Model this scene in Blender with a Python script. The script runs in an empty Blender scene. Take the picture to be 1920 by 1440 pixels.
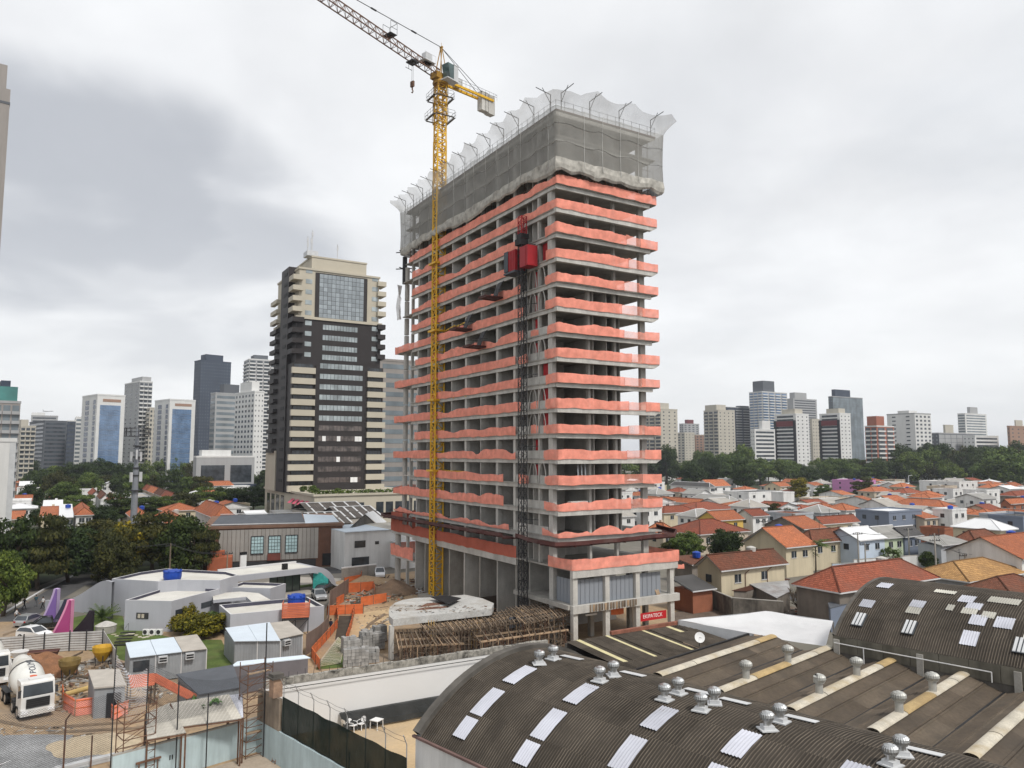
import bpy, math, random
import numpy as np
from mathutils import Vector, Matrix
V = Vector
sc = bpy.context.scene
col = sc.collection
RND = random.Random(11)
rad, sin, cos, pi = math.radians, math.sin, math.cos, math.pi
# ------------------------------------------------------------------ camera
H, F, PITCH = 22.0, 1400.0, rad(5.39)
cam = bpy.data.cameras.new('camera'); cam.sensor_width = 36; cam.lens = 36 * F / 1920
cam.clip_end = 9000; cam.clip_start = 0.5
cam_o = bpy.data.objects.new('camera', cam); col.objects.link(cam_o)
cam_o.location = (0, 0, H); cam_o.rotation_euler = (pi / 2 + PITCH, 0, 0)
sc.camera = cam_o
def ray(u, v):
 x, z = (u - 960) / F, -(v - 720) / F
 return x, cos(PITCH) - sin(PITCH) * z, sin(PITCH) + cos(PITCH) * z
def gp(u, v, z=0.0):            # point of the level z seen at a pixel of the survey photo
 r = ray(u, v); t = (z - H) / r[2]
 return V((r[0] * t, r[1] * t, z))
def at(u, v, Y):                # point at forward distance Y
 r = ray(u, v); t = Y / r[1]
 return V((r[0] * t, Y, H + r[2] * t))
# ------------------------------------------------------------------ world, sun
SUN_EL, SUN_AZ = rad(52), rad(140)      # azimuth clockwise from +Y
world = bpy.data.worlds.new('World'); sc.world = world; world.use_nodes = True
nt = world.node_tree; N = nt.nodes; L = nt.links
for n in list(N): N.remove(n)
def nd(tree, t, **kw):
 n = tree.nodes.new(t)
 for k, v in kw.items(): setattr(n, k, v)
 return n
def mathn(tree, op, a, b=None, clamp=False):
 n = tree.nodes.new('ShaderNodeMath'); n.operation = op; n.use_clamp = clamp
 for i, x in enumerate((a, b)):
  if x is None: continue
  if isinstance(x, (int, float)): n.inputs[i].default_value = x
  else: tree.links.new(x, n.inputs[i])
 return n.outputs[0]
def mixc(tree, fac, a, b, mode='MIX'):
 n = tree.nodes.new('ShaderNodeMix'); n.data_type = 'RGBA'; n.blend_type = mode
 for i, x in ((0, fac), (6, a), (7, b)):
  if isinstance(x, (int, float)): n.inputs[i].default_value = x
  elif isinstance(x, tuple): n.inputs[i].default_value = (*x[:3], 1)
  else: tree.links.new(x, n.inputs[i])
 return n.outputs[2]
def ramp(tree, fac, pts):
 n = tree.nodes.new('ShaderNodeValToRGB'); e = n.color_ramp.elements
 while len(e) > 1: e.remove(e[-1])
 for i, (p, c) in enumerate(pts):
  x = e[0] if i == 0 else e.new(p)
  x.position = p; x.color = (c, c, c, 1) if isinstance(c, (int, float)) else (*c, 1)
 tree.links.new(fac, n.inputs[0])
 return n.outputs[0]
tc = nd(nt, 'ShaderNodeTexCoord').outputs['Generated']
sep = nd(nt, 'ShaderNodeSeparateXYZ'); L.new(tc, sep.inputs[0])
den = mathn(nt, 'ADD', mathn(nt, 'MAXIMUM', sep.outputs[2], 0.0), 0.22)
cx = mathn(nt, 'DIVIDE', sep.outputs[0], den); cy = mathn(nt, 'DIVIDE', sep.outputs[1], den)
cmb = nd(nt, 'ShaderNodeCombineXYZ'); L.new(cx, cmb.inputs[0]); L.new(cy, cmb.inputs[1])
n1 = nd(nt, 'ShaderNodeTexNoise'); n1.inputs['Scale'].default_value = 1.15; n1.inputs['Detail'].default_value = 7
n1.inputs['Roughness'].default_value = 0.52; n1.inputs['Distortion'].default_value = 0.25; L.new(cmb.outputs[0], n1.inputs['Vector'])
n2 = nd(nt, 'ShaderNodeTexNoise'); n2.inputs['Scale'].default_value = 2.6; n2.inputs['Detail'].default_value = 8; n2.inputs['Distortion'].default_value = 0.3
mp = nd(nt, 'ShaderNodeMapping'); mp.inputs['Location'].default_value = (4.2, 1.7, 0); L.new(cmb.outputs[0], mp.inputs[0]); L.new(mp.outputs[0], n2.inputs['Vector'])
n3 = nd(nt, 'ShaderNodeTexNoise'); n3.inputs['Scale'].default_value = 2.2; n3.inputs['Detail'].default_value = 4; n3.inputs['Roughness'].default_value = 0.45; n3.inputs['Distortion'].default_value = 0.4; L.new(mp.outputs[0], n3.inputs['Vector'])
def blob(u, v, c0, c1):
 d = V(ray(u, v)).normalized()
 q = nd(nt, 'ShaderNodeVectorMath', operation='DOT_PRODUCT'); L.new(tc, q.inputs[0]); q.inputs[1].default_value = d
 w = mathn(nt, 'ADD', q.outputs['Value'], mathn(nt, 'MULTIPLY', mathn(nt, 'SUBTRACT', n3.outputs[0], 0.5), 0.035))
 r_ = nd(nt, 'ShaderNodeMapRange'); r_.interpolation_type = 'SMOOTHSTEP'
 L.new(w, r_.inputs[0]); r_.inputs[1].default_value = c0; r_.inputs[2].default_value = c1
 return r_.outputs[0]
base = ramp(nt, n1.outputs[0], [(0.28, (0.70, 0.72, 0.745)), (0.42, (0.79, 0.80, 0.815)), (0.55, (0.87, 0.88, 0.89)), (0.70, (0.93, 0.935, 0.94))])
fine = ramp(nt, n2.outputs[0], [(0.32, 0.94), (0.62, 1.03)])
cl = mixc(nt, 1.0, base, fine, 'MULTIPLY')
dark = mathn(nt, 'MAXIMUM', mathn(nt, 'MAXIMUM', blob(110, 380, 0.9875, 0.9999), blob(265, 355, 0.987, 0.9997)), mathn(nt, 'MAXIMUM', mathn(nt, 'MULTIPLY', blob(425, 440, 0.987, 1.0), 0.85), mathn(nt, 'MULTIPLY', blob(280, 495, 0.988, 1.0), 0.7)))
dark = mathn(nt, 'MAXIMUM', dark, mathn(nt, 'MULTIPLY', blob(1180, 190, 0.972, 1.0), 0.28))
cl = mixc(nt, mathn(nt, 'MULTIPLY', dark, 0.8), cl, (0.425, 0.445, 0.485))
hz = nd(nt, 'ShaderNodeMapRange'); hz.interpolation_type = 'SMOOTHSTEP'; L.new(sep.outputs[2], hz.inputs[0])
hz.inputs[1].default_value = 0.30; hz.inputs[2].default_value = 0.0
cl = mixc(nt, mathn(nt, 'MULTIPLY', hz.outputs[0], 0.55), cl, (0.88, 0.885, 0.89))
sky = nd(nt, 'ShaderNodeTexSky', sky_type='NISHITA'); sky.sun_disc = False
sky.sun_elevation = SUN_EL; sky.sun_rotation = SUN_AZ
clb = mixc(nt, 1.0, cl, (10.0, 10.0, 10.0), 'MULTIPLY')          # overcast deck, in the sky texture's own range
tot = mixc(nt, 0.93, sky.outputs[0], clb)
bg = nd(nt, 'ShaderNodeBackground'); bg.inputs['Strength'].default_value = 0.1
L.new(tot, bg.inputs[0])
wo = nd(nt, 'ShaderNodeOutputWorld'); L.new(bg.outputs[0], wo.inputs[0])
sun = bpy.data.lights.new('sun', 'SUN'); sun.energy = 2.5; sun.angle = rad(10); sun.color = (1, 0.955, 0.89)
sun_o = bpy.data.objects.new('sun', sun); col.objects.link(sun_o)
sdir = V((sin(SUN_AZ) * cos(SUN_EL), cos(SUN_AZ) * cos(SUN_EL), sin(SUN_EL)))
sun_o.rotation_euler = sdir.to_track_quat('Z', 'Y').to_euler(); sun_o.location = (0, 0, 300)
sc.view_settings.view_transform = 'Standard'; sc.view_settings.look = 'None'
sc.view_settings.exposure = 0.2; sc.view_settings.gamma = 1.0; sc.view_settings.use_curve_mapping = False
sc.render.engine = 'CYCLES'
cy_ = sc.cycles; cy_.max_bounces = 7; cy_.diffuse_bounces = 5; cy_.glossy_bounces = 3; cy_.transmission_bounces = 4
cy_.transparent_max_bounces = 16; cy_.use_denoising = True; cy_.caustics_reflective = False; cy_.caustics_refractive = False
# ------------------------------------------------------------------ object helpers
def thing(name, label, cat, loc=(0, 0, 0), rz=0.0, group=None):
 o = bpy.data.objects.new(name, None); col.objects.link(o)
 o.location = loc; o.rotation_euler = (0, 0, rz); o.empty_display_size = 0.3
 o['label'] = label; o['category'] = cat
 if group: o['group'] = group
 return o
def tag(o, label, cat, group=None, kind=None):
 if label: o['label'] = label
 if cat: o['category'] = cat
 if group: o['group'] = group
 if kind: o['kind'] = kind
 return o
def mtx(o):
 m = Matrix.Translation(o.location) @ o.rotation_euler.to_matrix().to_4x4()
 return mtx(o.parent) @ m if o.parent else m
class MB:
 def __init__(s): s.v = []; s.f = []; s.m = []; s.uv = {}
 def add(s, vs, fs, mi=0):
  k = len(s.v); s.v.extend(tuple(p) for p in vs)
  for q in fs: s.f.append(tuple(i + k for i in q)); s.m.append(mi)
  return s
 def face(s, vs, mi=0, uv=None):
  k = len(s.v); s.v.extend(tuple(p) for p in vs)
  if uv: s.uv[len(s.f)] = uv
  s.f.append(tuple(range(k, k + len(vs)))); s.m.append(mi); return s
 def obb(s, o, a, b, c, mi=0):
  o, a, b, c = V(o), V(a), V(b), V(c)
  if a.cross(b).dot(c) < 0: a, b = b, a
  p = [o, o + a, o + a + b, o + b, o + c, o + a + c, o + a + b + c, o + b + c]
  return s.add(p, [(3, 2, 1, 0), (4, 5, 6, 7), (0, 1, 5, 4), (1, 2, 6, 5), (2, 3, 7, 6), (3, 0, 4, 7)], mi)
 def box(s, x0, x1, y0, y1, z0, z1, mi=0):
  return s.obb((x0, y0, z0), (x1 - x0, 0, 0), (0, y1 - y0, 0), (0, 0, z1 - z0), mi)
 def rbox(s, c, w, d, h, rz=0, mi=0):        # centre of the base, turned about z
  a = V((cos(rz), sin(rz), 0)); b = V((-sin(rz), cos(rz), 0)); c = V(c)
  return s.obb(c - a * w / 2 - b * d / 2, a * w, b * d, V((0, 0, h)), mi)
 def bar(s, p, q, w, h=None, mi=0):
  p, q = V(p), V(q); h = h or w; d = q - p
  if d.length < 1e-6: return s
  u = V((0, 0, 1)) if abs(d.normalized().z) < 0.95 else V((0, 1, 0))
  a = d.cross(u).normalized(); b = a.cross(d).normalized()
  return s.obb(p - a * w / 2 - b * h / 2, d, a * w, b * h, mi)
 def tube(s, p, q, r, n=6, r2=None, mi=0, caps=True):
  p, q = V(p), V(q); d = (q - p).normalized(); r2 = r if r2 is None else r2
  u = V((0, 0, 1)) if abs(d.z) < 0.95 else V((1, 0, 0))
  a = d.cross(u).normalized(); b = d.cross(a)
  vs = [p + (a * cos(2 * pi * i / n) + b * sin(2 * pi * i / n)) * r for i in range(n)] + [q + (a * cos(2 * pi * i / n) + b * sin(2 * pi * i / n)) * r2 for i in range(n)]
  fs = [(i, (i + 1) % n, n + (i + 1) % n, n + i) for i in range(n)]
  if caps: fs += [tuple(range(n - 1, -1, -1)), tuple(range(n, 2 * n))]
  return s.add(vs, fs, mi)
 def path(s, pts, r, n=5, mi=0):
  for a, b in zip(pts, pts[1:]): s.tube(a, b, r, n, mi=mi)
  return s
 def prism(s, poly, z0, z1, mi=0, mtop=None):
  n = len(poly); area = sum(poly[i][0] * poly[(i + 1) % n][1] - poly[(i + 1) % n][0] * poly[i][1] for i in range(n))
  if area < 0: poly = poly[::-1]
  vs = [(p[0], p[1], z0) for p in poly] + [(p[0], p[1], z1) for p in poly]
  s.add(vs, [tuple(range(n - 1, -1, -1))] + [(i, (i + 1) % n, n + (i + 1) % n, n + i) for i in range(n)], mi)
  k = len(s.v) - 2 * n
  s.f.append(tuple(range(k + n, k + 2 * n))); s.m.append(mi if mtop is None else mtop); return s
 def lathe(s, prof, c, n=12, mi=0, ax=None):      # profile of (r, z)
  c = V(c); vs = []
  for r, z in prof:
   for i in range(n):
    a = 2 * pi * i / n; vs.append(c + V((r * cos(a), r * sin(a), z)))
  fs = [(j * n + i, j * n + (i + 1) % n, (j + 1) * n + (i + 1) % n, (j + 1) * n + i) for j in range(len(prof) - 1) for i in range(n)]
  fs += [tuple(range(n - 1, -1, -1)), tuple(range((len(prof) - 1) * n, len(prof) * n))]
  return s.add(vs, fs, mi)
 def grid(s, rows, mi=0, uv=None, closed=False):
  n = len(rows[0]); k = len(s.v)
  for r in rows: s.v.extend(tuple(p) for p in r)
  for j in range(len(rows) - 1):
   for i in range(n - 1):
    if uv: s.uv[len(s.f)] = [uv(j, i), uv(j, i + 1), uv(j + 1, i + 1), uv(j + 1, i)]
    s.f.append((k + j * n + i, k + j * n + i + 1, k + (j + 1) * n + i + 1, k + (j + 1) * n + i)); s.m.append(mi)
  return s
 def build(s, name, mats, parent=None, smooth=False, local=False, loc=None, kind=None):
  if not isinstance(mats, (list, tuple)): mats = [mats]
  vs = s.v
  if parent is not None and not local:
   im = np.array(mtx(parent).inverted()); a = np.array(vs); vs = (a @ im[:3, :3].T + im[:3, 3]).tolist()
  me = bpy.data.meshes.new(name); me.from_pydata(vs, [], s.f)
  for m in mats: me.materials.append(m)
  if any(s.m): me.polygons.foreach_set('material_index', s.m)
  if s.uv:
   ul = me.uv_layers.new(name='UVMap').data
   for fi, uvs in s.uv.items():
    for li, t in zip(me.polygons[fi].loop_indices, uvs): ul[li].uv = t
  if smooth: me.polygons.foreach_set('use_smooth', [True] * len(me.polygons))
  me.update()
  o = bpy.data.objects.new(name, me); col.objects.link(o)
  if parent is not None: o.parent = parent
  if loc is not None: o.location = loc
  if kind: o['kind'] = kind
  return o
def inst(src, parent=None, loc=(0, 0, 0), rot=(0, 0, 0), scale=(1, 1, 1), mat=None):
 o = src.copy(); col.objects.link(o); o.parent = parent
 o.location = loc; o.rotation_euler = rot; o.scale = scale
 if mat:
  o.material_slots[0].link = 'OBJECT'; o.material_slots[0].material = mat
 return o
def copy_tree(o, parent=None):
 c = o.copy(); col.objects.link(c); c.parent = parent
 for ch in list(o.children): copy_tree(ch, c)
 return c
def smooth(o):
 o.data.polygons.foreach_set('use_smooth', [True] * len(o.data.polygons)); return o
# ------------------------------------------------------------------ materials
def new_mat(name):
 m = bpy.data.materials.new(name); m.use_nodes = True
 t = m.node_tree; b = t.nodes['Principled BSDF']
 return m, t, b
def objrand(t): return nd(t, 'ShaderNodeObjectInfo').outputs['Random']
def coords(t, kind='Object', scale=None):
 c = nd(t, 'ShaderNodeTexCoord').outputs[kind]
 if scale:
  m_ = nd(t, 'ShaderNodeMapping'); m_.inputs['Scale'].default_value = scale; t.links.new(c, m_.inputs[0]); c = m_.outputs[0]
 return c
def noise(t, vec, s, d=5, r=0.55):
 n = nd(t, 'ShaderNodeTexNoise'); n.inputs['Scale'].default_value = s; n.inputs['Detail'].default_value = d; n.inputs['Roughness'].default_value = r
 t.links.new(vec, n.inputs['Vector']); return n.outputs[0]
def mul(c, k): return tuple(min(1, x * k) for x in c)
def mat(name, c, rough=0.8, var=0.18, s=0.8, streak=0.0, dirt=None, dirt_amt=0.5, orand=0.0, metal=0.0, bump=0.0, bs=8.0, spec=0.3, fine=0.0):
 m, t, b = new_mat(name); Lk = t.links
 v = coords(t)
 f = noise(t, v, s)
 out = mixc(t, ramp(t, f, [(0.3, 0.0), (0.7, 1.0)]), mul(c, 1 - var), mul(c, 1 + var))
 if fine: out = mixc(t, 1.0, out, ramp(t, noise(t, v, s * 12, 3), [(0.3, 1 - fine), (0.7, 1 + fine * 0.4)]), 'MULTIPLY')
 if dirt:
  out = mixc(t, mathn(t, 'MULTIPLY', ramp(t, noise(t, v, s * 0.45, 6, 0.65), [(0.48, 0.0), (0.68, 1.0)]), dirt_amt), out, dirt)
 if streak:
  sv = coords(t, 'Object', (0.9, 0.9, 0.10))
  out = mixc(t, 1.0, out, ramp(t, noise(t, sv, 0.9, 7, 0.68), [(0.45, 1.0), (0.72, 1 - streak)]), 'MULTIPLY')
 if orand:
  out = mixc(t, 1.0, out, ramp(t, objrand(t), [(0.0, 1 - orand), (1.0, 1 + orand)]), 'MULTIPLY')
 Lk.new(out, b.inputs['Base Color']); b.inputs['Roughness'].default_value = rough; b.inputs['Metallic'].default_value = metal
 b.inputs['Specular IOR Level'].default_value = spec
 if bump:
  bn = nd(t, 'ShaderNodeBump'); bn.inputs['Strength'].default_value = bump; bn.inputs['Distance'].default_value = 0.05
  Lk.new(noise(t, v, bs), bn.inputs['Height']); Lk.new(bn.outputs[0], b.inputs['Normal'])
 return m
def alpha_mat(name, c, alpha, wave=None, s=0.6, var=0.3, avar=0.15):
 """woven netting: base cloth colour, partly see-through"""
 m, t, b = new_mat(name); Lk = t.links; v = coords(t)
 f = noise(t, v, s, 4)
 Lk.new(mixc(t, ramp(t, f, [(0.3, 0.0), (0.7, 1.0)]), mul(c, 1 - var), mul(c, 1 + var)), b.inputs['Base Color'])
 a = ramp(t, noise(t, v, s * 0.7, 3), [(0.3, max(0, alpha - avar)), (0.7, min(1, alpha + avar))])
 Lk.new(a, b.inputs['Alpha']); b.inputs['Roughness'].default_value = 0.9; b.inputs['Specular IOR Level'].default_value = 0.1
 return m
def mesh_mat(name, c, pitch, width):
 """open knotted netting: threads on a UV lattice, holes between them"""
 m, t, b = new_mat(name); Lk = t.links
 uv = nd(t, 'ShaderNodeSeparateXYZ'); Lk.new(coords(t, 'UV'), uv.inputs[0])
 def line(x):
  fr = mathn(t, 'FRACT', mathn(t, 'DIVIDE', x, pitch)); return mathn(t, 'LESS_THAN', fr, width / pitch)
 a = mathn(t, 'MAXIMUM', line(mathn(t, 'ADD', uv.outputs[0], uv.outputs[1])), line(mathn(t, 'SUBTRACT', uv.outputs[0], uv.outputs[1])))
 Lk.new(a, b.inputs['Alpha']); b.inputs['Base Color'].default_value = (*c, 1); b.inputs['Roughness'].default_value = 0.8
 return m
def glass_mat(name, c, rough=0.08, var=0.35, spec=0.6, s=0.35, orand=0.0, metal=0.0):
 m, t, b = new_mat(name); Lk = t.links; v = coords(t)
 out = mixc(t, ramp(t, noise(t, v, s, 4), [(0.35, 0.0), (0.65, 1.0)]), mul(c, 1 - var), mul(c, 1 + var))
 if orand: out = mixc(t, 1.0, out, ramp(t, objrand(t), [(0.0, 1 - orand), (1.0, 1 + orand)]), 'MULTIPLY')
 Lk.new(out, b.inputs['Base Color']); b.inputs['Roughness'].default_value = rough
 b.inputs['Specular IOR Level'].default_value = spec; b.inputs['Metallic'].default_value = metal
 return m
def tile_mat(name, c, c2, var=0.5, tw=0.22, th=0.36, patch=0.25):
 m, t, b = new_mat(name); Lk = t.links; uv = coords(t, 'UV')
 br = nd(t, 'ShaderNodeTexBrick'); Lk.new(uv, br.inputs['Vector']); br.inputs['Scale'].default_value = 1.0
 br.inputs['Brick Width'].default_value = tw; br.inputs['Row Height'].default_value = th; br.inputs['Mortar Size'].default_value = 0.028
 br.offset = 0.0; br.inputs['Color1'].default_value = (*mul(c, 0.75), 1); br.inputs['Color2'].default_value = (*mul(c, 1.25), 1)
 br.inputs['Mortar'].default_value = (*mul(c, 0.4), 1)
 f = noise(t, coords(t), patch, 6, 0.65)
 out = mixc(t, mathn(t, 'MULTIPLY', ramp(t, f, [(0.42, 0.0), (0.62, 1.0)]), var), br.outputs[0], c2)
 out = mixc(t, 1.0, out, ramp(t, objrand(t), [(0.0, (0.8, 0.78, 0.78)), (1.0, (1.12, 1.1, 1.05))]), 'MULTIPLY')
 Lk.new(out, b.inputs['Base Color']); b.inputs['Roughness'].default_value = 0.85; b.inputs['Specular IOR Level'].default_value = 0.15
 sx = nd(t, 'ShaderNodeSeparateXYZ'); Lk.new(uv, sx.inputs[0])
 wv = mathn(t, 'SINE', mathn(t, 'MULTIPLY', sx.outputs[0], 2 * pi / tw))
 fr = mathn(t, 'FRACT', mathn(t, 'DIVIDE', sx.outputs[1], th))
 hgt = mathn(t, 'ADD', mathn(t, 'MULTIPLY', wv, 0.5), mathn(t, 'MULTIPLY', fr, -0.9))
 bn = nd(t, 'ShaderNodeBump'); bn.inputs['Strength'].default_value = 0.8; bn.inputs['Distance'].default_value = 0.05
 Lk.new(hgt, bn.inputs['Height']); Lk.new(bn.outputs[0], b.inputs['Normal'])
 return m
CONC = mat('concrete', (0.36, 0.345, 0.315), 0.85, 0.16, 0.5, streak=0.28, dirt=(0.20, 0.185, 0.165), dirt_amt=0.45, bump=0.2, fine=0.12)
CONC_L = mat('pale_concrete', (0.50, 0.488, 0.458), 0.85, 0.14, 0.5, streak=0.25, dirt=(0.25, 0.235, 0.21), dirt_amt=0.4, bump=0.2, fine=0.1)
CONC_IN = mat('interior_concrete', (0.50, 0.485, 0.455), 0.9, 0.2, 0.35, streak=0.2, dirt=(0.2, 0.19, 0.17), fine=0.1)
WHITE = mat('white_paint', (0.74, 0.74, 0.735), 0.7, 0.06, 0.4, streak=0.12, orand=0.05)
WHITE_OLD = mat('weathered_white_paint', (0.70, 0.70, 0.69), 0.8, 0.05, 0.3, streak=0.22, dirt=(0.50, 0.485, 0.46), dirt_amt=0.4, orand=0.06)
DARK = mat('dark_steel', (0.035, 0.035, 0.038), 0.6, 0.2)
BLACK = mat('black', (0.015, 0.015, 0.016), 0.7, 0.2)
STEEL = mat('galvanised_steel', (0.42, 0.43, 0.44), 0.4, 0.15, 1.5, metal=0.6)
RUST = mat('rusty_steel', (0.13, 0.07, 0.045), 0.85, 0.35, 2.0)
WOOD = mat('raw_timber', (0.29, 0.21, 0.14), 0.85, 0.3, 1.5, orand=0.35)
WOOD_D = mat('grey_timber', (0.17, 0.13, 0.095), 0.9, 0.3, 1.5, orand=0.4)
ORANGE = mat('orange_net', (0.62, 0.16, 0.055), 0.85, 0.15, 1.0)
DGLASS = glass_mat('dark_glass', (0.035, 0.042, 0.05), 0.08, 0.5)
# ------------------------------------------------------------------ ground and roads
GROUND = mat('city_ground', (0.17, 0.155, 0.135), 0.95, 0.25, 0.02, dirt=(0.09, 0.10, 0.06), dirt_amt=0.7, fine=0.2)
DIRT = mat('site_dirt', (0.36, 0.255, 0.155), 0.95, 0.2, 0.22, dirt=(0.24, 0.20, 0.165), dirt_amt=0.8, bump=0.6, bs=2.5, fine=0.25)
SAND = mat('sand', (0.50, 0.37, 0.22), 0.95, 0.12, 0.3, dirt=(0.36, 0.30, 0.23), dirt_amt=0.6, bump=0.4, bs=3, fine=0.1)
ASPH = mat('asphalt', (0.075, 0.075, 0.078), 0.9, 0.2, 0.15, dirt=(0.14, 0.13, 0.12), dirt_amt=0.6, fine=0.15)
GRASS = mat('lawn', (0.085, 0.125, 0.028), 0.95, 0.3, 0.5, dirt=(0.14, 0.12, 0.05), dirt_amt=0.5, bump=0.5, bs=6, fine=0.3)
def sheet(name, pts, z, m, kind='structure'):
 b = MB(); b.face([(p[0], p[1], z) for p in pts])
 me = b.build(name, m); me['kind'] = kind
 if me.data.polygons[0].normal.z < 0: me.data.flip_normals()
 return me
sheet('ground', [(-5000, -300), (5000, -300), (5000, 7000), (-5000, 7000)], 0, GROUND)
G0 = lambda *a: [gp(u, v)[:2] for u, v in a]
sheet('site_ground', [(-75, 30), (-18, 38), (-17, 58), (30, 86), (38, 110), (-8, 152), (-30, 135), (-26, 104), (-32, 94), (-60, 100), (-90, 92)], 0.012, DIRT)
# ------------------------------------------------------------------ tower under construction
C0 = V((5.6, 88.8, 0)); TRZ = math.atan2(0.517, 0.856)
d2 = V((cos(TRZ), sin(TRZ), 0)); d1 = V((-sin(TRZ), cos(TRZ), 0))
def TW(b, a, z=0): return C0 + d2 * b + d1 * a + V((0, 0, z))
def zk(k): return 8.95 if k == 0 else 9.3 + 3.06 * k
NETC = alpha_mat('salmon_net', (0.80, 0.30, 0.225), 0.92, s=1.1, var=0.17, avar=0.12)
NETD = mat('shaded_salmon_net', (0.42, 0.115, 0.075), 0.9, 0.15, 0.5)  # salmon net under the catch tray, its shade put into the colour
NETA = alpha_mat('salmon_net_thin', (0.80, 0.30, 0.22), 0.55)
MESHG = alpha_mat('grey_facade_netting', (0.31, 0.305, 0.285), 0.60, s=0.5, var=0.08, avar=0.05)
MESHL = alpha_mat('light_facade_netting', (0.62, 0.62, 0.61), 0.36, s=0.35, var=0.2)
MESHR = alpha_mat('bundled_facade_netting', (0.40, 0.385, 0.35), 0.93, s=1.2, var=0.35, avar=0.05)
TRAY = mat('oxblood_tray', (0.075, 0.025, 0.022), 0.75, 0.3, 0.8, dirt=(0.12, 0.09, 0.08))
SHEETG = mat('blue_grey_metal_sheet', (0.235, 0.255, 0.285), 0.55, 0.08, 0.6, streak=0.15)
REDC = mat('red_cloth', (0.36, 0.02, 0.025), 0.85, 0.2, 1.5)
tower = thing('construction_tower', 'tall unfinished concrete tower wrapped in salmon nets with grey mesh round its top', 'building', C0, TRZ)
NK = 19
def slab_poly(k):
 if k % 2 == 0 and 2 <= k <= 10:
  return [(-0.25, 0), (15.9, 0), (15.9, 41.6), (8, 41.6), (8, 51.2), (1.6, 51.2), (0.5, 50.9), (-0.1, 50.0), (-0.25, 48.8)]
 e = 47.5 if k % 2 == 0 else 44
 if k >= 15: e = 46.5
 return [(-0.25, 0), (15.9, 0), (15.9, 41.6), (8, 41.6), (8, e), (-0.25, e)]
smesh = {}
for k in range(1, NK):
 p = slab_poly(k); key = (len(p), p[-1][1])
 if key not in smesh:
  b = MB(); b.prism(p, -0.17, 0); smesh[key] = b.build('floor_slab', CONC, tower, local=True, loc=(0, 0, zk(k)))
 else: inst(smesh[key], tower, (0, 0, zk(k)))
def fascia(even):
 b = MB()
 if even:
  pr = [(-0.26, -0.002), (15.95, -0.002), (15.95, -0.2), (15.1, -0.66), (-0.26, -0.66)]
  n = len(pr); vs = [(x, -0.06, z) for x, z in pr] + [(x, 0.5, z) for x, z in pr]
  b.add(vs, [tuple(range(n - 1, -1, -1))[::-1], tuple(range(n, 2 * n))[::-1]] + [(i, (i + 1) % n, n + (i + 1) % n, n + i) for i in range(n)])
 else: b.box(-0.1, 15.0, 0.22, 0.55, -0.66, -0.172)
 b.box(-0.12, 0.12, 0.6, 43.5, -0.62, -0.172)
 return b
fe = fascia(True).build('edge_beam', CONC_L, tower, local=True, loc=(0, 0, zk(2)))
fo = fascia(False).build('edge_beam', CONC_L, tower, local=True, loc=(0, 0, zk(1)))
for k in range(3, NK): inst(fo if k % 2 else fe, tower, (0, 0, zk(k)))
SH = 2.88
def once(name, fn, m, ks, off=0.0):
 src = None
 for k in ks:
  if src is None:
   b = MB(); fn(b); src = b.build(name, m, tower, local=True, loc=(0, 0, zk(k) + off))
  else: inst(src, tower, (0, 0, zk(k) + off))
 return src
floors = range(0, 18)
def bx(*a): return lambda b: b.box(*a)
once('column', bx(0.02, 0.62, 1.45, 2.3, 0, SH), CONC_L, floors)
for bb, w in ((5.5, 0.35), (9.7, 0.35), (14.1, 0.85)): once('column', bx(bb, bb + w, 1.5, 2.0, 0, SH), CONC_L, floors)
for aa, w in ((10.0, 0.55), (14.5, 0.6), (23.7, 0.6), (33.0, 0.5), (41.1, 0.4)): once('column', bx(0.02, 0.6, aa, aa + w, 0, SH), CONC_L, floors)
for aa in (10.1, 14.7, 19.4, 23.9, 28.7, 33.2, 37.4, 41.2): once('partition_wall', bx(0.05, 6.4, aa, aa + 0.16, 0, SH), CONC_IN, floors)
once('corridor_wall', bx(6.4, 6.55, 9.9, 41.2, 0, SH), CONC_IN, floors)
once('back_wall', bx(0.7, 10.7, 8.0, 8.2, 0, SH), CONC_IN, floors)
for bb in (6.4, 8.55, 10.65): once('partition_wall', bx(bb, bb + 0.14, 1.7, 8.0, 0, SH), CONC_IN, range(1, 11))
once('rear_wall', bx(10.8, 15.2, 8.0, 8.18, 0, SH), CONC_IN, range(11, 18))
once('stair_wall', bx(0.3, 5.0, 6.1, 6.26, 0, SH), CONC_IN, floors)
once('column', bx(0.02, 0.42, 4.3, 4.6, 0, SH), CONC_L, floors)
for aa in (20, 34): once('column', bx(15.1, 15.6, aa, aa + 0.7, 0, SH), CONC, floors)
once('column', bx(15.1, 15.6, 8.0, 8.7, 0, SH), CONC, floors)
once('side_wall', bx(15.2, 15.38, 21, 34, 0, SH), CONC_IN, floors)
once('end_wall', bx(1.2, 15.2, 41.4, 41.56, 0, SH), CONC_IN, floors)
def rcol(b): b.tube((0.75, 48.0, 0), (0.75, 48.0, SH), 0.42, 12)
once('round_column', rcol, CONC_L, range(0, 15))
once('column', bx(0.3, 0.75, 44.6, 45.0, 0, SH), CONC_L, floors)
once('parapet', bx(0.05, 0.22, 2.5, 9.8, 0, 0.95), CONC_L, range(1, 10))
once('red_curtain', bx(0.5, 0.56, 2.7, 4.1, 0, 2.5), REDC, [5, 6, 7, 12])
once('red_curtain', bx(0.52, 0.58, 4.9, 5.9, 0, 2.3), REDC, [3, 4, 8, 9, 10, 11])
def arch(b, a0, a1):
 n = 10; pts = [V((-0.05, a0 + (a1 - a0) * i / n, 2.6 * (1 - ((i / n - 0.5) * 2) ** 2) ** 0.6)) for i in range(n + 1)]
 b.path(pts, 0.07, 5)
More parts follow.
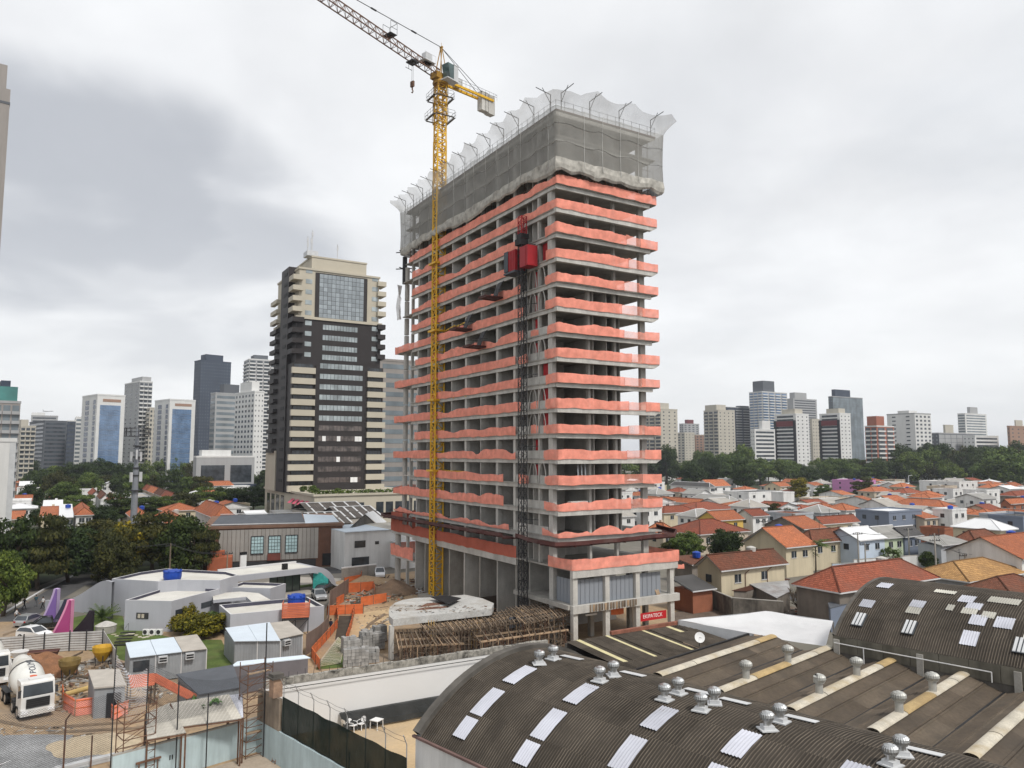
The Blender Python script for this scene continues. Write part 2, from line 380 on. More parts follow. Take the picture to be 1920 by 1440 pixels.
once('arched_hose', lambda b: (arch(b, 2.7, 4.4), arch(b, 4.7, 6.6)), CONC_L, [3, 5, 6, 8, 10, 11])
once('leaning_board', lambda b: [b.obb((3.4 + i * 0.55, 1.0, 0), (0.22, 0, 0), (0, 0.05, 0), (0.35, 0.6, 2.7)) for i in range(3)], STEEL, [3])
once('pallet_load', lambda b: (b.box(2.0, 5.2, 0.6, 1.4, 0, 0.5), b.box(2.1, 4.6, 0.6, 1.4, 0.52, 0.95)), CONC_L, [2])
pb = MB(); pb.box(-0.25, 15.7, -2.9, 42, 8.75, 8.95); pb.build('podium_slab', CONC, tower, local=True)
pb = MB(); pb.box(-0.28, 15.75, -2.95, -2.4, 8.0, 8.97); pb.build('podium_beam', CONC_L, tower, local=True)
pb = MB(); pb.box(-0.28, 0.2, 9.4, 42.1, 8.0, 8.97); pb.build('podium_beam', CONC_L, tower, local=True)
pb = MB(); pb.box(-0.2, 15.7, -2.9, 9.5, 4.7, 4.9); pb.build('mezzanine_slab', CONC, tower, local=True)
pb = MB(); pb.box(-0.3, 15.9, -3.0, -2.45, 4.05, 4.92); pb.build('mezzanine_beam', CONC_L, tower, local=True)
pb = MB(); pb.box(-0.6, -0.2, -2.4, 9.5, 4.45, 4.95); pb.build('mezzanine_beam', CONC, tower, local=True)
pc = None
for bb in (-0.1, 4.5, 9.1, 14.6):
 if pc is None:
  b = MB(); b.box(0, 0.62, -2.75, -2.15, 0, 8.0); pc = b.build('podium_column', CONC_L, tower, local=True, loc=(bb, 0, 0))
 else: inst(pc, tower, (bb, 0, 0))
b = MB(); b.box(0.02, 0.62, 1.45, 2.3, 0, 8.7); b.build('column', CONC_L, tower, local=True)
for bb in (5.5, 11.6, 14.2):
 b = MB(); b.box(bb, bb + 0.55, 1.5, 2.1, 0, 8.7); b.build('column', CONC, tower, local=True)
for i, aa in enumerate((9.7, 14.5, 19.3, 24, 28.8, 33.3, 37.5, 41.2)):
 b = MB(); b.box(0.0, 6.6 if i else 9, aa, aa + 0.28, 0, 8.0); b.build('pier_wall', CONC_L if i % 2 else CONC, tower, local=True)
b = MB(); b.box(6.6, 6.8, 9.5, 41.5, 0, 8.7); b.build('core_wall', CONC_IN, tower, local=True)
b = MB(); b.box(0.7, 14.4, 7.6, 7.8, 0, 8.7); b.build('core_wall', CONC_IN, tower, local=True)
b = MB(); b.box(3.0, 6.6, 19.6, 24.0, 3.4, 4.3); b.build('landing_wall', CONC_L, tower, local=True)
for aa in (15, 26, 30, 35):
 b = MB(); b.box(5.9, 5.95, aa + 2.4, aa + 3.6, 3.9, 5.6); b.build('net_screen', NETC, tower, local=True)
b = MB(); b.box(-0.25, 9, 41.6, 51, 4.4, 4.7); b.build('rear_slab', CONC_L, tower, local=True)
b = MB(); b.box(-0.25, 9, 41.6, 51, 8.4, 8.9); b.build('rear_slab', CONC_L, tower, local=True)
b = MB(); b.tube((0.6, 50.2, 0), (0.6, 50.2, 8.4), 0.5, 12); b.build('round_column', CONC_L, tower, local=True)
b = MB(); b.box(0.1, 0.5, 45.0, 45.5, 0, 8.4); b.build('column', CONC_L, tower, local=True)
def rib_panel(w, h):
 b = MB(); b.box(0, w - 0.02, -0.02, 0.02, 0, h)
 b.box(0.02, 0.09, -0.06, -0.021, 0, h); return b
rp = None
for b0, b1 in ((0.55, 4.45), (5.15, 9.05), (9.75, 13.4)):
 n = int((b1 - b0) / 0.62)
 for i in range(n):
  if rp is None: rp = rib_panel((3.9) / 6, 2.75).build('metal_panel', SHEETG, tower, local=True, loc=(b0, -2.3, 4.92))
  else: inst(rp, tower, (b0 + i * (b1 - b0) / n, -2.3, 4.92), scale=((b1 - b0) / n / 0.65, 1, 1))
for i in range(5): inst(rp, tower, (0.45, 1.3 - i * 0.68, 4.92), (0, 0, -pi / 2))
fm = None
for i in range(17):
 w = 0.42
 if fm is None:
  b = MB(); b.box(0, 0.2, -0.06, 0.0, -0.85, -0.02); fm = b.build('shutter_board', WOOD_D, tower, local=True, loc=(2.0, -3.01, 4.92))
 else: inst(fm, tower, (2.0 + i * w, -3.01 - 0.03 * (i % 3), 4.92), (0, 0, 0), (1 + 0.5 * (i % 2), 1, 0.8 + 0.25 * RND.random()), WOOD if i % 4 == 1 else None)
b = MB(); b.obb((12.6, -2.5, 4.93), (0.6, 0, 0), (0, 0.04, 0), (-0.25, 0.3, 1.0)); b.build('leaning_board', WOOD, tower, local=True)
b = MB(); b.box(2.6, 4.2, -1.5, -1.35, 3.3, 3.5); b.build('strip_light', WHITE, tower, local=True)
def lerp_path(pts, step):
 out = []
 for p, q in zip(pts, pts[1:]):
  p, q = V(p), V(q); n = max(1, int((q - p).length / step))
  out += [p.lerp(q, i / n) for i in range(n)]
 return out + [V(pts[-1])]
def smooth_noise(n, amp, per, rnd):
 ks = [rnd.uniform(-1, 1) for _ in range(int(n / per) + 3)]
 return [amp * (ks[int(i / per)] * (1 - (i / per) % 1) + ks[int(i / per) + 1] * ((i / per) % 1)) for i in range(n)]
def net(pts, h, m, seed, sag=0.16, parent=tower, bottom=-0.12, name='safety_net', local=True, step=0.32, lean=0.03, fold=0.13):
 r = random.Random(seed); P = lerp_path(pts, step); n = len(P)
 top = smooth_noise(n, sag, 8, r); jag = smooth_noise(n, sag * 0.4, 2.1, r); low = smooth_noise(n, 0.08, 4, r); w = smooth_noise(n, fold, 1.7, r)
 dip = [1.0] * n
 for _ in range(n // 45):
  if r.random() < 0.55:
   c_, w_, a_ = r.randrange(n), r.uniform(3, 9), r.uniform(0.15, 0.5)
   for i in range(n): dip[i] *= 1 - a_ * math.exp(-((i - c_) / w_) ** 2)
 nor = []
 for i in range(n):
  t = (P[min(n - 1, i + 1)] - P[max(0, i - 1)]); nor.append(V((t.y, -t.x, 0)).normalized())
 rows = []
 for f in (0, 0.25, 0.5, 0.75, 1.0):
  rows.append([P[i] + nor[i] * (lean * (0.4 + 0.6 * math.sin(f * pi)) + w[i] * (0.4 + f) * (1 if i % 2 else -1) * 0.6) + V((0, 0, bottom + low[i] * (1 - f) + f * (h * dip[i] + top[i] + jag[i]))) for i in range(n)])
 b = MB(); b.grid(rows); o = b.build(name, m, parent, local=local)
 smooth(o); return o
for k in range(1, 16):
 z = zk(k)
 end = 50.6 if (k % 2 == 0 and 2 <= k <= 10) else (41.5 if k < 11 else 43.4)
 if k == 15: end = 45
 wrap = [(5, end + 0.2, z), (-0.2, end + 0.2, z)] if end > 42 else []
 sg = RND.uniform(0.08, 0.27)
 if k >= 14: net(wrap + [(-0.3, end, z), (-0.3, -0.15, z), (15.9, -0.15, z)], 1.15, NETC, k, sg * 0.6, lean=0.03)
 elif k == 1:
  net([(-0.3, 50, z), (-0.3, 11, z)], 0.55, NETC, k, 0.35); net([(-0.3, 3.2, z + 0.1), (-0.3, -0.15, z), (13.5, -0.15, z)], 0.75, NETC, 70, 0.45)
 else:
  a1 = RND.choice([9.4, 8.2, 7.4]) if k > 3 else 12.5
  net(wrap + [(-0.3, end, z), (-0.3, a1, z)], 1.18, NETC, k, sg)
  a2 = RND.uniform(2.2, 3.3)
  bs_ = RND.uniform(9.6, 11.5); be_ = RND.uniform(12.6, 13.6)
  net([(-0.2, a2, z - 0.1), (-0.3, 1.8, z), (-0.3, -0.15, z), (bs_, -0.15, z)], 1.15, NETC, 40 + k, sg); net([(bs_ - .1, -0.17, z), (be_, -0.17, z)], 1.1, NETA, 140 + k, sg); net([(be_ - .1, -0.15, z), (15.9, -0.15, z)], 1.12, NETC, 240 + k, 0.06)
  if k in (3, 8, 12): net([(-0.3, 8.6, z), (-0.3, 6.4, z)], 1.0, NETC, 90 + k, 0.3)
  elif k in (5, 6, 9): net([(-0.2, 5.9, z), (0.0, 4.4, z)], 1.0, NETC, 90 + k, 0.3)
net([(-0.35, 51.1, 8.95), (-0.35, 9.2, 8.95)], 1.5, NETD, 201, 0.12, bottom=-0.1)
net([(8.6, 51.3, 8.95), (-0.35, 51.3, 8.95), (-0.35, 46.0, 8.95)], 3.2, NETD, 202, 0.1, bottom=-0.1)
net([(6, 51.2, 4.7), (-0.3, 51.2, 4.7), (-0.3, 41.8, 4.7)], 1.9, NETC, 203, 0.1, bottom=0)
net([(-0.4, 1.9, 8.95), (-0.4, -3.0, 8.95), (15.8, -3.05, 8.95), (15.8, 4, 8.95)], 1.3, NETC, 204, 0.1)
net([(15.8, 3, 9.3), (18.4, 1.6, 8.4), (19.6, 1.2, 7.2), (21.0, 1.4, 7.1)], 0.5, NETC, 205, 0.2, step=0.3)
def tray(pts, out, seed):
 r = random.Random(seed); P = lerp_path(pts, 1.2); n = len(P); rows = [[], [], [], [], []]
 for i in range(n):
  t = P[min(n - 1, i + 1)] - P[max(0, i - 1)]; nn = V((t.y, -t.x, 0)).normalized(); j = r.uniform(-0.06, 0.06)
  for q, (o, z) in enumerate(((0, -0.1), (out * 0.6, -0.25), (out, 0.0 + j), (out * 0.98, 0.45 + j), (out * 0.9, 0.42 + j))): rows[q].append(P[i] + nn * o + V((0, 0, z)))
 b = MB(); b.grid(rows)
 for i in range(0, n, 2): b.bar(rows[0][i] + V((0, 0, -0.15)), rows[2][i] + V((0, 0, -0.12)), 0.1, 0.16)
 return b.build('catch_tray', TRAY, tower, local=True)
tray([(9, 51.6, 11.4), (-0.3, 51.6, 11.3), (-0.3, 9.5, 11.6)], 1.9, 1)
tray([(-0.3, 6.8, 11.8), (-0.3, -0.2, 11.5), (15.8, -0.2, 11.7), (17.2, 1.0, 11.9), (17.6, 5, 12.2)], 1.7, 2)
for aa, k in ((12.6, 11), (21.4, 10), (17.2, 9)):
 t = thing('loading_platform', {11: 'brown cantilever loading platform with wide black arched cage, uppermost of the three', 10: 'brown cantilever loading platform with narrow black arched cage, middle of the three', 9: 'brown cantilever loading platform by a salmon net, lowest of the three'}[k], 'platform', TW(-0.3, aa, zk(k) - 0.1), TRZ, 'loading platforms on the long tower face')
 b = MB(); b.obb((-2.6, 0, 0.15), (2.9, 0, 0.0), (0, 2.3, 0), (0, 0, 0.22)); b.bar((-2.6, 0.1, 0.4), (-2.6, 2.2, 0.4), 0.12); b.build('deck', TRAY, t, local=True)
 b = MB()
 for y in (0.1, 2.2):
  b.path([(-2.0, y, 0.3), (-2.0, y, 1.3), (0.2, y, 1.4)], 0.03, 4)
  b.path([(-1.0, y, 0.3), (-1.0, y, 1.3)], 0.03, 4)
 b.build('guard_rail', DARK, t, local=True)
 b = MB(); n = 9
 pts = [V((-0.9 + 1.1 * i / n, 0.1, 0.3 + 2.3 * math.sin(pi * 0.5 * i / n))) for i in range(n + 1)]
 pts2 = [p + V((0, 1.3, 0)) for p in pts]; b.grid([pts, pts2]); b.path(pts, 0.05, 4); b.build('cage', DARK, t, local=True)
NB, NT = 56.6, 64.7
peri = [(7, 47.6), (-0.7, 47.6), (-0.7, -0.7), (16.6, -0.7), (16.6, 5)]
def ring(off, zf, jit, seed):
 r = random.Random(seed)
 pts = [(peri[0][0], peri[0][1] + off, 0), (peri[1][0] - off, peri[1][1] + off, 0), (-0.7 - off, -0.7 - off, 0), (16.6 + off, -0.7 - off, 0), (16.6 + off, 5, 0)]
 return pts
def ringpts(off, n=(9, 60, 24, 6)):
 c = ring(off, 0, 0, 0); out = []
 for (p, q), m_ in zip(zip(c, c[1:]), n): out += [V(p).lerp(V(q), i / m_) for i in range(m_)]
 return out + [V(c[-1])]
r = random.Random(5)
prof = [(-0.1, NB), (0.1, NB + 0.25), (0.16, NB + 0.8), (0.05, NB + 1.6), (0.0, 60.2), (0.05, 62.5), (0.15, NT)]
npt = len(ringpts(0)); wob = smooth_noise(npt, 0.5, 6, r); wob2 = smooth_noise(npt, 0.28, 1.8, r)
rows = []
for j, (o, z) in enumerate(prof):
 fold = smooth_noise(npt, 0.2, 1.3, random.Random(77 + j // 3))
 rows.append([p + V((fold[i], fold[i] * 0.7, (wob[i] + wob2[i]) * max(0, 1 - j / 4))) + V((0, 0, z)) for i, p in enumerate(ringpts(o))])
b = MB(); b.grid(rows[3:]); smooth(b.build('facade_netting', MESHG, tower, local=True))
sm = MB(); rr2 = random.Random(12)
for i in range(3, npt - 3, 4):
 if rr2.random() < .7: sm.path([rows[j][i] + V((-.04, -.04, 0)) for j in range(2, 7)], 0.035, 3)
for j in (4, 5): sm.path([p + V((-.04, -.04, 0.15 * sin(q * .9))) for q, p in enumerate(rows[j])], 0.025, 3)
sm.build('net_rope', alpha_mat('pale_rope', (0.5, 0.5, 0.48), 0.8), tower, local=True, kind='stuff')
sc_ = MB()
for q in range(26): sc_.bar((0.4, 1 + q * 1.8, 55.3), (0.4, 1 + q * 1.8, 64.2), 0.07)
for q in range(9): sc_.bar((0.5 + q * 1.8, 0.4, 55.3), (0.5 + q * 1.8, 0.4, 64.2), 0.07)
for z in (56.6, 59.8, 62.9): sc_.bar((0.4, 0, z), (0.4, 46, z), 0.06); sc_.bar((0, 0.4, z), (15.5, 0.4, z), 0.06)
sc_.build('shoring', RUST, tower, local=True, kind='stuff')
b = MB(); b.grid(rows[:4]); b.build('netting_bundle', MESHR, tower, local=True)
arms_a = [1.0 + 3.85 * i for i in range(12)] + [46.8]; arms_b = [0.6, 5.0, 9.8, 15.2]
ridx = []
base_r = ringpts(0)
def nearness(p):
 if p.x < -0.3: d = min(abs(p.y - a) for a in arms_a)
 elif p.y < -0.3: d = min(abs(p.x - a) for a in arms_b)
 else: d = 1.0 if p.y > 40 else 1.0
 return max(0.0, 1 - d / 2.0)
top = []
for fr in (0, 0.35, 0.7, 1.0):
 row = []
 for i, p in enumerate(base_r):
  w = nearness(p) ** 1.5; cn = max(abs(p.x), abs(p.y)) if p.x < 6 and p.y < 6 else 9; w *= 0.4 if cn < 2 else 1; hgt = (1.45 if cn < 1.2 else (1.85 if cn < 3 else 2.3)) * (0.72 + 0.28 * w); out = 1.7 * (0.68 + 0.32 * w)
  q = ringpts(0.15 + out * fr ** 1.5)[i] if False else None
  row.append((i, fr, out, hgt))
 top.append(row)
rr = {}
def off_pt(i, o):
 key = round(o, 2)
 if key not in rr: rr[key] = ringpts(key)
 return rr[key][i]
rows = [[off_pt(i, 0.15 + out * fr ** 1.4) + V((0, 0, NT + hgt * fr - 0.02)) for (i, fr, out, hgt) in row] for row in top]
b = MB(); b.grid(rows); smooth(b.build('flared_netting', MESHL, tower, local=True))
def arm(p, n):
 b = MB(); p = V(p); n = V(n); tip = p + n * 2.2 + V((0, 0, 2.75)); hd = p + V((0, 0, 2.35))
 b.tube(p, hd, 0.05, 5); b.tube(hd, tip, 0.05, 5); b.tube(p + V((0, 0, 1.2)), p + n * 1.25 + V((0, 0, 2.95)), 0.04, 5)
 return b.build('net_arm', DARK, tower, local=True)
for a in arms_a: arm((-0.3, a, 64.4), (-1, 0, 0))
for bb in arms_b: arm((bb, 0.0, 64.4), (0.15, -1, 0))
b = MB(); pts = [(-0.25, 46, 0), (-0.25, -0.05, 0), (15.9, -0.05, 0), (15.9, 10, 0)]
P = lerp_path(pts, 1.3)
for p in P: b.tube(p + V((0, 0, 64.4)), p + V((0, 0, 65.75)), 0.03, 4)
for h in (65.0, 65.7): b.path([p + V((0, 0, h)) for p in P], 0.02, 4)
b.build('guard_rail', DARK, tower, local=True)
b = MB()
for p, q in zip(pts, pts[1:]): b.bar(V(p) + V((-0.03, -0.03, 64.42)), V(q) + V((0.03, -0.03, 64.42)), 0.12, 0.2)
b.build('edge_board', TRAY, tower, local=True)
rows = []
for j in range(6):
 z = zk(14) - 0.5 - j * 1.2; rows.append([V((-0.5 + 0.25 * sin(i * 2 + j) - (0.9 if j in (0, 1) else 0.3) * (i == 0), 47.4 + i * 0.5, z)) for i in range(5)])
b = MB(); b.grid(rows); b.build('torn_netting', alpha_mat('white_torn_net', (0.7, 0.7, 0.7), 0.85), tower, local=True)
b = MB(); b.tube((0.4, 48.4, zk(14)), (0.4, 48.4, 57), 0.45, 8)
for z in (zk(15) - 0.4, zk(15) + 2.6): b.bar((-1.0, 47.5, z), (2.4, 49.8, z), 0.18, 0.14); b.bar((-0.8, 49.6, z + 0.15), (2, 47.2, z + 0.15), 0.18, 0.14)
b.build('chute', DARK, tower, local=True)
b = MB()
for z in np.arange(12, 62, 0.9): b.bar((16.0, 3.0, z), (16.0, 3.9, z), 0.05)
b.bar((16.0, 3.0, 9), (16.0, 3.0, 62), 0.07); b.bar((16.0, 3.9, 9), (16.0, 3.9, 62), 0.07); b.build('side_ladder', DARK, tower, local=True)
t = thing('banner', 'small red banner with white lettering hung between ground floor columns', 'sign', TW(9.9, -2.35, 2.0), TRZ)
b = MB(); b.box(0, 4.3, -0.03, 0.0, 0.0, 0.95); b.build('cloth', mat('banner_red', (0.42, 0.012, 0.018), 0.7, 0.06), t, local=True)
def text(name, body, size, parent, loc, rot, m, ext=0.004, align='CENTER'):
 c = bpy.data.curves.new(name, 'FONT'); c.body = body; c.size = size; c.extrude = ext; c.align_x = align; c.align_y = 'CENTER'
 c.materials.append(m); o = bpy.data.objects.new(name, c); col.objects.link(o); bpy.context.view_layer.update()
 me = bpy.data.meshes.new_from_object(o.evaluated_get(bpy.context.evaluated_depsgraph_get())); bpy.data.objects.remove(o); o = bpy.data.objects.new(name, me); col.objects.link(o); o.parent = parent; o.location = loc; o.rotation_euler = rot
 return o
text('lettering', 'EKIPATECK', 0.62, t, (2.1, -0.036, 0.5), (pi / 2, 0, 0), WHITE)
tag(net([TW(6.2, -1.6, 3.0), TW(8.3, -1.4, 3.0)], 1.3, ORANGE, 301, 0.1, parent=None, name='hanging_cloth', local=False, bottom=0), 'orange cloth hung inside the open ground floor behind concrete columns', 'cloth')
# ------------------------------------------------------------------ tower crane
YEL = mat('crane_yellow', (0.66, 0.385, 0.018), 0.5, 0.15, 1.0, dirt=(0.42, 0.24, 0.04), dirt_amt=0.4)
YEL_O = mat('worn_crane_yellow', (0.36, 0.20, 0.03), 0.6, 0.3, 0.6, dirt=(0.12, 0.07, 0.04))
CABG = glass_mat('cab_glass', (0.06, 0.10, 0.10), 0.1, 0.3)
LGREY = mat('light_grey_metal', (0.50, 0.51, 0.52), 0.5, 0.1)
mast_p = V((-11.75, 117.6, 0)); jd = V((-0.64, -0.769, 0)).normalized()
crane = thing('tower_crane', 'tall yellow lattice tower crane standing beside the concrete tower', 'crane', mast_p)
def lattice(b, p, q, w, n, rc, rl, up=None, tri=False, mi=0):
 p, q = V(p), V(q); d = (q - p).normalized(); a = up or d2; c = d.cross(a).normalized(); a = c.cross(d).normalized()
 cs = [a * w / 2 + c * w / 2, -a * w / 2 + c * w / 2, -a * w / 2 - c * w / 2, a * w / 2 - c * w / 2]
 for k in cs: b.bar(p + k, q + k, rc, rc, mi)
 Lt = (q - p).length / n
 for i in range(n + 1):
  o = p + d * Lt * i
  for j in range(4):
   e, f = cs[j], cs[(j + 1) % 4]
   b.bar(o + e, o + f, rl, rl, mi)
   if i < n:
    if i % 2: e, f = f, e
    b.bar(o + e, o + d * Lt + f, rl, rl, mi)
W0 = 1.5
for i in range(13):
 b = MB(); z0 = i * 5.6 + 0.1; lattice(b, mast_p + V((0, 0, z0)), mast_p + V((0, 0, z0 + 5.55)), W0, 5, 0.25, 0.14, up=d2)
 b.build('mast_section', YEL, crane)
zt = 72.9
b = MB(); lattice(b, mast_p + V((0, 0, zt)), mast_p + V((0, 0, 82.4)), 1.45, 9, 0.22, 0.12, up=d2); b.build('mast_section', YEL, crane)
b = MB(); lattice(b, mast_p + V((0, 0, 75.8)), mast_p + V((0, 0, 82.2)), 1.8, 4, 0.1, 0.07, up=d2); b.build('climbing_cage', YEL_O, crane)
b = MB(); b.rbox(mast_p + V((0, 0, 0)), 4.2, 4.2, 0.5, TRZ); b.build('footing', CONC, crane)
MGREY = mat('platform_grey', (0.11, 0.11, 0.11), 0.6, 0.15)
def gantry(z, w):
 b = MB()
 for s, t_ in ((d2, d1), (-d2, d1), (d1, d2), (-d1, d2)):
  c = mast_p + s * (w / 2) + V((0, 0, z)); e = w / 2
  b.obb(c - t_ * e - s * 0.05, t_ * w, s * 0.4, V((0, 0, 0.04)))
  for h in (0.55, 1.1): b.bar(c - t_ * e + s * 0.35 + V((0, 0, h)), c + t_ * e + s * 0.35 + V((0, 0, h)), 0.04)
  for i in range(4): p = c - t_ * e + t_ * w * i / 3 + s * 0.35; b.bar(p, p + V((0, 0, 1.1)), 0.04)
 return b.build('service_platform', MGREY, crane)
gantry(76.6, 3.3); gantry(79.9, 3.0)
for z in (52.4, 41.5, 30.5, 19.5):
 b = MB(); b.bar(mast_p + V((0, 0, z)) + d2 * 1.0, TW(-0.1, 27.5, z), 0.18); b.bar(mast_p + V((0, 0, z)) + d2 * 1.0 - d1, TW(-0.1, 23.5, z), 0.18)
 b.rbox(mast_p + V((0, 0, z - 0.15)), 2.5, 2.5, 0.3, TRZ); b.build('wall_tie', YEL, crane)
jn = V((-jd.y, jd.x, 0)); Z = 83.0; top = mast_p + V((0, 0, Z))
b = MB(); b.lathe([(1.25, 0), (1.35, 0.3), (1.2, 0.7)], mast_p + V((0, 0, 82.4)), 14); b.obb(top - jn * 0.8 - jd * 1.6 + V((0, 0, 0.1)), jn * 1.6, jd * 3.2, V((0, 0, 1.0))); b.build('slewing_ring', YEL_O, crane)
b = MB(); ap = top + V((0, 0, 6.0)) - jd * 0.1
for s in (-0.6, 0.6):
 for e in (-0.9, 0.7): b.bar(top + jn * s + jd * e + V((0, 0, 1.0)), ap + jn * s * 0.25, 0.14)
b.bar(ap - jn * 0.3, ap + jn * 0.3, 0.25); b.bar(ap, ap + V((0, 0, 0.8)), 0.06); b.build('apex_frame', YEL_O, crane)
co = top + jd * 0.2 - jn * -1.75 if False else top + jn * -1.9 - jd * 0.1
vis = 1 if jn.dot(V((0, -1, 0))) > 0 else -1
co = top + jn * vis * 1.75 - jd * 0.6
b = MB(); b.obb(co - jn * 0.75 + V((0, 0, -0.2)), jn * 1.5, -jd * 1.0, V((0, 0, 2.5))); b.obb(co - jn * 0.8 + jd * 0.05 + V((0, 0, 2.3)), jn * 1.6, -jd * 1.2, V((0, 0, 0.15)))
b.obb(co - jn * 0.78 + jd * 1.5 + V((0, 0, -0.35)), jn * 1.56, -jd * 2.6, V((0, 0, 0.18))); b.build('cab', LGREY, crane)
b = MB(); p0 = co - jn * 0.72
b.add([p0 + V((0, 0, -0.15)), p0 + jn * 1.44 + V((0, 0, -0.15)), p0 + jn * 1.44 + jd * 0.9 + V((0, 0, -0.15)), p0 + jd * 0.9 + V((0, 0, -0.15)),
       p0 + V((0, 0, 2.28)), p0 + jn * 1.44 + V((0, 0, 2.28)), p0 + jn * 1.44 + jd * 1.35 + V((0, 0, 2.28)), p0 + jd * 1.35 + V((0, 0, 2.28))],
      [(0, 1, 2, 3), (4, 5, 6, 7), (0, 1, 5, 4), (1, 2, 6, 5), (2, 3, 7, 6), (3, 0, 4, 7)]); b.build('cab_window', CABG, crane)
JL = 52.0; b = MB(); n = 36
c0 = top + V((0, 0, 0.5)); jj = jd + V((0, 0, 0.10)); jc = jd - V((0, 0, 0.085)); jw, jh = 1.3, 1.5
for s in (-jw / 2, jw / 2): b.bar(c0 + jn * s, c0 + jn * s + jj * JL, 0.14)
b.bar(c0 + V((0, 0, jh)), c0 + V((0, 0, jh)) + jj * JL, 0.14)
for i in range(n):
 o, q = c0 + jj * JL * i / n, c0 + jj * JL * (i + 1) / n; md = (o + q) / 2 + V((0, 0, jh))
 for s in (-jw / 2, jw / 2): b.bar(o + jn * s, md, 0.07); b.bar(md, q + jn * s, 0.07)
 b.bar(o - jn * jw / 2, o + jn * jw / 2, 0.06); b.bar(o - jn * jw / 2, q + jn * jw / 2, 0.05)
b.build('jib', RUST, crane)
b = MB(); cj = top + V((0, 0, 0.2))
for s in (-0.6, 0.6): b.bar(cj + jn * s, cj + jn * s - jc * 12.5, 0.3, 0.4)
for i in range(9): b.bar(cj + jn * 0.6 - jc * 1.4 * i, cj - jn * 0.6 - jc * 1.4 * (i + 1), 0.09)
b.build('counter_jib', YEL, crane)
b = MB()
for s in (-1.0, 1.0):
 for h in (0.6, 1.1): b.bar(cj + jn * s - jc * 2 + V((0, 0, h)), cj + jn * s - jc * 13 + V((0, 0, h)), 0.035)
 for i in range(12): p = cj + jn * s - jc * (2 + i); b.bar(p, p + V((0, 0, 1.1)), 0.035)
b.bar(cj + jn - jc * 13 + V((0, 0, 1.1)), cj - jn - jc * 13 + V((0, 0, 1.1)), 0.035); b.build('guard_rail', DARK, crane)
for i, x in enumerate((9.6, 10.5, 11.4, 12.2)):
 b = MB(); b.obb(cj - jn * 0.55 - jc * (x - 0.03) + V((0, 0, -2.3 if i < 2 else -2.5)), jn * 1.1, -jd * 0.78, V((0, 0, 3.4))); b.build('counterweight', CONC_L, crane)
b = MB(); b.obb(cj - jn * 0.5 - jc * 3.2 + V((0, 0, 0.3)), jn * 1.0, -jd * 1.5, V((0, 0, 1.3))); b.build('winch_house', LGREY, crane)
b = MB(); p = c0 + jj * 2.4 + V((0, 0, 1.2)); b.obb(p - jn * 0.5, jn * 1.0, jd * 1.4, V((0, 0, 1.5))); b.obb(p - jn * 0.9 - jd * 0.4, jn * 1.8, jd * 2.4, V((0, 0, 0.1)))
for s in (-0.9, 0.9):
 for e in (-0.4, 0.8, 2.0): b.bar(p + jn * s + jd * e, p + jn * s + jd * e + V((0, 0, 1.2)), 0.04)
 b.bar(p + jn * s - jd * 0.4 + V((0, 0, 1.2)), p + jn * s + jd * 2 + V((0, 0, 1.2)), 0.04)
b.build('electric_cabinet', LGREY, crane)
b = MB()
b.tube(ap, c0 + jj * 34 + V((0, 0, jh)), 0.06, 5); b.tube(ap, c0 + jj * 13 + V((0, 0, jh)), 0.001, 3)
for s in (-0.55, 0.55): b.tube(ap, cj + jn * s - jc * 10.8 + V((0, 0, 0.2)), 0.05, 5)
for e in (0.18, 0.42, 0.66, 0.9): q = ap.lerp(c0 + jj * 34 + V((0, 0, jh)), e); b.tube(q - jd * 0.5, q + jd * 0.5, 0.14, 5)
b.build('pendant_bar', DARK, crane)
b = MB(); q = c0 + jj * 10.3 + V((0, 0, jh)); b.obb(q - jn * 0.9, jn * 1.8, jd * 1.3, V((0, 0, 0.1)))
for s in (-0.9, 0.9):
 for e in (0, 1.3): b.bar(q + jn * s + jd * e, q + jn * s + jd * e + V((0, 0, 1.9)), 0.05)
 for h in (0.9, 1.9): b.bar(q + jn * s + V((0, 0, h)), q + jn * s + jd * 1.3 + V((0, 0, h)), 0.05)
b.bar(q - jn * 0.9 + V((0, 0, 1.9)), q + jn * 0.9 + V((0, 0, 1.9)), 0.05); b.build('jib_basket', DARK, crane)
tq = c0 + jj * 6.2
b = MB(); b.obb(tq - jn * 0.8 - jd * 0.7 + V((0, 0, -0.45)), jn * 1.6, jd * 1.4, V((0, 0, 0.2)))
for s in (-0.9, 0.9): b.bar(tq + jn * s - jd * 0.7 + V((0, 0, -1.1)), tq + jn * s + jd * 0.7 + V((0, 0, -1.1)), 0.06); b.bar(tq + jn * s + V((0, 0, -1.1)), tq + jn * s, 0.06)
b.build('trolley', DARK, crane)
b = MB()
for s in (-0.15, 0.15): b.tube(tq + jn * s + V((0, 0, -0.4)), tq + jn * s + V((0, 0, -3.6)), 0.022, 4)
b.build('hoist_rope', DARK, crane)
b = MB(); hb = tq + V((0, 0, -4.4)); b.obb(hb - jn * 0.35 - jd * 0.15, jn * 0.7, jd * 0.3, V((0, 0, 0.9))); b.tube(hb, hb + V((0, 0, -0.5)), 0.12, 6)
b.path([hb + V((0, 0, -0.5)), hb + jn * 0.2 + V((0, 0, -0.75)), hb + jn * 0.05 + V((0, 0, -1.0)), hb - jn * 0.18 + V((0, 0, -0.85))], 0.09, 5); b.build('hook_block', RUST, crane)
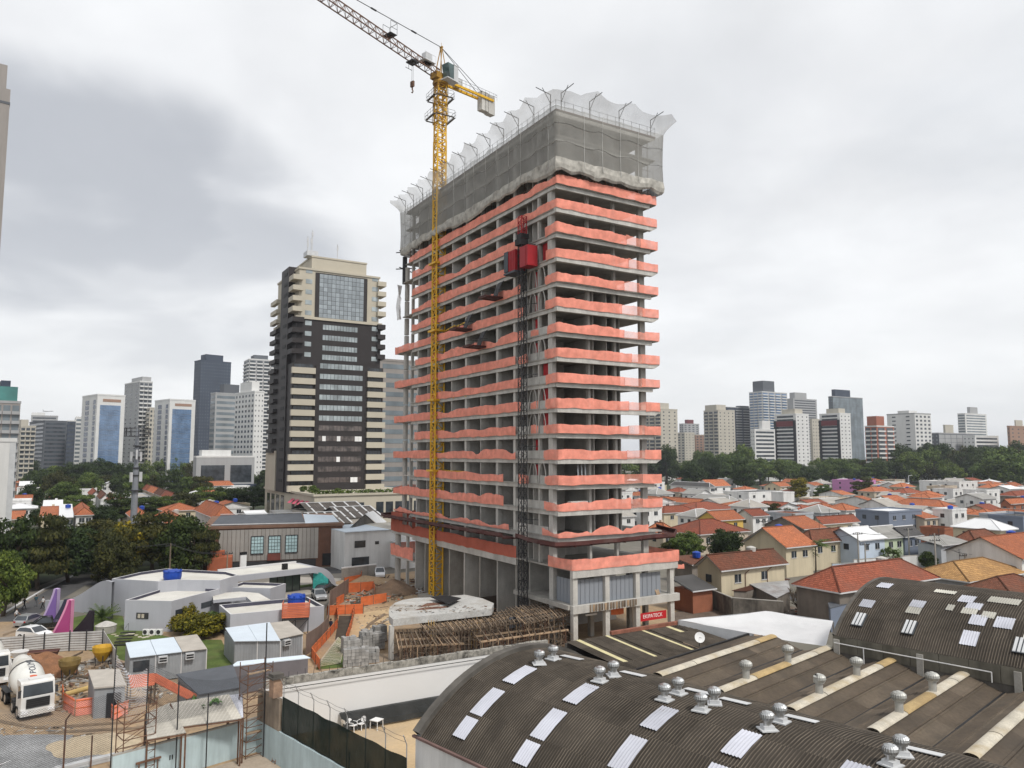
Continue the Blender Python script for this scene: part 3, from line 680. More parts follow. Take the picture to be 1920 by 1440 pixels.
# ------------------------------------------------------------------ rack-and-pinion hoist on the long face
hm = TW(-1.25, 6.2, 0)
hoist = thing('construction_hoist', 'black lattice hoist mast with red cage climbing the tower face', 'hoist', hm, TRZ)
for i in range(15):
 b = MB(); lattice(b, (0, 0, i * 3.3), (0, 0, i * 3.3 + 3.28), 0.8, 3, 0.09, 0.05, up=V((1, 0, 0))); b.build('mast_section', DARK, hoist, local=True)
b = MB(); lattice(b, (0, 0, 49.5), (0, 0, 52.4), 0.8, 4, 0.1, 0.06, up=V((1, 0, 0))); b.build('mast_tip', mat('hoist_red', (0.30, 0.012, 0.018), 0.5, 0.12), hoist, local=True)
HRED = bpy.data.materials['hoist_red']
b = MB(); z0 = 45.5; b.box(-0.75, 0.75, 0.55, 2.2, z0, z0 + 2.7)
for i in range(5): b.box(-0.8, -0.751, 0.6 + i * 0.38, 0.68 + i * 0.38, z0 + 0.1, z0 + 2.6)
b.build('red_cage', HRED, hoist, local=True)
b = MB(); b.box(-0.75, 0.75, -2.4, -0.55, z0, z0 + 2.6); b.box(-0.8, -0.751, -2.0, -1.9, z0, z0 + 2.5); b.build('red_cage', HRED, hoist, local=True)
b = MB(); b.box(-0.85, 0.85, 2.25, 3.2, z0 + 0.1, z0 + 2.75); b.box(-0.85, 0.85, 0.5, 3.3, z0 - 0.25, z0 - 0.02); b.build('mesh_cage', mat('dark_blue_grey', (0.06, 0.075, 0.09), 0.6, 0.15), hoist, local=True)
b = MB(); b.box(-0.7, 0.5, -0.6, 0.7, z0 + 3.1, z0 + 3.9); b.box(-0.5, 0.7, -0.5, 0.6, z0 + 4.0, z0 + 4.6); b.build('drive_unit', BLACK, hoist, local=True)
for z in (48.6, 41, 32, 23, 14):
 b = MB(); b.bar((0.3, 0, z), (1.3, 1.4, z), 0.09); b.bar((0.3, 0, z), (1.3, -1.6, z), 0.09); b.build('wall_tie', DARK, hoist, local=True)
# ------------------------------------------------------------------ corrugated warehouses in front
WRZ = rad(-46.9); e1 = V((cos(WRZ), sin(WRZ), 0)); e2 = V((-sin(WRZ), cos(WRZ), 0))
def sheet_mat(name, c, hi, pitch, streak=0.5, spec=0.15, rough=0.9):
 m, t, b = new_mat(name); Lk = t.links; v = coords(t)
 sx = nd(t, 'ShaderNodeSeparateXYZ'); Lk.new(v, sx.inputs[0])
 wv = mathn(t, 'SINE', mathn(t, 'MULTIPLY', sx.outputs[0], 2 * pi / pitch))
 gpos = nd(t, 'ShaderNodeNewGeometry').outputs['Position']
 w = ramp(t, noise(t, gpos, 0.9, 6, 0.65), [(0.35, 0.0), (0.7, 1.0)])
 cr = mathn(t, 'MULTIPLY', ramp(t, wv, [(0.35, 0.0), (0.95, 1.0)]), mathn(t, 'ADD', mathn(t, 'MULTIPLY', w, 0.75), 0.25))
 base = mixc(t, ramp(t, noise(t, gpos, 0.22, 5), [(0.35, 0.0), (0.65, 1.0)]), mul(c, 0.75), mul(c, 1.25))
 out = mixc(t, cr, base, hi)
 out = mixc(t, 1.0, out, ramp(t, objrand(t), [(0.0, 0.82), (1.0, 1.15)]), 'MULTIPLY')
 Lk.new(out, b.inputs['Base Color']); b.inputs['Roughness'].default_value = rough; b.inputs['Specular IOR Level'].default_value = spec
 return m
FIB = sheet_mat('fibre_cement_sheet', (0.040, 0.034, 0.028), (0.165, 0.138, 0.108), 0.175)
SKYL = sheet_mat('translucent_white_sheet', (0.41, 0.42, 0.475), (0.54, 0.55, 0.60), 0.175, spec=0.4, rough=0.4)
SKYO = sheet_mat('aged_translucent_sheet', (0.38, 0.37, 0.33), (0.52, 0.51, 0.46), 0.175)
CURB = mat('stained_roof_curb', (0.10, 0.092, 0.082), 0.9, 0.3, 0.6, streak=0.3, dirt=(0.04, 0.036, 0.03))
def corr(w, l, pitch=0.175, amp=0.028, per=4, rad_=None, th=0.0):
 n = int(round(w / pitch * per)); ny = 2 if rad_ else 1; rows = []
 for j in range(ny + 1):
  y = (j / ny - 0.5) * l
  dz = (math.sqrt(rad_ ** 2 - y * y) - rad_) if rad_ else 0
  rows.append([V((w * i / n, y, dz + amp * sin(2 * pi * (w * i / n) / pitch))) for i in range(n + 1)])
 b = MB(); b.grid(rows); return b
class Vault:
 def __init__(s, root, W, R, ze, rows):
  s.root, s.W, s.R, s.ze, s.rows = root, W, R, ze, rows
  s.r = (W * W / 4 + R * R) / (2 * R); s.h = math.asin(W / 2 / s.r); s.zc = ze + R - s.r
 def pos(s, x, ang, up=0.0): return V((x, s.W / 2 - (s.r + up) * sin(ang), s.zc + (s.r + up) * cos(ang)))
 def ang(s, y): return math.asin((s.W / 2 - y) / s.r)
 def tiles(s, ncol, w, sky, old=(), glass=()):
  da = 2 * s.h / s.rows; src = {}
  for i in range(ncol):
   for j in range(s.rows):
    key = 'skylight' if (i, j) in sky else ('skylight_old' if (i, j) in old else 'roof_sheet')
    m = {'skylight': SKYL, 'skylight_old': SKYO, 'roof_sheet': FIB}[key]
    a = s.h - da * (j + 0.5); up = (0.012 if i % 2 else 0.0) + (0.03 if key == 'skylight' else 0)
    rot = (a + 0.022 + RND.uniform(-.003, .003), 0, 0)
    if key not in src:
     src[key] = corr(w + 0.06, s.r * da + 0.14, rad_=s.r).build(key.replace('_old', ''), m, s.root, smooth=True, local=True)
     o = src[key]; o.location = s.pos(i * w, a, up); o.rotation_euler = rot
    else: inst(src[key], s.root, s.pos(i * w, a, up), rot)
 def arc(s, x0, x1, r0, r1, name, m, n=24, y0=None, y1=None):
  b = MB(); rows = [[], [], [], []]
  for i in range(n + 1):
   a = s.h - 2 * s.h * i / n
   rows[0].append(s.pos(x0, a, r0)); rows[1].append(s.pos(x0, a, r1)); rows[2].append(s.pos(x1, a, r1)); rows[3].append(s.pos(x1, a, r0))
  b.grid(rows); return b.build(name, m, s.root, local=True)
wh = thing('arched_warehouse', 'white walled warehouse under a dark barrel roof with white skylight sheets and paired silver vents', 'warehouse', (-5.2, 44.4, 0), WRZ)
va = Vault(wh, 16, 3.3, 6, 8)
va.tiles(34, 1.05, set())
def over(vv, x, y, L_, w, m=None):
 a = vv.ang(y); o = corr(w, L_, rad_=vv.r).build('skylight', m or SKYL, vv.root, smooth=True, local=True); o.location = vv.pos(x, a, 0.075); o.rotation_euler = (a, 0, 0)
for i in range(7):
 x = 2.28 + 4.85 * i + (0.35 if i == 2 else 0)
 over(va, x, 1.0, 1.3, 1.05); over(va, x, 2.6, 2.05, 1.05); over(va, x, 5.15, 2.0, 1.05)
va.arc(-0.55, 0.02, -0.4, 0.28, 'gable_curb', CURB)
b = MB(); b.box(-0.5, 35.6, -0.02, 0.25, 0, 5.9); b.build('side_wall', WHITE_OLD, wh, local=True)
b = MB(); b.box(-0.5, 35.6, 15.75, 16.02, 0, 5.9); b.build('side_wall', WHITE_OLD, wh, local=True)
def gable(x0, x1, vv, m):
 b = MB(); pts = [(0, 0)] + [(vv.pos(0, vv.h - 2 * vv.h * i / 20, -0.45).y, vv.pos(0, vv.h - 2 * vv.h * i / 20, -0.45).z) for i in range(21)] + [(vv.W, 0)]
 n = len(pts); vs = [(x0, y, z) for y, z in pts] + [(x1, y, z) for y, z in pts]
 b.add(vs, [tuple(range(n)), tuple(range(2 * n - 1, n - 1, -1))] + [(i, n + i, n + (i + 1) % n, (i + 1) % n) for i in range(n)])
 return b.build('gable_wall', m, vv.root, local=True)
gable(-0.5, -0.25, va, WHITE_OLD); gable(35.3, 35.6, va, WHITE_OLD)
b = MB(); b.box(-0.6, 35.6, -0.2, -0.021, 5.8, 5.93); b.build('eave_gutter', mat('gutter_rust', (0.16, 0.10, 0.09), 0.8, 0.2), wh, local=True)
CHROME = mat('polished_vent_steel', (0.62, 0.63, 0.63), 0.28, 0.12, 2.0, metal=0.85)
OLDV = mat('grey_vent_steel', (0.50, 0.50, 0.47), 0.5, 0.18, 2.0, metal=0.4, dirt=(0.26, 0.23, 0.18))
def turbine(name, label, loc, rz, m, s, group, broken=False, plate=True):
 t = thing(name, label, 'roof vent', loc, rz, group)
 if plate:
  b = MB(); b.obb((-0.5 * s, -0.45 * s, -0.16), (1.0 * s, 0, 0), (0, 0.9 * s, 0), (0, 0, 0.06)); b.obb((-0.32 * s, -0.3 * s, -0.1), (0.64 * s, 0, 0), (0, 0.6 * s, 0), (0, 0, 0.16)); b.build('flashing_plate', LGREY, t, local=True)
 b = MB(); b.lathe([(0.23 * s, -0.3), (0.23 * s, 0.34 * s)], (0, 0, 0), 14); b.build('neck', m, t, local=True, smooth=False)
 b = MB(); n = 20; k = 13 if broken else n
 prof = [(0.24, 0.0), (0.37, 0.1), (0.43, 0.24), (0.41, 0.38), (0.30, 0.48), (0.06, 0.53)]
 for i in range(k):
  a0, a1 = 2 * pi * i / n, 2 * pi * (i + 0.82) / n
  rows = [[V((r_ * s * cos(a), r_ * s * sin(a), z * s + 0.32 * s)) for (r_, z) in prof] for a, f in ((a0, 1.0), ((a0 + a1) / 2, 1.0), (a1, 1))]
  for q in range(len(prof)): rows[0][q] = V((rows[0][q].x * 0.93, rows[0][q].y * 0.93, rows[0][q].z))
  b.grid(rows[::-1])
 b.lathe([(0.33 * s, 0.34 * s), (0.33 * s, 0.7 * s)], (0, 0, 0), 10); b.lathe([(0.14 * s, 0.82 * s), (0.12 * s, 0.87 * s), (0.02 * s, 0.89 * s)], (0, 0, 0), 10)
 b.build('turbine', m, t, local=True); return t
ordn = ('first', 'second', 'third', 'fourth', 'fifth', 'sixth')
wm = mtx(wh)
for i, x in enumerate((2.8, 7.6, 12.0, 14.2, 17.75, 23.2)):
 for j, y in enumerate((6.8, 8.0)):
  a = va.ang(y); p = wm @ va.pos(x, a, 0.18)
  turbine('roof_vent', 'shiny turbine vent, %s pair from the curbed gable, %s the barrel roof crown' % (ordn[i], ('before', 'just past')[j]), p, WRZ + RND.uniform(-1, 1), CHROME, 0.8, 'shiny vents on the arched roof')
 b = MB(); b.obb(va.pos(x - 0.3, va.ang(8.9), 0.05), (1.5, 0.15, 0), (0, 0.5, -0.04), (0, 0, 0.03)); b.build('flashing_strip', LGREY, wh, local=True)
# ---- folded dark roof behind it
wf = thing('folded_roof_warehouse', 'low warehouse with dark brown folded roof, pale translucent ridge caps and old turbine vents', 'warehouse', (10.93, 55.4, 0), WRZ)
BROWN = mat('brown_fibre_roof', (0.088, 0.068, 0.049), 0.88, 0.22, 0.35, streak=0.0, dirt=(0.048, 0.040, 0.032), dirt_amt=0.75, orand=0.07, bump=0.25, bs=5, fine=0.2)
BROWN2 = mat('dusty_brown_fibre_roof', (0.108, 0.085, 0.062), 0.88, 0.22, 0.4, dirt=(0.058, 0.048, 0.038), dirt_amt=0.75, orand=0.07, fine=0.2)
CAPS = mat('aged_fibreglass_cap', (0.50, 0.46, 0.38), 0.7, 0.2, 0.8, dirt=(0.33, 0.25, 0.13), dirt_amt=0.8, fine=0.2)
CAPY = mat('ochre_fibreglass_cap', (0.40, 0.29, 0.14), 0.7, 0.2, 0.8, dirt=(0.2, 0.14, 0.07), fine=0.2)
BP, RZ_, VZ = 4.93, 6.35, 5.55
WL = 16.2
panel_src = {}
def fpanel(x0, z0, x1, z1, y0, y1, m, key):
 b = MB(); d = V((x1 - x0, 0, z1 - z0)); L_ = d.length; n = V((-(z1 - z0), 0, x1 - x0)).normalized()
 prof = [(0, 0), (0.06, 0.05), (0.14, 0.05), (0.2, 0.0), (L_ - 0.2, 0.0), (L_ - 0.14, 0.05), (L_ - 0.06, 0.05), (L_, 0.0)]
 du = d.normalized(); rows = [[V((x0, y, z0)) + du * s + n * h for s, h in prof] for y in (y0, y1)]
 rows2 = [[p - n * 0.03 for p in rows[0]]]
 b.grid([rows2[0], rows[0], rows[1]]); return b.build('roof_panel', m, wf, local=True)
for i in range(-1, 5):
 xr = i * BP
 for side in (-1, 1):
  if i == -1: continue
  xv = xr + side * BP / 2
  if i == 0 and side == -1: xv, zv = -2.6, 5.9
  else: zv = VZ
  for q in range(2):
   for yi, (ya, yb) in enumerate(((-0.7, 5.2), (5.1, 11.0), (10.9, WL))):
    f0, f1 = q / 2, (q + 1) / 2
    X0, Z0_ = xv + (xr - xv) * f0, zv + (RZ_ - zv) * f0; X1, Z1_ = xv + (xr - xv) * f1, zv + (RZ_ - zv) * f1
    dz = 0.02 * (2 - yi) + 0.02 * q
    if X0 < X1: fpanel(X0, Z0_ + dz, X1, Z1_ + dz, ya, yb, BROWN if (i + q + yi) % 3 else BROWN2, 0)
    else: fpanel(X1, Z1_ + dz, X0, Z0_ + dz, ya, yb, BROWN if (i + q + yi) % 3 else BROWN2, 0)
 if i >= 0:
  cuts = [(-0.75, 3.6), (3.65, 8.6), (8.65, 13.0), (13.05, WL - 0.3)]
  for yi, (ya, yb) in enumerate(cuts):
   rows = []
   for y in (ya, yb):
    rows.append([V((xr + 0.40 * cos(pi * k / 8), y, RZ_ + 0.0 + 0.17 * sin(pi * k / 8) + 0.012 * (yi % 2))) for k in range(9)])
   b = MB(); b.grid(rows[::-1]); smooth(b.build('ridge_cap', (CAPS, CAPY)[((i * 2 + yi) % 4 == 3)], wf, local=True))
  b = MB(); b.bar((xr + BP / 2, -0.5, VZ + 0.07), (xr + BP / 2, WL, VZ + 0.07), 0.14, 0.05); b.build('valley_gutter', BLACK, wf, local=True)
b = MB(); b.bar((-2.6, -0.8, 5.98), (-2.6, WL + 0.2, 5.98), 0.2, 0.25); b.build('verge_strip', BLACK, wf, local=True)
b = MB(); b.box(-2.7, 22.2, -0.2, 0.1, 0, 5.35); b.box(-2.7, -2.45, 0.1, WL, 0, 5.5); b.box(-2.45, 22.2, WL - 0.3, WL, 0, 5.4)
for i in range(10): b.box(-0.15 + 2.465 * i, 0.1 + 2.465 * i, -0.42, -0.2, 3, 5.5)
b.build('wall', mat('stained_brown_wall', (0.12, 0.10, 0.08), 0.9, 0.25, 0.6, streak=0.4), wf, local=True)
fmx = mtx(wf)
vl = [(1, 2.75, 'near end of the first vented ridge'), (1, 8.85, 'far half of the first vented ridge'), (2, 3.3, 'near end of the second vented ridge, with broken fins'), (2, 9.2, 'far half of the second vented ridge'), (3, 3.3, 'near end of the third vented ridge'), (3, 9.15, 'far half of the third vented ridge')]
for i, y, w in vl:
 turbine('roof_vent', 'weathered grey turbine vent on the ' + w, fmx @ V((i * BP, y, RZ_ + 0.45)), RND.uniform(0, 6), OLDV, 1.05, 'old vents on the folded roof', broken='broken' in w, plate=False)
t = thing('roof_cowl', 'large pale round cowl at the very bottom edge of the folded roof', 'roof vent', fmx @ V((20.5, -1.6, 5.6)), 0)
b = MB(); b.lathe([(0.9, 0), (0.95, 0.35), (0.7, 0.62), (0.3, 0.75), (0.05, 0.78)], (0, 0, 0), 20); smooth(b.build('dome', CAPS, t, local=True))
b = MB(); b.lathe([(0.6, -0.5), (0.6, 0.05)], (0, 0, 0), 16); b.build('neck', OLDV, t, local=True)
# ---- second barrel roof
w2 = thing('barrel_roof_shed', 'weathered corrugated barrel roof shed patched with odd white panels behind the folded roof', 'warehouse', (26.1, 61.9, 0), WRZ)
vb = Vault(w2, 19, 3.4, 7.5, 9)
vb.tiles(26, 1.05, set())
for x, y, l_, w in ((0.8, 7.1, 1.3, 1.1), (0.7, 3.5, 1.1, 1.05), (4.3, 4.4, 1.1, 1.05), (8.8, 3.4, 1.3, 1.1), (10.4, 3.5, 1.4, 1.2), (8.7, 1.5, 1.5, 1.1), (7.3, 6.3, 1.4, 1.1), (8.1, 5.2, 1.1, 1.05), (11.9, 6.4, 1.4, 1.1), (13.4, 4.6, 1.2, 1.05), (15.5, 6.5, 1.3, 1.1)): over(vb, x, y, l_, w)
for x, y, l_, w in ((4.3, 3.45, 0.9, 1.05), (8.0, 4.35, 0.9, 1.05), (9.2, 6.9, 1.3, 2.1), (9.4, 4.2, 0.9, 0.9), (6.9, 4.5, 0.9, 0.5), (12.4, 2.6, 1.2, 0.5), (5.2, 7.3, 0.8, 1.6)): over(vb, x, y, l_, w, SKYO)
vb.arc(-0.25, 0.02, -0.3, 0.05, 'gable_trim', CURB)
for x, y in ((0.9, 1.5), (4.7, 1.5), (12.0, 1.45)):
 b = MB(); a = vb.ang(y); c = vb.pos(x, a, 0.1)
 T_ = V((0, cos(a), sin(a)))
 b.obb(c - T_ * 0.7, (0.9, 0, 0), T_ * 1.4, (0, -0.06 * sin(a), 0.06 * cos(a)))
 for q in (0.05, 0.33, 0.6): b.obb(c - T_ * 0.7 + V((q, 0, 0.07)), (0.18, 0, 0), T_ * 1.4, (0, 0, 0.05), 1)
 b.build('roof_window', [DGLASS, LGREY], w2, local=True)
for i in range(14):
 b = MB(); b.box(-0.2 + i * 1.95, 1.72 + i * 1.95, -0.06, 0.2, 6.2, 7.42); b.build('wall_panel', mat('mossy_block_wall', (0.135, 0.125, 0.10), 0.9, 0.3, 0.7, streak=0.5) if i == 0 else bpy.data.materials['mossy_block_wall'], w2, local=True)
b = MB(); b.box(-0.2, 27.2, 0.0, 0.2, 0, 6.2); b.box(-0.2, 0.0, 0.2, 18.9, 0, 7.4); b.box(-0.2, 27.2, 18.8, 19, 0, 7.4); b.build('side_wall', CURB, w2, local=True)
b = MB()
for i in range(5): b.box(-0.1 + i * 6.2, 0.35 + i * 6.2, -0.2, -0.07, 4.5, 7.2)
b.build('wall_pier', CONC, w2, local=True, kind='stuff')
gable(-0.24, -0.1, vb, CURB)
b = MB(); b.bar((0, -0.3, 6.95), (11, -0.3, 6.9), 0.06); b.bar((11, -0.3, 6.9), (11, -0.3, 6.2), 0.06); b.bar((2.3, -0.3, 6.9), (2.3, -0.3, 5.7), 0.06); b.build('drain_pipe', WHITE, w2, local=True)
# ---- flat corrugated roof with yellow strips, white tarp, parapet
ro = thing('corrugated_lean_to', 'low lean-to of dark corrugated sheets with four pale yellow light strips', 'shed', TW(-11.5, -17.5, 0), TRZ)
o_ = gp(1062, 1203, 5.6); ri = mtx(ro).inverted(); lo = ri @ o_
src = {}
for i in range(13):
 for j in range(4):
  yel = (i in (1, 4, 8) and j < 3) or (i == 11 and j == 0)
  k = 'light_strip' if yel else 'roof_sheet'
  loc = (lo.x + i * 1.05, lo.y - 1.1 - j * 2.2, lo.z - 0.1 - j * 0.12 + 0.012 * (i % 2)); rt = (0.055, 0, 0)
  if k not in src:
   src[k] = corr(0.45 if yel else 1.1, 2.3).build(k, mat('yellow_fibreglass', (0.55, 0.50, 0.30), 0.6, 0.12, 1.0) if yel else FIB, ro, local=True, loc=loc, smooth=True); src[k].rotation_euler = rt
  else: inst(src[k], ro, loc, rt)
  if yel:
   if 'roof_sheet' in src: inst(src['roof_sheet'], ro, (loc[0], loc[1], loc[2] - 0.07), rt)
b = MB(); b.box(lo.x - 0.1, lo.x + 13.8, lo.y - 0.1, lo.y + 0.1, 0, lo.z - 0.15); b.box(lo.x - 0.1, lo.x + 0.1, lo.y - 9, lo.y - 0.1, 0, lo.z - 0.75); b.build('wall', CURB, ro, local=True)
b = MB(); b.bar((lo.x + 5, lo.y + 0.05, lo.z + 0.12), (lo.x + 13.7, lo.y + 0.05, lo.z + 0.12), 0.35, 0.3); b.build('brick_coping', mat('brick_red', (0.22, 0.09, 0.06), 0.9, 0.3, 2), ro, local=True)
t = thing('satellite_dish', 'small white satellite dish on the edge of the corrugated lean-to roof', 'satellite dish', gp(1312, 1212, 5.4), 0.4)
b = MB(); dc = V((0, 0, 0.75)); dn = V((-0.3, -0.9, 0.35)).normalized(); da_ = dn.cross(V((0, 0, 1))).normalized(); db_ = da_.cross(dn)
rows = [[dc + (da_ * cos(2 * pi * i / 16) + db_ * sin(2 * pi * i / 16)) * r_ + dn * (r_ * r_ * 0.4) for i in range(17)] for r_ in (0.02, 0.25, 0.45)]
b.grid(rows); rows2 = [[p - dn * 0.02 for p in r_] for r_ in rows]; b.grid(rows2); b.build('dish', WHITE, t, local=True)
b = MB(); b.bar((0, 0.05, 0), (0, 0.05, 0.72), 0.06); b.bar(dc, dc + dn * 0.5 - db_ * 0.1, 0.03); b.build('mount', DARK, t, local=True)
TARP = mat('white_tarpaulin', (0.56, 0.565, 0.575), 0.6, 0.07, 0.5, dirt=(0.42, 0.43, 0.44), dirt_amt=0.6, bump=0.3, bs=1.2)
rows = []
A, B_, C_, D_ = gp(1272, 1163, 6.0), gp(1438, 1147, 6.6), gp(1562, 1165, 6.2), gp(1548, 1212, 6.0)
E_ = gp(1412, 1188, 5.9)
for j in range(13):
 f = j / 12; row = []
 for i in range(25):
  g = i / 24
  topp = A.lerp(B_, g / 0.55) if g < 0.55 else B_.lerp(C_, (g - 0.55) / 0.45)
  bot = A.lerp(E_, g / 0.55) if g < 0.55 else E_.lerp(D_, (g - 0.55) / 0.45)
  p = topp.lerp(bot, f); p.z += -0.5 * sin(pi * f) * sin(pi * g) + 0.05 * sin(9 * f + 3 * g) + 0.04 * sin(14 * g); row.append(p)
 rows.append(row)
tp = thing('white_tarp_roof', 'big sagging white tarpaulin stretched between the sheds', 'tarp', (23, 72, 0))
b = MB(); b.grid(rows[::-1]); smooth(b.build('tarp', TARP, tp))
b = MB()
for p in (A, B_, C_, D_, E_): b.bar((p.x, p.y, 0), (p.x, p.y, p.z - 0.05), 0.12)
b.bar(A, B_, 0.08); b.bar(B_, C_, 0.08); b.grid([[A, A.lerp(E_, 0.5), E_], [A - V((0, 0, 1.0)), A.lerp(E_, 0.5) - V((0, 0, 1)), E_ - V((0, 0, .8))]], 1)
b.build('frame', [STEEL, TARP], tp)
# ---- yard in front: long white wall, screens, light blue walls
wa, wb = V((-19.3, 59.9, 0)), V((3.4, 72.8, 0)); wd = (wb - wa).normalized(); wn = V((wd.y, -wd.x, 0))
ww = thing('white_wall', 'long blank white wall with black-stained concrete top between yard and formwork', 'wall', wa)
b = MB(); b.obb(wa, wb - wa, -wn * 0.3, V((0, 0, 3.95))); b.build('wall', mat('clean_white_wall', (0.66, 0.665, 0.67), 0.8, 0.03, 0.15, dirt=(0.60, 0.59, 0.57), dirt_amt=0.4), ww)
b = MB(); n = 22
for i in range(n):
 p = wa + (wb - wa) * (i / n); b.obb(p + wn * 0.04, (wb - wa) * (1 / n - 0.0008), -wn * 0.36, V((0, 0, 0.5)))
top_m = mat('stained_wall_top', (0.36, 0.345, 0.31), 0.9, 0.3, 3.2, streak=0.5, dirt=(0.035, 0.033, 0.03), dirt_amt=0.95, fine=0.4)
for i in range(n):
 p = wa + (wb - wa) * (i / n); b = MB(); b.obb(p + wn * 0.04 + V((0, 0, 3.96)), (wb - wa) * (1 / n - 0.0006), -wn * 0.36, V((0, 0, 0.5 + 0.03 * (i % 3)))); b.build('coping_block', top_m, ww)
b = MB()
for i in range(40): p = wa + (wb - wa) * (i / 40) - wn * 0.12; b.tube(p + V((0, 0, 4.4)), p + V((RND.uniform(-.06, .06), 0, 4.75 + RND.random() * 0.25)), 0.02, 3)
b.build('rebar', DARK, ww, kind='stuff')
b = MB(); b.bar(wa + wn * 0.3 + V((0, 0, 3.75)), wb + wn * 0.3 + V((0, 0, 3.75)), 0.05); b.build('cable', DARK, ww)
MESHD = alpha_mat('black_shade_mesh', (0.028, 0.03, 0.03), 0.9, avar=0.06)
MESHGR = alpha_mat('dark_green_shade_mesh', (0.010, 0.018, 0.015), 0.97, avar=0.025)
t = thing('shade_screen', 'black shade net fixed low along the white wall of the yard', 'screen', wa + wn)
pp = [wa + wd * (6.0 + 14 * i / 14) for i in range(15)]
b = MB(); b.grid([[p + wn * (1.7 + 0.05 * sin(i * 3)) + V((0, 0, 0.2)) for i, p in enumerate(pp)], [p + wn * (0.9 + 0.15 * sin(i * 2)) + V((0, 0, 0.8 + 0.05 * sin(i * 1.7))) for i, p in enumerate(pp)], [p + wn * 0.12 + V((0, 0, 1.15)) for p in pp]]); b.build('mesh', MESHD, t)
b = MB()
for p in pp[::3]: b.bar(p + wn * 2.6, p + wn * 2.6 + V((0, 0, 0.3)), 0.05)
b.build('stake', DARK, t)
sheet('yard_sand', [gp(650, 1340)[:2], gp(830, 1325)[:2], (-3, 55), (-6, 44), (-6, 40), (-14, 40), (-16, 54), (-18.5, 58)], 0.03, SAND)
sheet('court_floor', [(-18.6, 57.4), (-24.6, 51.6), (-22, 40), (-7, 40), (-6.6, 44)], 0.04, mat('yard_concrete', (0.40, 0.33, 0.26), 0.9, 0.15, 0.4, dirt=(0.28, 0.23, 0.18), fine=0.15))
LBLUE = mat('pale_blue_plaster', (0.44, 0.54, 0.565), 0.85, 0.08, 0.4, streak=0.3, dirt=(0.30, 0.36, 0.37), dirt_amt=0.4)
cr_ = V((-18.9, 57.8, 0)); wl_ = V((-26.0, 50.7, 0)); fr_ = V((-6.0, 44.3, 0))
t = thing('blue_yard_wall', 'pale blue rendered wall behind the scaffold towers', 'wall', wl_)
b = MB(); dd = (cr_ - wl_); nn = V((dd.y, -dd.x, 0)).normalized(); b.obb(wl_, dd, -nn * 0.2, V((0, 0, 2.4))); b.build('wall', LBLUE, t)
b = MB(); b.obb(wl_ + V((0, 0, 2.402)), dd, -nn * 0.22, V((0, 0, 0.1))); b.build('coping', CONC, t)
b = MB(); p = wl_ + dd * 0.36; b.obb(p + nn * 0.01 + V((0, 0, 1.2)), dd.normalized() * 0.07, nn * 0.02, V((0, 0, 0.3))); b.obb(p + dd.normalized() * 0.16 + nn * 0.01 + V((0, 0, 1.2)), dd.normalized() * 0.07, nn * 0.02, V((0, 0, 0.3))); b.build('vent_slot', BLACK, t)
t = thing('fence_wall', 'low pale blue wall carrying the dark mesh fence', 'wall', cr_)
fd = (fr_ - cr_).normalized(); fn = V((fd.y, -fd.x, 0))
b = MB(); b.obb(cr_ + fn * 0.1, fr_ - cr_, -fn * 0.2, V((0, 0, 2.35))); b.build('wall', LBLUE, t)
b = MB(); b.obb(cr_ + fn * 0.12 + V((0, 0, 2.36)), fd * 3.4, -fn * 0.24, V((0, 0, 2.2))); b.build('old_wall', mat('brown_stained_render', (0.22, 0.18, 0.14), 0.9, 0.3, 0.8, streak=0.4), t)
t = thing('chimney', 'small square brick chimney with a cap at the corner of the yard', 'chimney', cr_ + fd * 2.6 + V((0, 0, 4.56)))
c_ = cr_ + fd * 2.6 + V((0, 0, 4.56))
b = MB(); b.rbox(c_, 0.7, 0.7, 1.3, WRZ); b.build('shaft', mat('chimney_brick', (0.30, 0.2, 0.14), 0.9, 0.25, 3, dirt=(0.1, 0.08, 0.07)), t)
b = MB(); b.rbox(c_ + V((0, 0, 1.3)), 1.0, 1.0, 0.12, WRZ); b.rbox(c_ + V((0, 0, 1.42)), 0.8, 0.8, 0.22, WRZ); b.build('cap', CURB, t)
fe = thing('mesh_fence', 'tall dark green shade mesh fence with bent-tip steel posts', 'fence', cr_ + fd * 3.6)
f0 = cr_ + fd * 3.6; fl = (fr_ - f0).length
rows = []
for j in range(6):
 rows.append([f0 + fd * (fl * i / 30) + fn * 0.03 * sin(i * 1.3 + j) + V((0, 0, 2.38 + 2.4 * j / 5 + (0.03 * sin(i * 0.9) if j == 5 else 0))) for i in range(31)])
b = MB(); b.grid(rows); smooth(b.build('mesh', MESHGR, fe))
ps = None
for i in range(8):
 p = f0 + fd * (fl * (i + 0.06) / 7.1)
 b = MB(); b.tube(p - fn * 0.06 + V((0, 0, 1.3)), p - fn * 0.06 + V((0, 0, 5.5)), 0.035, 5); b.tube(p - fn * 0.06 + V((0, 0, 5.5)), p + fn * 0.25 + fd * 0.1 + V((0, 0, 6.1)), 0.03, 5); b.build('post', STEEL, fe)
b = MB()
for h in (5.7, 5.95): b.path([f0 + fd * (fl * i / 14) + fn * 0.1 + V((0, 0, h - 0.06 * (i % 2))) for i in range(15)], 0.012, 3)
b.build('wire', DARK, fe)
PLW = mat('white_plastic', (0.72, 0.72, 0.72), 0.4, 0.04)
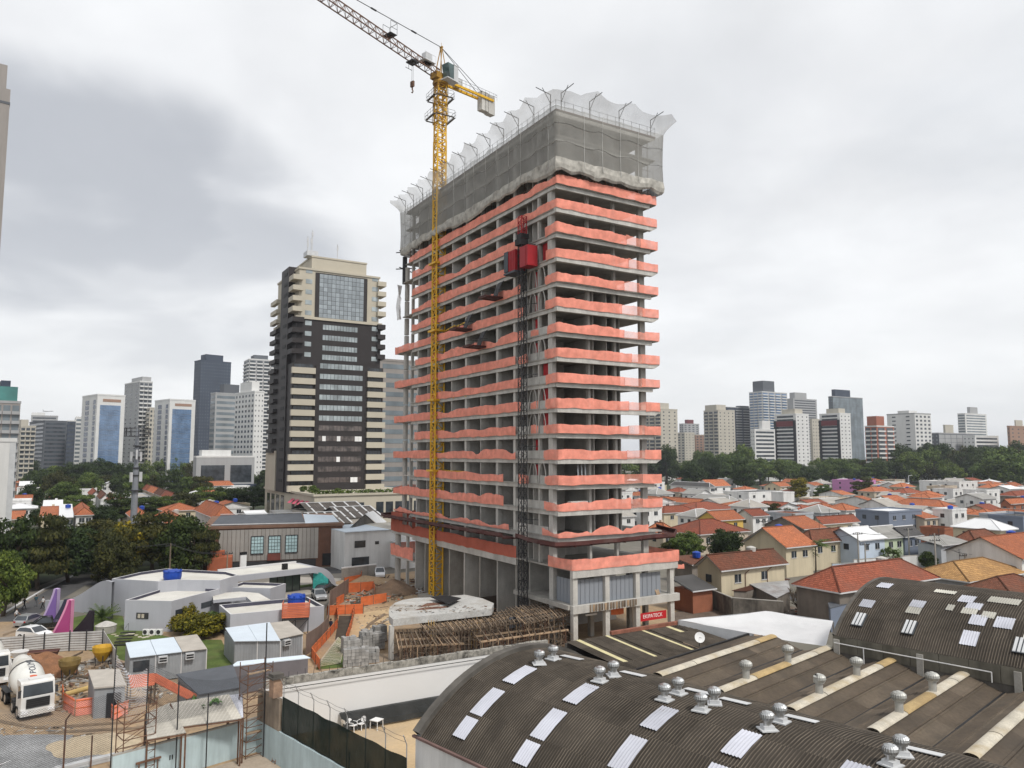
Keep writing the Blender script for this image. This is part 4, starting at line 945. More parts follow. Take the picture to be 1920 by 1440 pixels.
def pchair(label, p, rz):
 t = thing('plastic_chair', label, 'chair', p, rz, 'white plastic chairs in the yard')
 b = MB(); b.box(-0.24, 0.24, -0.24, 0.24, 0.42, 0.46); b.build('seat', PLW, t, local=True)
 b = MB(); n = 8
 rows = [[V((0.26 * sin(-1.0 + 2.0 * i / n), 0.30 - 0.1 * abs(-1 + 2 * i / n) ** 2 + 0.1 * j, 0.46 + j * (0.46 - 0.14 * (abs(-1 + 2 * i / n) ** 2)))) for i in range(n + 1)] for j in (0, 0.5, 1)]
 b.grid(rows); b.grid([[p_ + V((0, 0.025, 0)) for p_ in r_] for r_ in rows][::-1]); b.build('backrest', PLW, t, local=True)
 for sx_ in (-1, 1):
  for sy in (-1, 1):
   b = MB(); b.bar((0.21 * sx_, 0.2 * sy, 0.43), (0.25 * sx_, 0.26 * sy, 0), 0.05); b.build('leg', PLW, t, local=True)
  b = MB(); b.path([(0.25 * sx_, -0.22, 0.45), (0.27 * sx_, -0.2, 0.66), (0.27 * sx_, 0.25, 0.68)], 0.025, 4); b.build('armrest', PLW, t, local=True)
pchair('white plastic armchair half hidden by the mesh fence', gp(648, 1369) + V((0, 0, 0.03)), 2.6)
pchair('white plastic armchair beside the white garden table', gp(677, 1368) + V((0, 0, 0.03)), -0.5)
pchair('white plastic armchair tipped forward beside the screen', gp(662, 1371) + V((0, 0, 0.03)), 1.2)
t = thing('garden_table', 'small square white plastic table on the sand', 'table', gp(706, 1367) + V((0, 0, 0.03)), -0.5)
b = MB(); b.box(-0.4, 0.4, -0.4, 0.4, 0.68, 0.73); b.build('table_top', PLW, t, local=True)
for sx_ in (-1, 1):
 for sy in (-1, 1): b = MB(); b.bar((0.34 * sx_, 0.34 * sy, 0.68), (0.37 * sx_, 0.37 * sy, 0), 0.05); b.build('leg', PLW, t, local=True)
for i, (u, v) in enumerate(((655, 1340), (706, 1328))):
 t = thing('folded_parasol', ('dark folded parasol standing beside the white chairs', 'dark folded parasol standing in front of the white wall near the table')[i], 'parasol', gp(u, v + 6) + V((0, 0, 0.03)), 0, 'folded parasols in the yard')
 b = MB(); b.lathe([(0.03, 0), (0.03, 1.0)], (0, 0, 0), 6); b.lathe([(0.25, -0.0), (0.25, 0.08)], (0, 0, 0), 10); b.build('pole', DARK, t, local=True)
 b = MB(); b.lathe([(0.1, 0.7), (0.17, 1.0), (0.12, 1.7), (0.02, 2.0)], (0, 0, 0), 8); b.build('canopy', mat('navy_cloth', (0.02, 0.025, 0.04), 0.9) if i == 0 else bpy.data.materials['navy_cloth'], t, local=True)
for i in range(4):
 p = gp(770 + i * 22 - 60 * (i == 3), 1400 + i * 18) if False else f0 + fd * (5.5 + 2.3 * i) - fn * 2.2
 tag(MB().tube((p.x, p.y, 0.03), (p.x, p.y, 1.9), 0.05, 6).build('steel_post', DARK), 'thin dark steel post standing in the sand court, %s from the chimney' % ordn[i], 'post', 'posts in the sand court')
# ---- canopy roofs and scaffold at the blue wall
FIBL = sheet_mat('pale_corrugated_sheet', (0.36, 0.34, 0.30), (0.50, 0.475, 0.43), 0.25)
def canopy(name, label, corners, m, nx, post=True, th=0.05):
 t = thing(name, label, 'roof', (corners[0].x, corners[0].y, 0))
 A, B_, C_, D_ = corners
 for i in range(nx):
  f0_, f1_ = i / nx, (i + 1) / nx + 0.01
  rows = []
  for g in (0, 1):
   a, b_ = (A.lerp(B_, f0_), D_.lerp(C_, f0_)) if g == 0 else (A.lerp(B_, f1_), D_.lerp(C_, f1_)); rows.append([a.lerp(b_, q / 20) + V((0, 0, 0.03 * (q % 2) + 0.012 * (i % 2))) for q in range(21)])
  b = MB(); b.grid(rows); b.grid([[p - V((0, 0, 0.03)) for p in r_] for r_ in rows][::-1]); b.build('roof_sheet', m, t)
 b = MB()
 for p in corners: b.bar((p.x, p.y, 0), (p.x, p.y, p.z - 0.05), 0.09)
 for p, q in zip(corners, corners[1:] + corners[:1]): b.bar(p - V((0, 0, 0.1)), q - V((0, 0, 0.1)), 0.09)
 b.build('frame', RUST, t); return t
cz = 3.3
canopy('canopy_roof', 'steeply pitched small pale canopy roof over the blue wall', [gp(273, 1337, 3.7), gp(318, 1318, 4.1), gp(348, 1374, 3.3), gp(276, 1386, 3.0)], FIBL, 4)
canopy('canopy_roof', 'broad pale canopy roof with creeper over the blue wall', [gp(320, 1318, 4.2), gp(428, 1302, 4.2), gp(452, 1347, 3.3), gp(341, 1362, 3.3)], FIBL, 6)
canopy('canopy_roof', 'small bluish sheet roof beside the scaffold tower', [gp(430, 1303, 4.1), gp(454, 1301, 4.1), gp(456, 1345, 3.2), gp(448, 1346, 3.2)], SKYL, 2)
def creeper(label, pts, seed):
 r = random.Random(seed); b = MB()
 for p, q in zip(pts, pts[1:]):
  for i in range(26):
   c = p.lerp(q, r.random()) + V((r.uniform(-.12, .12), r.uniform(-.12, .12), r.uniform(0.03, 0.15))); a = V((r.uniform(-1, 1), r.uniform(-1, 1), r.uniform(-.3, .5))).normalized() * 0.11; d = a.cross(V((r.uniform(-1, 1), r.uniform(-1, 1), 1))).normalized() * 0.09
   b.face([c - a, c - d, c + a, c + d])
 return b
LEAFG = mat('creeper_leaf', (0.07, 0.15, 0.03), 0.8, 0.4, 2)
for i, (lb, ps_) in enumerate((('green creeper trailing down the pale canopy roof', [gp(363, 1306, 4.1), gp(365, 1313, 4.0), gp(383, 1330, 3.8)]), ('second green creeper zigzagging beside the first on the pale canopy', [gp(391, 1325, 3.9), gp(404, 1313, 4.1), gp(412, 1320, 4.0)]))):
 t = thing('creeper', lb, 'plant', (ps_[0].x, ps_[0].y, ps_[0].z - 0.1)); creeper(lb, ps_, i).build('leaves', LEAFG, t)
 b = MB(); b.path([p + V((0, 0, 0.06)) for p in ps_], 0.015, 4); b.build('stem', WOOD_D, t)
def scaffold(label, o, ax, w, d, h, lev, plank=()):
 t = thing('scaffold_tower', label, 'scaffold', o, 0, 'scaffold towers by the blue wall'); ay = V((-ax.y, ax.x, 0))
 for i in range(2):
  for j in range(2): b = MB(); p = o + ax * w * i + ay * d * j; b.tube(p, p + V((0, 0, h)), 0.035, 6); b.build('standard', RUST, t)
 n = int(h / lev)
 for k in range(n + 1):
  z = V((0, 0, min(k * lev + 0.2, h - 0.05))); b = MB()
  for p, q in ((o, o + ax * w), (o + ay * d, o + ax * w + ay * d), (o, o + ay * d), (o + ax * w, o + ax * w + ay * d)): b.bar(p + z, q + z, 0.045)
  if k < n: b.bar(o + z, o + ax * w + z + V((0, 0, lev)), 0.035); b.bar(o + ay * d + z, o + ay * d + ax * w + z + V((0, 0, lev)), 0.035); b.bar(o + z + V((0, 0, lev / 2)), o + ax * w + z + V((0, 0, lev / 2)), 0.03)
  b.build('ledger', RUST, t)
 for k in plank: b = MB(); b.obb(o + ax * 0.1 + ay * 0.1 + V((0, 0, k)), ax * (w - 0.2), ay * 0.35, V((0, 0, 0.05))); b.build('plank', WOOD, t)
 return t
scaffold('rusty scaffold tower with timber planks at the corner of the blue wall', gp(455, 1425) + V((0.2, 0, 0)), e2, 1.9, 1.4, 6.6, 1.0, (1.7, 4.3, 5.9))
scaffold('rusty scaffold tower hung with torn netting beside the pale canopy', V((-25.6, 51.2, 0)), e2, 2.0, 1.6, 5.4, 1.0, (2.0,))
t = thing('steel_bracket', 'red painted steel frame fixed on the blue wall', 'frame', wl_ + dd * 0.28 + nn * 0.1)
p = wl_ + dd * 0.14 + nn * 0.15; b = MB(); du_ = dd.normalized(); b.bar(p + V((0, 0, 1.6)), p + du_ * 1.6 + V((0, 0, 1.6)), 0.12); b.bar(p + du_ * 0.2, p + du_ * 0.2 + V((0, 0, 1.6)), 0.06); b.bar(p + du_ * 1.4, p + du_ * 1.4 + V((0, 0, 1.6)), 0.06); b.build('tube', RUST, t)
t = thing('ladder', 'short rusty ladder leaning at the foot of the fence wall', 'ladder', gp(508, 1428))
lp = gp(512, 1432); b = MB()
for s in (-0.25, 0.25): b.bar(lp + e1 * s, lp + e1 * s + e2 * 0.5 + V((0, 0, 2.0)), 0.06)
for i in range(6): q = lp + e2 * 0.5 * (i + 0.5) / 6 + V((0, 0, 2.0 * (i + 0.5) / 6)); b.bar(q - e1 * 0.25, q + e1 * 0.25, 0.045)
b.build('rail', RUST, t)
NETW = mesh_mat('knotted_white_net', (0.62, 0.62, 0.65), 0.26, 0.045)
NETB = mesh_mat('knotted_dark_net', (0.03, 0.035, 0.045), 0.17, 0.02)
bn_ = thing('ball_stop_net', 'torn open-weave net sagging between tall thin poles over the site huts', 'net', (-24, 53, 0))
poles = [(207, 1440, 227, 1212, 0.0), (272, 1393, 278, 1250, 2.4), (331, 1396, 333, 1278, 2.4), (388, 1382, 390, 1300, 2.4), (493, 1420, 494, 1168, 0.0)]
pt = []
for (u0, v0, u1, v1, z0) in poles:
 q = gp(u0, v0, z0); Yq = q.y; tp_ = at(u1, v1, Yq); b = MB(); b.tube((q.x, q.y, 0), (q.x, q.y, tp_.z), 0.045, 6); b.build('pole', DARK, bn_); pt.append((q, tp_.z))
def netsheet(p, q, zt0, zt1, zb0, zb1, sagt, sagb, m, n=16, k=8, bul=0.6):
 b = MB(); rows = []; Lh = (q - p).length
 for j in range(k + 1):
  f = j / k; rows.append([])
  for i in range(n + 1):
   g = i / n; zt = zt0 + (zt1 - zt0) * g - sagt * sin(pi * g); zb = zb0 + (zb1 - zb0) * g - sagb * sin(pi * g)
   w = p.lerp(q, g); rows[-1].append(V((w.x, w.y, 0)) + nn * bul * sin(pi * f) * sin(pi * g) + V((0, 0, zb + (zt - zb) * f)))
 b.grid(rows, uv=lambda j, i: (Lh * i / n, 5.0 * j / k)); return b.build('net', m, bn_)
L0 = pt[0][0] + V((-9, -8, 0))
netsheet(L0, pt[0][0], 6.0, pt[0][1] - 3.2, 1.0, 1.2, 0.5, 0.3, NETB)
netsheet(pt[0][0], pt[1][0], pt[0][1] - 0.4, pt[1][1], 4.8, 4.6, 1.0, 1.2, NETW, bul=1.6)
netsheet(pt[1][0], pt[4][0], pt[1][1] + 0.2, pt[4][1] - 3.2, 3.6, 4.7, 1.0, 0.4, NETB, n=30, bul=-0.8)
# ------------------------------------------------------------------ sales pavilion with white roofs
PGREY = mat('pavilion_grey_render', (0.385, 0.395, 0.43), 0.8, 0.05, 0.3, streak=0.08)
PROOF = mat('white_flat_roof', (0.60, 0.59, 0.55), 0.85, 0.08, 0.4, dirt=(0.45, 0.43, 0.38), dirt_amt=0.6, fine=0.08)
PIN = mat('navy_membrane', (0.06, 0.06, 0.085), 0.8, 0.15)
PEDGE = mat('pale_parapet', (0.58, 0.58, 0.585), 0.7, 0.05)
sheet('lawn', [gp(*p)[:2] for p in ((128, 1160), (225, 1140), (236, 1176), (340, 1200), (415, 1200), (440, 1250), (380, 1262), (236, 1240), (150, 1215), (140, 1190))], 0.03, GRASS)
sheet('forecourt', [gp(*p)[:2] for p in ((500, 1128), (640, 1105), (660, 1085), (560, 1082), (480, 1095))], 0.03, mat('pale_paving', (0.38, 0.35, 0.31), 0.9, 0.1, 0.5))
sheet('verge', [gp(*p)[:2] for p in ((540, 1106), (600, 1098), (612, 1092), (550, 1099))], 0.036, GRASS)
sheet('road', [gp(*p)[:2] for p in ((-60, 1195), (20, 1150), (70, 1118), (128, 1084), (300, 1079), (720, 1060), (720, 1070), (330, 1092), (160, 1098), (105, 1130), (62, 1160), (-40, 1215))], 0.03, ASPH)
sheet('dirt_lot', [gp(*p)[:2] for p in ((-80, 1168), (28, 1166), (42, 1184), (92, 1192), (128, 1190), (130, 1219), (-80, 1240))], 0.036, DIRT)
b = MB(); ks_ = [gp(*p) for p in ((-40, 1178), (5, 1152), (45, 1128), (85, 1104), (138, 1080))]
for p, q in zip(ks_, ks_[1:]): b.bar(p + V((0, 0, 0.07)), q + V((0, 0, 0.07)), 0.3, 0.14)
b.build('kerb', PEDGE)['kind'] = 'structure'
pav = thing('sales_pavilion', 'low grey sales pavilion with white flat roofs, curved wall and arched canopy', 'pavilion', (-42, 98, 0))
def inset(poly, d):
 n = len(poly); c = sum((V(p) for p in poly), V((0, 0))) / n; out = []
 area = sum(poly[i][0] * poly[(i + 1) % n][1] - poly[(i + 1) % n][0] * poly[i][1] for i in range(n)); sg = 1 if area > 0 else -1
 for i in range(n):
  p0, p1, p2 = V(poly[i - 1]), V(poly[i]), V(poly[(i + 1) % n]); u, w = (p1 - p0).normalized(), (p2 - p1).normalized()
  n1_, n2_ = V((-u.y, u.x)) * sg, V((-w.y, w.x)) * sg; m_ = (n1_ + n2_); m_ = m_ / max(0.4, m_.length_squared) * 2
  out.append(p1 + m_ * d)
 return out
def flat_block(poly, h, root, wall, roof=PROOF, edge=PEDGE, par=0.35, t=0.22, name='wall', inner=None):
 inner = inner or PIN
 poly = [V((p[0], p[1])) for p in poly]; inn = inset(poly, t); n = len(poly); b = MB()
 vs = [(*p, 0) for p in poly] + [(*p, h) for p in poly] + [(*p, h) for p in inn] + [(*p, h - par) for p in inn]
 fs = [(i, (i + 1) % n, n + (i + 1) % n, n + i) for i in range(n)]
 ed = [(n + i, n + (i + 1) % n, 2 * n + (i + 1) % n, 2 * n + i) for i in range(n)] + [(2 * n + i, 2 * n + (i + 1) % n, 3 * n + (i + 1) % n, 3 * n + i) for i in range(n)]
 b.add(vs, fs + ed); b.m = [0] * n + [1] * n + [2] * n
 o = b.build(name, [wall, edge, inner], root)
 b = MB(); b.face([(*p, h - par) for p in inn]); r_ = b.build('roof', roof, root)
 for q in (o, r_):
  import bmesh
  bm = bmesh.new(); bm.from_mesh(q.data); bmesh.ops.recalc_face_normals(bm, faces=bm.faces); bm.to_mesh(q.data); bm.free()
 if r_.data.polygons[0].normal.z < 0: r_.data.flip_normals()
 return o
def P2(*a, z): return [gp(u, v, z)[:2] for u, v in a]
flat_block(P2((235, 1125), (322, 1127), (412, 1104), (313, 1101), z=3.75), 3.75, pav, PGREY)
flat_block(P2((210, 1085), (297, 1090), (333, 1087), (413, 1088), (447, 1078), (425, 1072), (312, 1066), (262, 1073), z=4.9), 4.9, pav, PGREY)
flat_block(P2((427, 1101), (507, 1103), (536, 1094), (455, 1091), z=3.4), 3.4, pav, PGREY)
flat_block(P2((411, 1134), (432, 1152), (608, 1136), (577, 1119), z=2.95), 2.95, pav, PGREY, par=0.45)
b = MB(); b.prism(P2((398, 1113), (450, 1109), (485, 1112), (508, 1125), (472, 1128), (462, 1119), (400, 1125), z=3.0), 2.6, 3.0, 0, 1); b.build('walkway_roof', [PGREY, PROOF], pav)
def front_pts(u0, v0, u1, v1, n, f): return [gp(u0, v0).lerp(gp(u1, v1), i / n) for i in range(n + 1)]
w0, w1_ = gp(84, 1143), gp(207, 1161); n = 20; bk = (w1_ - w0).normalized(); bk = V((-bk.y, bk.x, 0)) * 0.35
hs = []
for i in range(n + 1):
 f = i / n; hs.append(1.3 + 3.6 * (3 * min(1, max(0, (f - 0.15) / 0.75)) ** 2 - 2 * min(1, max(0, (f - 0.15) / 0.75)) ** 3))
bow = [w0.lerp(w1_, i / n) + bk * 3.0 * sin(pi * i / n) for i in range(n + 1)]
b = MB(); b.grid([[p for p in bow], [p + V((0, 0, h)) for p, h in zip(bow, hs)], [p + bk + V((0, 0, h)) for p, h in zip(bow, hs)], [p + bk for p in bow]]); b.build('curved_wall', PGREY, pav)
c0_, c1_ = gp(440, 1092, 3.0), gp(590, 1074, 3.0); cd = (c1_ - c0_); cd.z = 0; CL = cd.length; cd.normalize(); cb = V((-cd.y, cd.x, 0)); DP = 6.5
prof = [(0, 3.9), (CL, 3.9)] + [(CL + 4.0 * sin(a), 3.9 * cos(a)) for a in [pi / 2 * i / 8 for i in range(1, 9)]]
inn_ = [(0, 3.05), (CL - 1.2, 3.05)] + [(CL - 1.2 + 4.5 * sin(a), 3.05 * cos(a)) for a in [pi / 2 * i / 8 for i in range(1, 9)]]
o2 = V((c0_.x, c0_.y, 0)); rows = []
for pr_, y in ((inn_, 0), (prof, 0), (prof, DP), (inn_, DP), (inn_, 0)): rows.append([o2 + cd * t_ + cb * y + V((0, 0, z)) for t_, z in pr_])
b = MB(); b.grid(rows); b.build('arched_canopy', PGREY, pav)
b = MB(); b.obb(o2 + cd * 0.3 + cb * 0.4 + V((0, 0, 3.904)), cd * (CL - 0.5), cb * (DP - 0.8), V((0, 0, 0.02))); b.build('canopy_roof', PROOF, pav)
b = MB(); b.obb(o2 + cb * (DP - 0.3) + V((0, 0, 3.9)), cd * CL, cb * 0.3, V((0, 0, 0.3))); b.build('canopy_kerb', PEDGE, pav)
b = MB(); q = o2 + cd * 8 + cb * 0.6; b.obb(q + V((0, 0, 3.93)), cd * 0.8, cb * 0.5, V((0, 0, 0.9))); b.build('roof_box', BLACK, pav)
for i in range(5): b = MB(); q = o2 + cd * (7 + 1.3 * i) + cb * 3; b.bar(q, q + V((0, 0, 3.0)), 0.1); b.build('glass_mullion', DARK, pav)
b = MB(); b.obb(o2 + cd * 7 + cb * 3.05, cd * 5.2, cb * 0.04, V((0, 0, 3.0))); b.build('shop_window', glass_mat('green_glass', (0.10, 0.13, 0.11), 0.1, 0.3), pav)
TEAL = mat('teal_mesh_print', (0.06, 0.42, 0.38), 0.8, 0.25, 2.0, fine=0.3)
t = thing('teal_mesh_screen', 'turquoise printed mesh screen filling the arch of the pavilion canopy', 'screen', gp(588, 1100)); q0, q1 = gp(586, 1108), gp(616, 1110)
b = MB(); b.grid([[q0, q0.lerp(q1, 0.5), q1], [q0 + V((0, 0, 3.0)), q0.lerp(q1, 0.5) + V((0, 0, 3.0)), q1 + V((0, 0, 2.0))]]); b.build('mesh', TEAL, t)
b = MB(); b.bar(q0, q0 + V((0, 0, 3.0)), 0.1); b.bar(q1, q1 + V((0, 0, 2.1)), 0.1); b.build('post', DARK, t)
def wall_window(root, p, d, w, z0, h, frame=True, panes=2, g=DGLASS, name='window', pr=0.05):
 n_ = V((d.y, -d.x, 0)); b = MB(); b.obb(p + n_ * 0.01 + V((0, 0, z0)), d * w, n_ * pr, V((0, 0, h))); o = b.build(name, g, root)
 return o
fA0, fA1 = gp(235, 1125, 3.75), gp(322, 1127, 3.75); dA = (fA1 - fA0).normalized(); q = V((fA0.x, fA0.y, 0)) + dA * 1.6; wall_window(pav, q, dA, 1.6, 1.5, 0.75)
b = MB(); n_ = V((dA.y, -dA.x, 0)); b.obb(q + dA * 0.2 + n_ * 0.062 + V((0, 0, 1.6)), dA * 0.35, n_ * 0.01, V((0, 0, 0.5))); b.obb(q + dA * 0.7 + n_ * 0.062 + V((0, 0, 1.6)), dA * 0.35, n_ * 0.01, V((0, 0, 0.5))); b.build('blind', CAPS, pav)
fA2 = gp(412, 1104, 3.75); dB = (fA2 - fA1); dB.z = 0; LB = dB.length; dB.normalize()
for f in (0.08, 0.6): wall_window(pav, V((fA1.x, fA1.y, 0)) + dB * LB * f, dB, 2.0, 1.8, 0.7)
for i in range(3):
 t = thing('air_conditioner', 'white outdoor air conditioner by the grey wall, %s of three in the row' % ('leftmost', 'middle', 'rightmost')[i], 'air conditioner', gp(274 + 12.5 * i, 1191), math.atan2(dA.y, dA.x), 'air conditioners outside the pavilion')
 b = MB(); b.box(-0.38, 0.38, -0.16, 0.16, 0.08, 0.72); b.box(-0.3, -0.2, -0.16, 0.16, 0, 0.08); b.box(0.2, 0.3, -0.16, 0.16, 0, 0.08); b.build('case', WHITE, t, local=True)
 b = MB(); b.tube((-0.08, -0.161, 0.4), (-0.08, -0.175, 0.4), 0.26, 14); b.build('fan', DARK, t, local=True)
BLUE = mat('blue_polyethylene', (0.012, 0.055, 0.33), 0.45, 0.12, 2.0)
def water_tank(label, p, r_, h):
 t = thing('water_tank', label, 'water tank', p); b = MB(); b.lathe([(r_ * 0.9, 0), (r_, 0.35 * h), (r_, 0.75 * h), (r_ * 0.98, 0.8 * h)], (0, 0, 0), 20); smooth(b.build('tank', BLUE, t, local=True))
 b = MB(); b.lathe([(r_ * 1.05, 0.8 * h), (r_ * 1.05, 0.86 * h), (r_ * 0.6, 0.97 * h), (r_ * 0.25, h)], (0, 0, 0), 20)
 for i in range(8): a = i * pi / 4; b.rbox((r_ * 0.93 * cos(a), r_ * 0.93 * sin(a), 0.8 * h), 0.25, 0.2, 0.14 * h, a)
 b.build('lid', BLUE, t, local=True); return t
water_tank('small blue water tank sunk in the white pavilion roof', gp(323, 1088, 4.55), 1.2, 1.5)
tp0 = gp(554, 1188); ts = thing('tank_stand', 'slatted orange box on dark stilts that carries the blue tank', 'stand', tp0, TRZ * 0.4)
for i, (x, y) in enumerate(((-1.5, -0.9), (0, -0.9), (1.5, -0.9), (-1.5, 0.9), (0, 0.9), (1.5, 0.9))): b = MB(); b.bar((x, y, 0), (x, y, 2.1), 0.12); b.build('leg', DARK, ts, local=True)
b = MB(); b.bar((-1.6, -1, 1.9), (1.6, -1, 1.9), 0.12); b.bar((-1.5, -0.95, 0.3), (0, -0.95, 1.9), 0.06); b.bar((0, -0.95, 0.3), (1.5, -0.95, 1.9), 0.06); b.box(-1.6, 1.6, -1, 1, 2.0, 2.1); b.build('deck', DARK, ts, local=True)
SLATO = mat('orange_corrugated', (0.56, 0.16, 0.085), 0.8, 0.12, 0.8, orand=0.1)
for i in range(9):
 b = MB(); b.box(-1.55, 1.55, -1.06, -1.0, 2.12 + i * 0.2, 2.29 + i * 0.2); b.box(-1.61, -1.555, -1.0, 1.0, 2.12 + i * 0.2, 2.29 + i * 0.2); b.box(1.555, 1.61, -1.0, 1.0, 2.12 + i * 0.2, 2.29 + i * 0.2); b.build('slat', SLATO, ts, local=True)
water_tank('large blue water tank standing in the orange slatted box', tp0 + V((0, 0.05, 2.11)), 1.05, 2.75)
def fin(label, u0, u1, v, vt, m, me, thk=0.7, lean=0.3, pw=1.7):
 p0, p1 = gp(u0, v), gp(u1, v); h = at(u1, vt, p0.y).z; d = (p1 - p0); w = d.length; d.normalize(); bk_ = V((-d.y, d.x, 0))
 t = thing('entrance_fin', label, 'sign', p0, 0, 'curved fins at the pavilion entrance'); n = 12
 ed = [(w * 0.92 * (i / n), h * (i / n) ** pw * 0.45 + h * 0.55 * (i / n)) for i in range(n + 1)]
 ed = [(w * 0.88 * (1 - (1 - i / n) ** 1.25), h * (i / n)) for i in range(n + 1)]
 pts = [p0 + d * x + V((0, 0, z)) for x, z in ed] + [p0 + d * w + V((0, 0, h * 0.985)), p0 + d * w]
 k = len(pts); b = MB(); b.add(pts + [p + bk_ * thk for p in pts], [tuple(range(k))[::-1], tuple(range(k, 2 * k))] ); b.build('panel', m, t)
 b = MB(); b.grid([[p - d * 0.25 - bk_ * 0.02 if i < n + 1 else p for i, p in enumerate(pts[:n + 2])], [p - d * 0.25 + bk_ * (thk + 0.02) if i < n + 1 else p + bk_ * thk for i, p in enumerate(pts[:n + 2])]])
 b.grid([[p - bk_ * 0.02 for p in pts[:n + 1]], [p - d * 0.25 - bk_ * 0.02 for p in pts[:n + 1]]])
 b.obb(pts[-1] - V((0.03, 0, 0)), d * 0.03, bk_ * thk, V((0, 0, h * 0.98))); b.build('edge_band', me, t)
fin('tall lilac purple curved fin beside the parked cars', 78, 104, 1168, 1104, mat('lilac_purple', (0.17, 0.10, 0.30), 0.7, 0.05), mat('pale_lilac', (0.42, 0.33, 0.52), 0.7, 0.05))
fin('dark slate curved fin between the purple and the pink one', 100, 124, 1168, 1124, mat('slate_paint', (0.035, 0.035, 0.06), 0.7, 0.05), bpy.data.materials['slate_paint'])
fin('bright pink curved fin standing above the metal hoarding', 98, 130, 1193, 1125, mat('magenta_pink', (0.32, 0.05, 0.17), 0.7, 0.05), mat('pale_pink', (0.62, 0.25, 0.40), 0.7, 0.05))
fin('black curved fin standing on the lawn apart from the others', 134, 173, 1189, 1145, mat('black_plum', (0.018, 0.012, 0.02), 0.7, 0.05), bpy.data.materials['black_plum'], thk=0.3)
t = thing('stone_planter', 'round grey stone plinth with a broken top on the lawn', 'plinth', gp(198, 1186)); b = MB(); b.lathe([(1.15, 0), (1.2, 0.8), (1.25, 0.9)], (0, 0, 0), 20); b.build('drum', CONC, t, local=True)
b = MB(); b.lathe([(1.2, 0.9), (0.8, 1.15), (0.3, 1.35), (0.1, 1.4)], (0, 0, 0), 9); b.build('cap', CONC_L, t, local=True)
b = MB()
for i in range(11): p = gp(213 + i * 7, 1190 + i * 0.4 + 3 * sin(i)); b.rbox(p + V((0, 0, 0.03)), 0.55, 0.4, 0.03, 0.3 * i)
b.build('stepping_stone', CAPS, None, kind='stuff')
t = thing('garden_steps', 'dark timber garden steps with a thin handrail on the lawn slope', 'steps', gp(232, 1208))
for i in range(5): b = MB(); p = gp(226 + i * 3.5, 1211 - i * 4.2); b.rbox(p + V((0, 0, 0.08 + 0.1 * i)), 1.7, 0.35, 0.08, 0.2); b.build('tread', BLACK, t)
b = MB(); p, q = gp(224, 1210), gp(240, 1192); b.path([p, p + V((0, 0, 1.0)), q + V((0, 0, 1.5)), q], 0.02, 4); b.build('handrail', DARK, t)
# ------------------------------------------------------------------ plants
def leaf_mat(name, c0, c1, c2, tr=0.2):
 m, t, b = new_mat(name); Lk = t.links
 r_ = nd(t, 'ShaderNodeNewGeometry').outputs['Random Per Island']
 out = ramp(t, r_, [(0.0, c0), (0.55, c1), (1.0, c2)])
 big = noise(t, coords(t), 0.35, 3)
 out = mixc(t, 1.0, out, ramp(t, big, [(0.3, (0.72, 0.78, 0.75)), (0.7, (1.28, 1.2, 1.0))]), 'MULTIPLY')
 out = mixc(t, 1.0, out, ramp(t, objrand(t), [(0.0, (0.8, 0.85, 0.85)), (0.5, (1, 1, 1)), (1.0, (1.2, 1.12, 0.95))]), 'MULTIPLY')
 Lk.new(out, b.inputs['Base Color']); b.inputs['Roughness'].default_value = 0.7; b.inputs['Specular IOR Level'].default_value = 0.2
 tl = nd(t, 'ShaderNodeBsdfTranslucent'); Lk.new(out, tl.inputs[0]); mx = nd(t, 'ShaderNodeMixShader'); mx.inputs[0].default_value = tr
 Lk.new(b.outputs[0], mx.inputs[1]); Lk.new(tl.outputs[0], mx.inputs[2]); Lk.new(mx.outputs[0], t.nodes['Material Output'].inputs[0])
 return m
LF_D = leaf_mat('dark_leaf', (0.017, 0.031, 0.011), (0.032, 0.054, 0.017), (0.056, 0.084, 0.025))
LF_M = leaf_mat('mid_leaf', (0.040, 0.068, 0.018), (0.078, 0.120, 0.030), (0.14, 0.19, 0.045))
LF_Y = leaf_mat('olive_yellow_leaf', (0.06, 0.062, 0.010), (0.15, 0.135, 0.018), (0.30, 0.24, 0.022))
LF_O = leaf_mat('olive_leaf', (0.024, 0.030, 0.010), (0.045, 0.050, 0.015), (0.080, 0.078, 0.022))
BARK = mat('bark', (0.085, 0.065, 0.05), 0.95, 0.3, 2)
rng = np.random.default_rng(3)
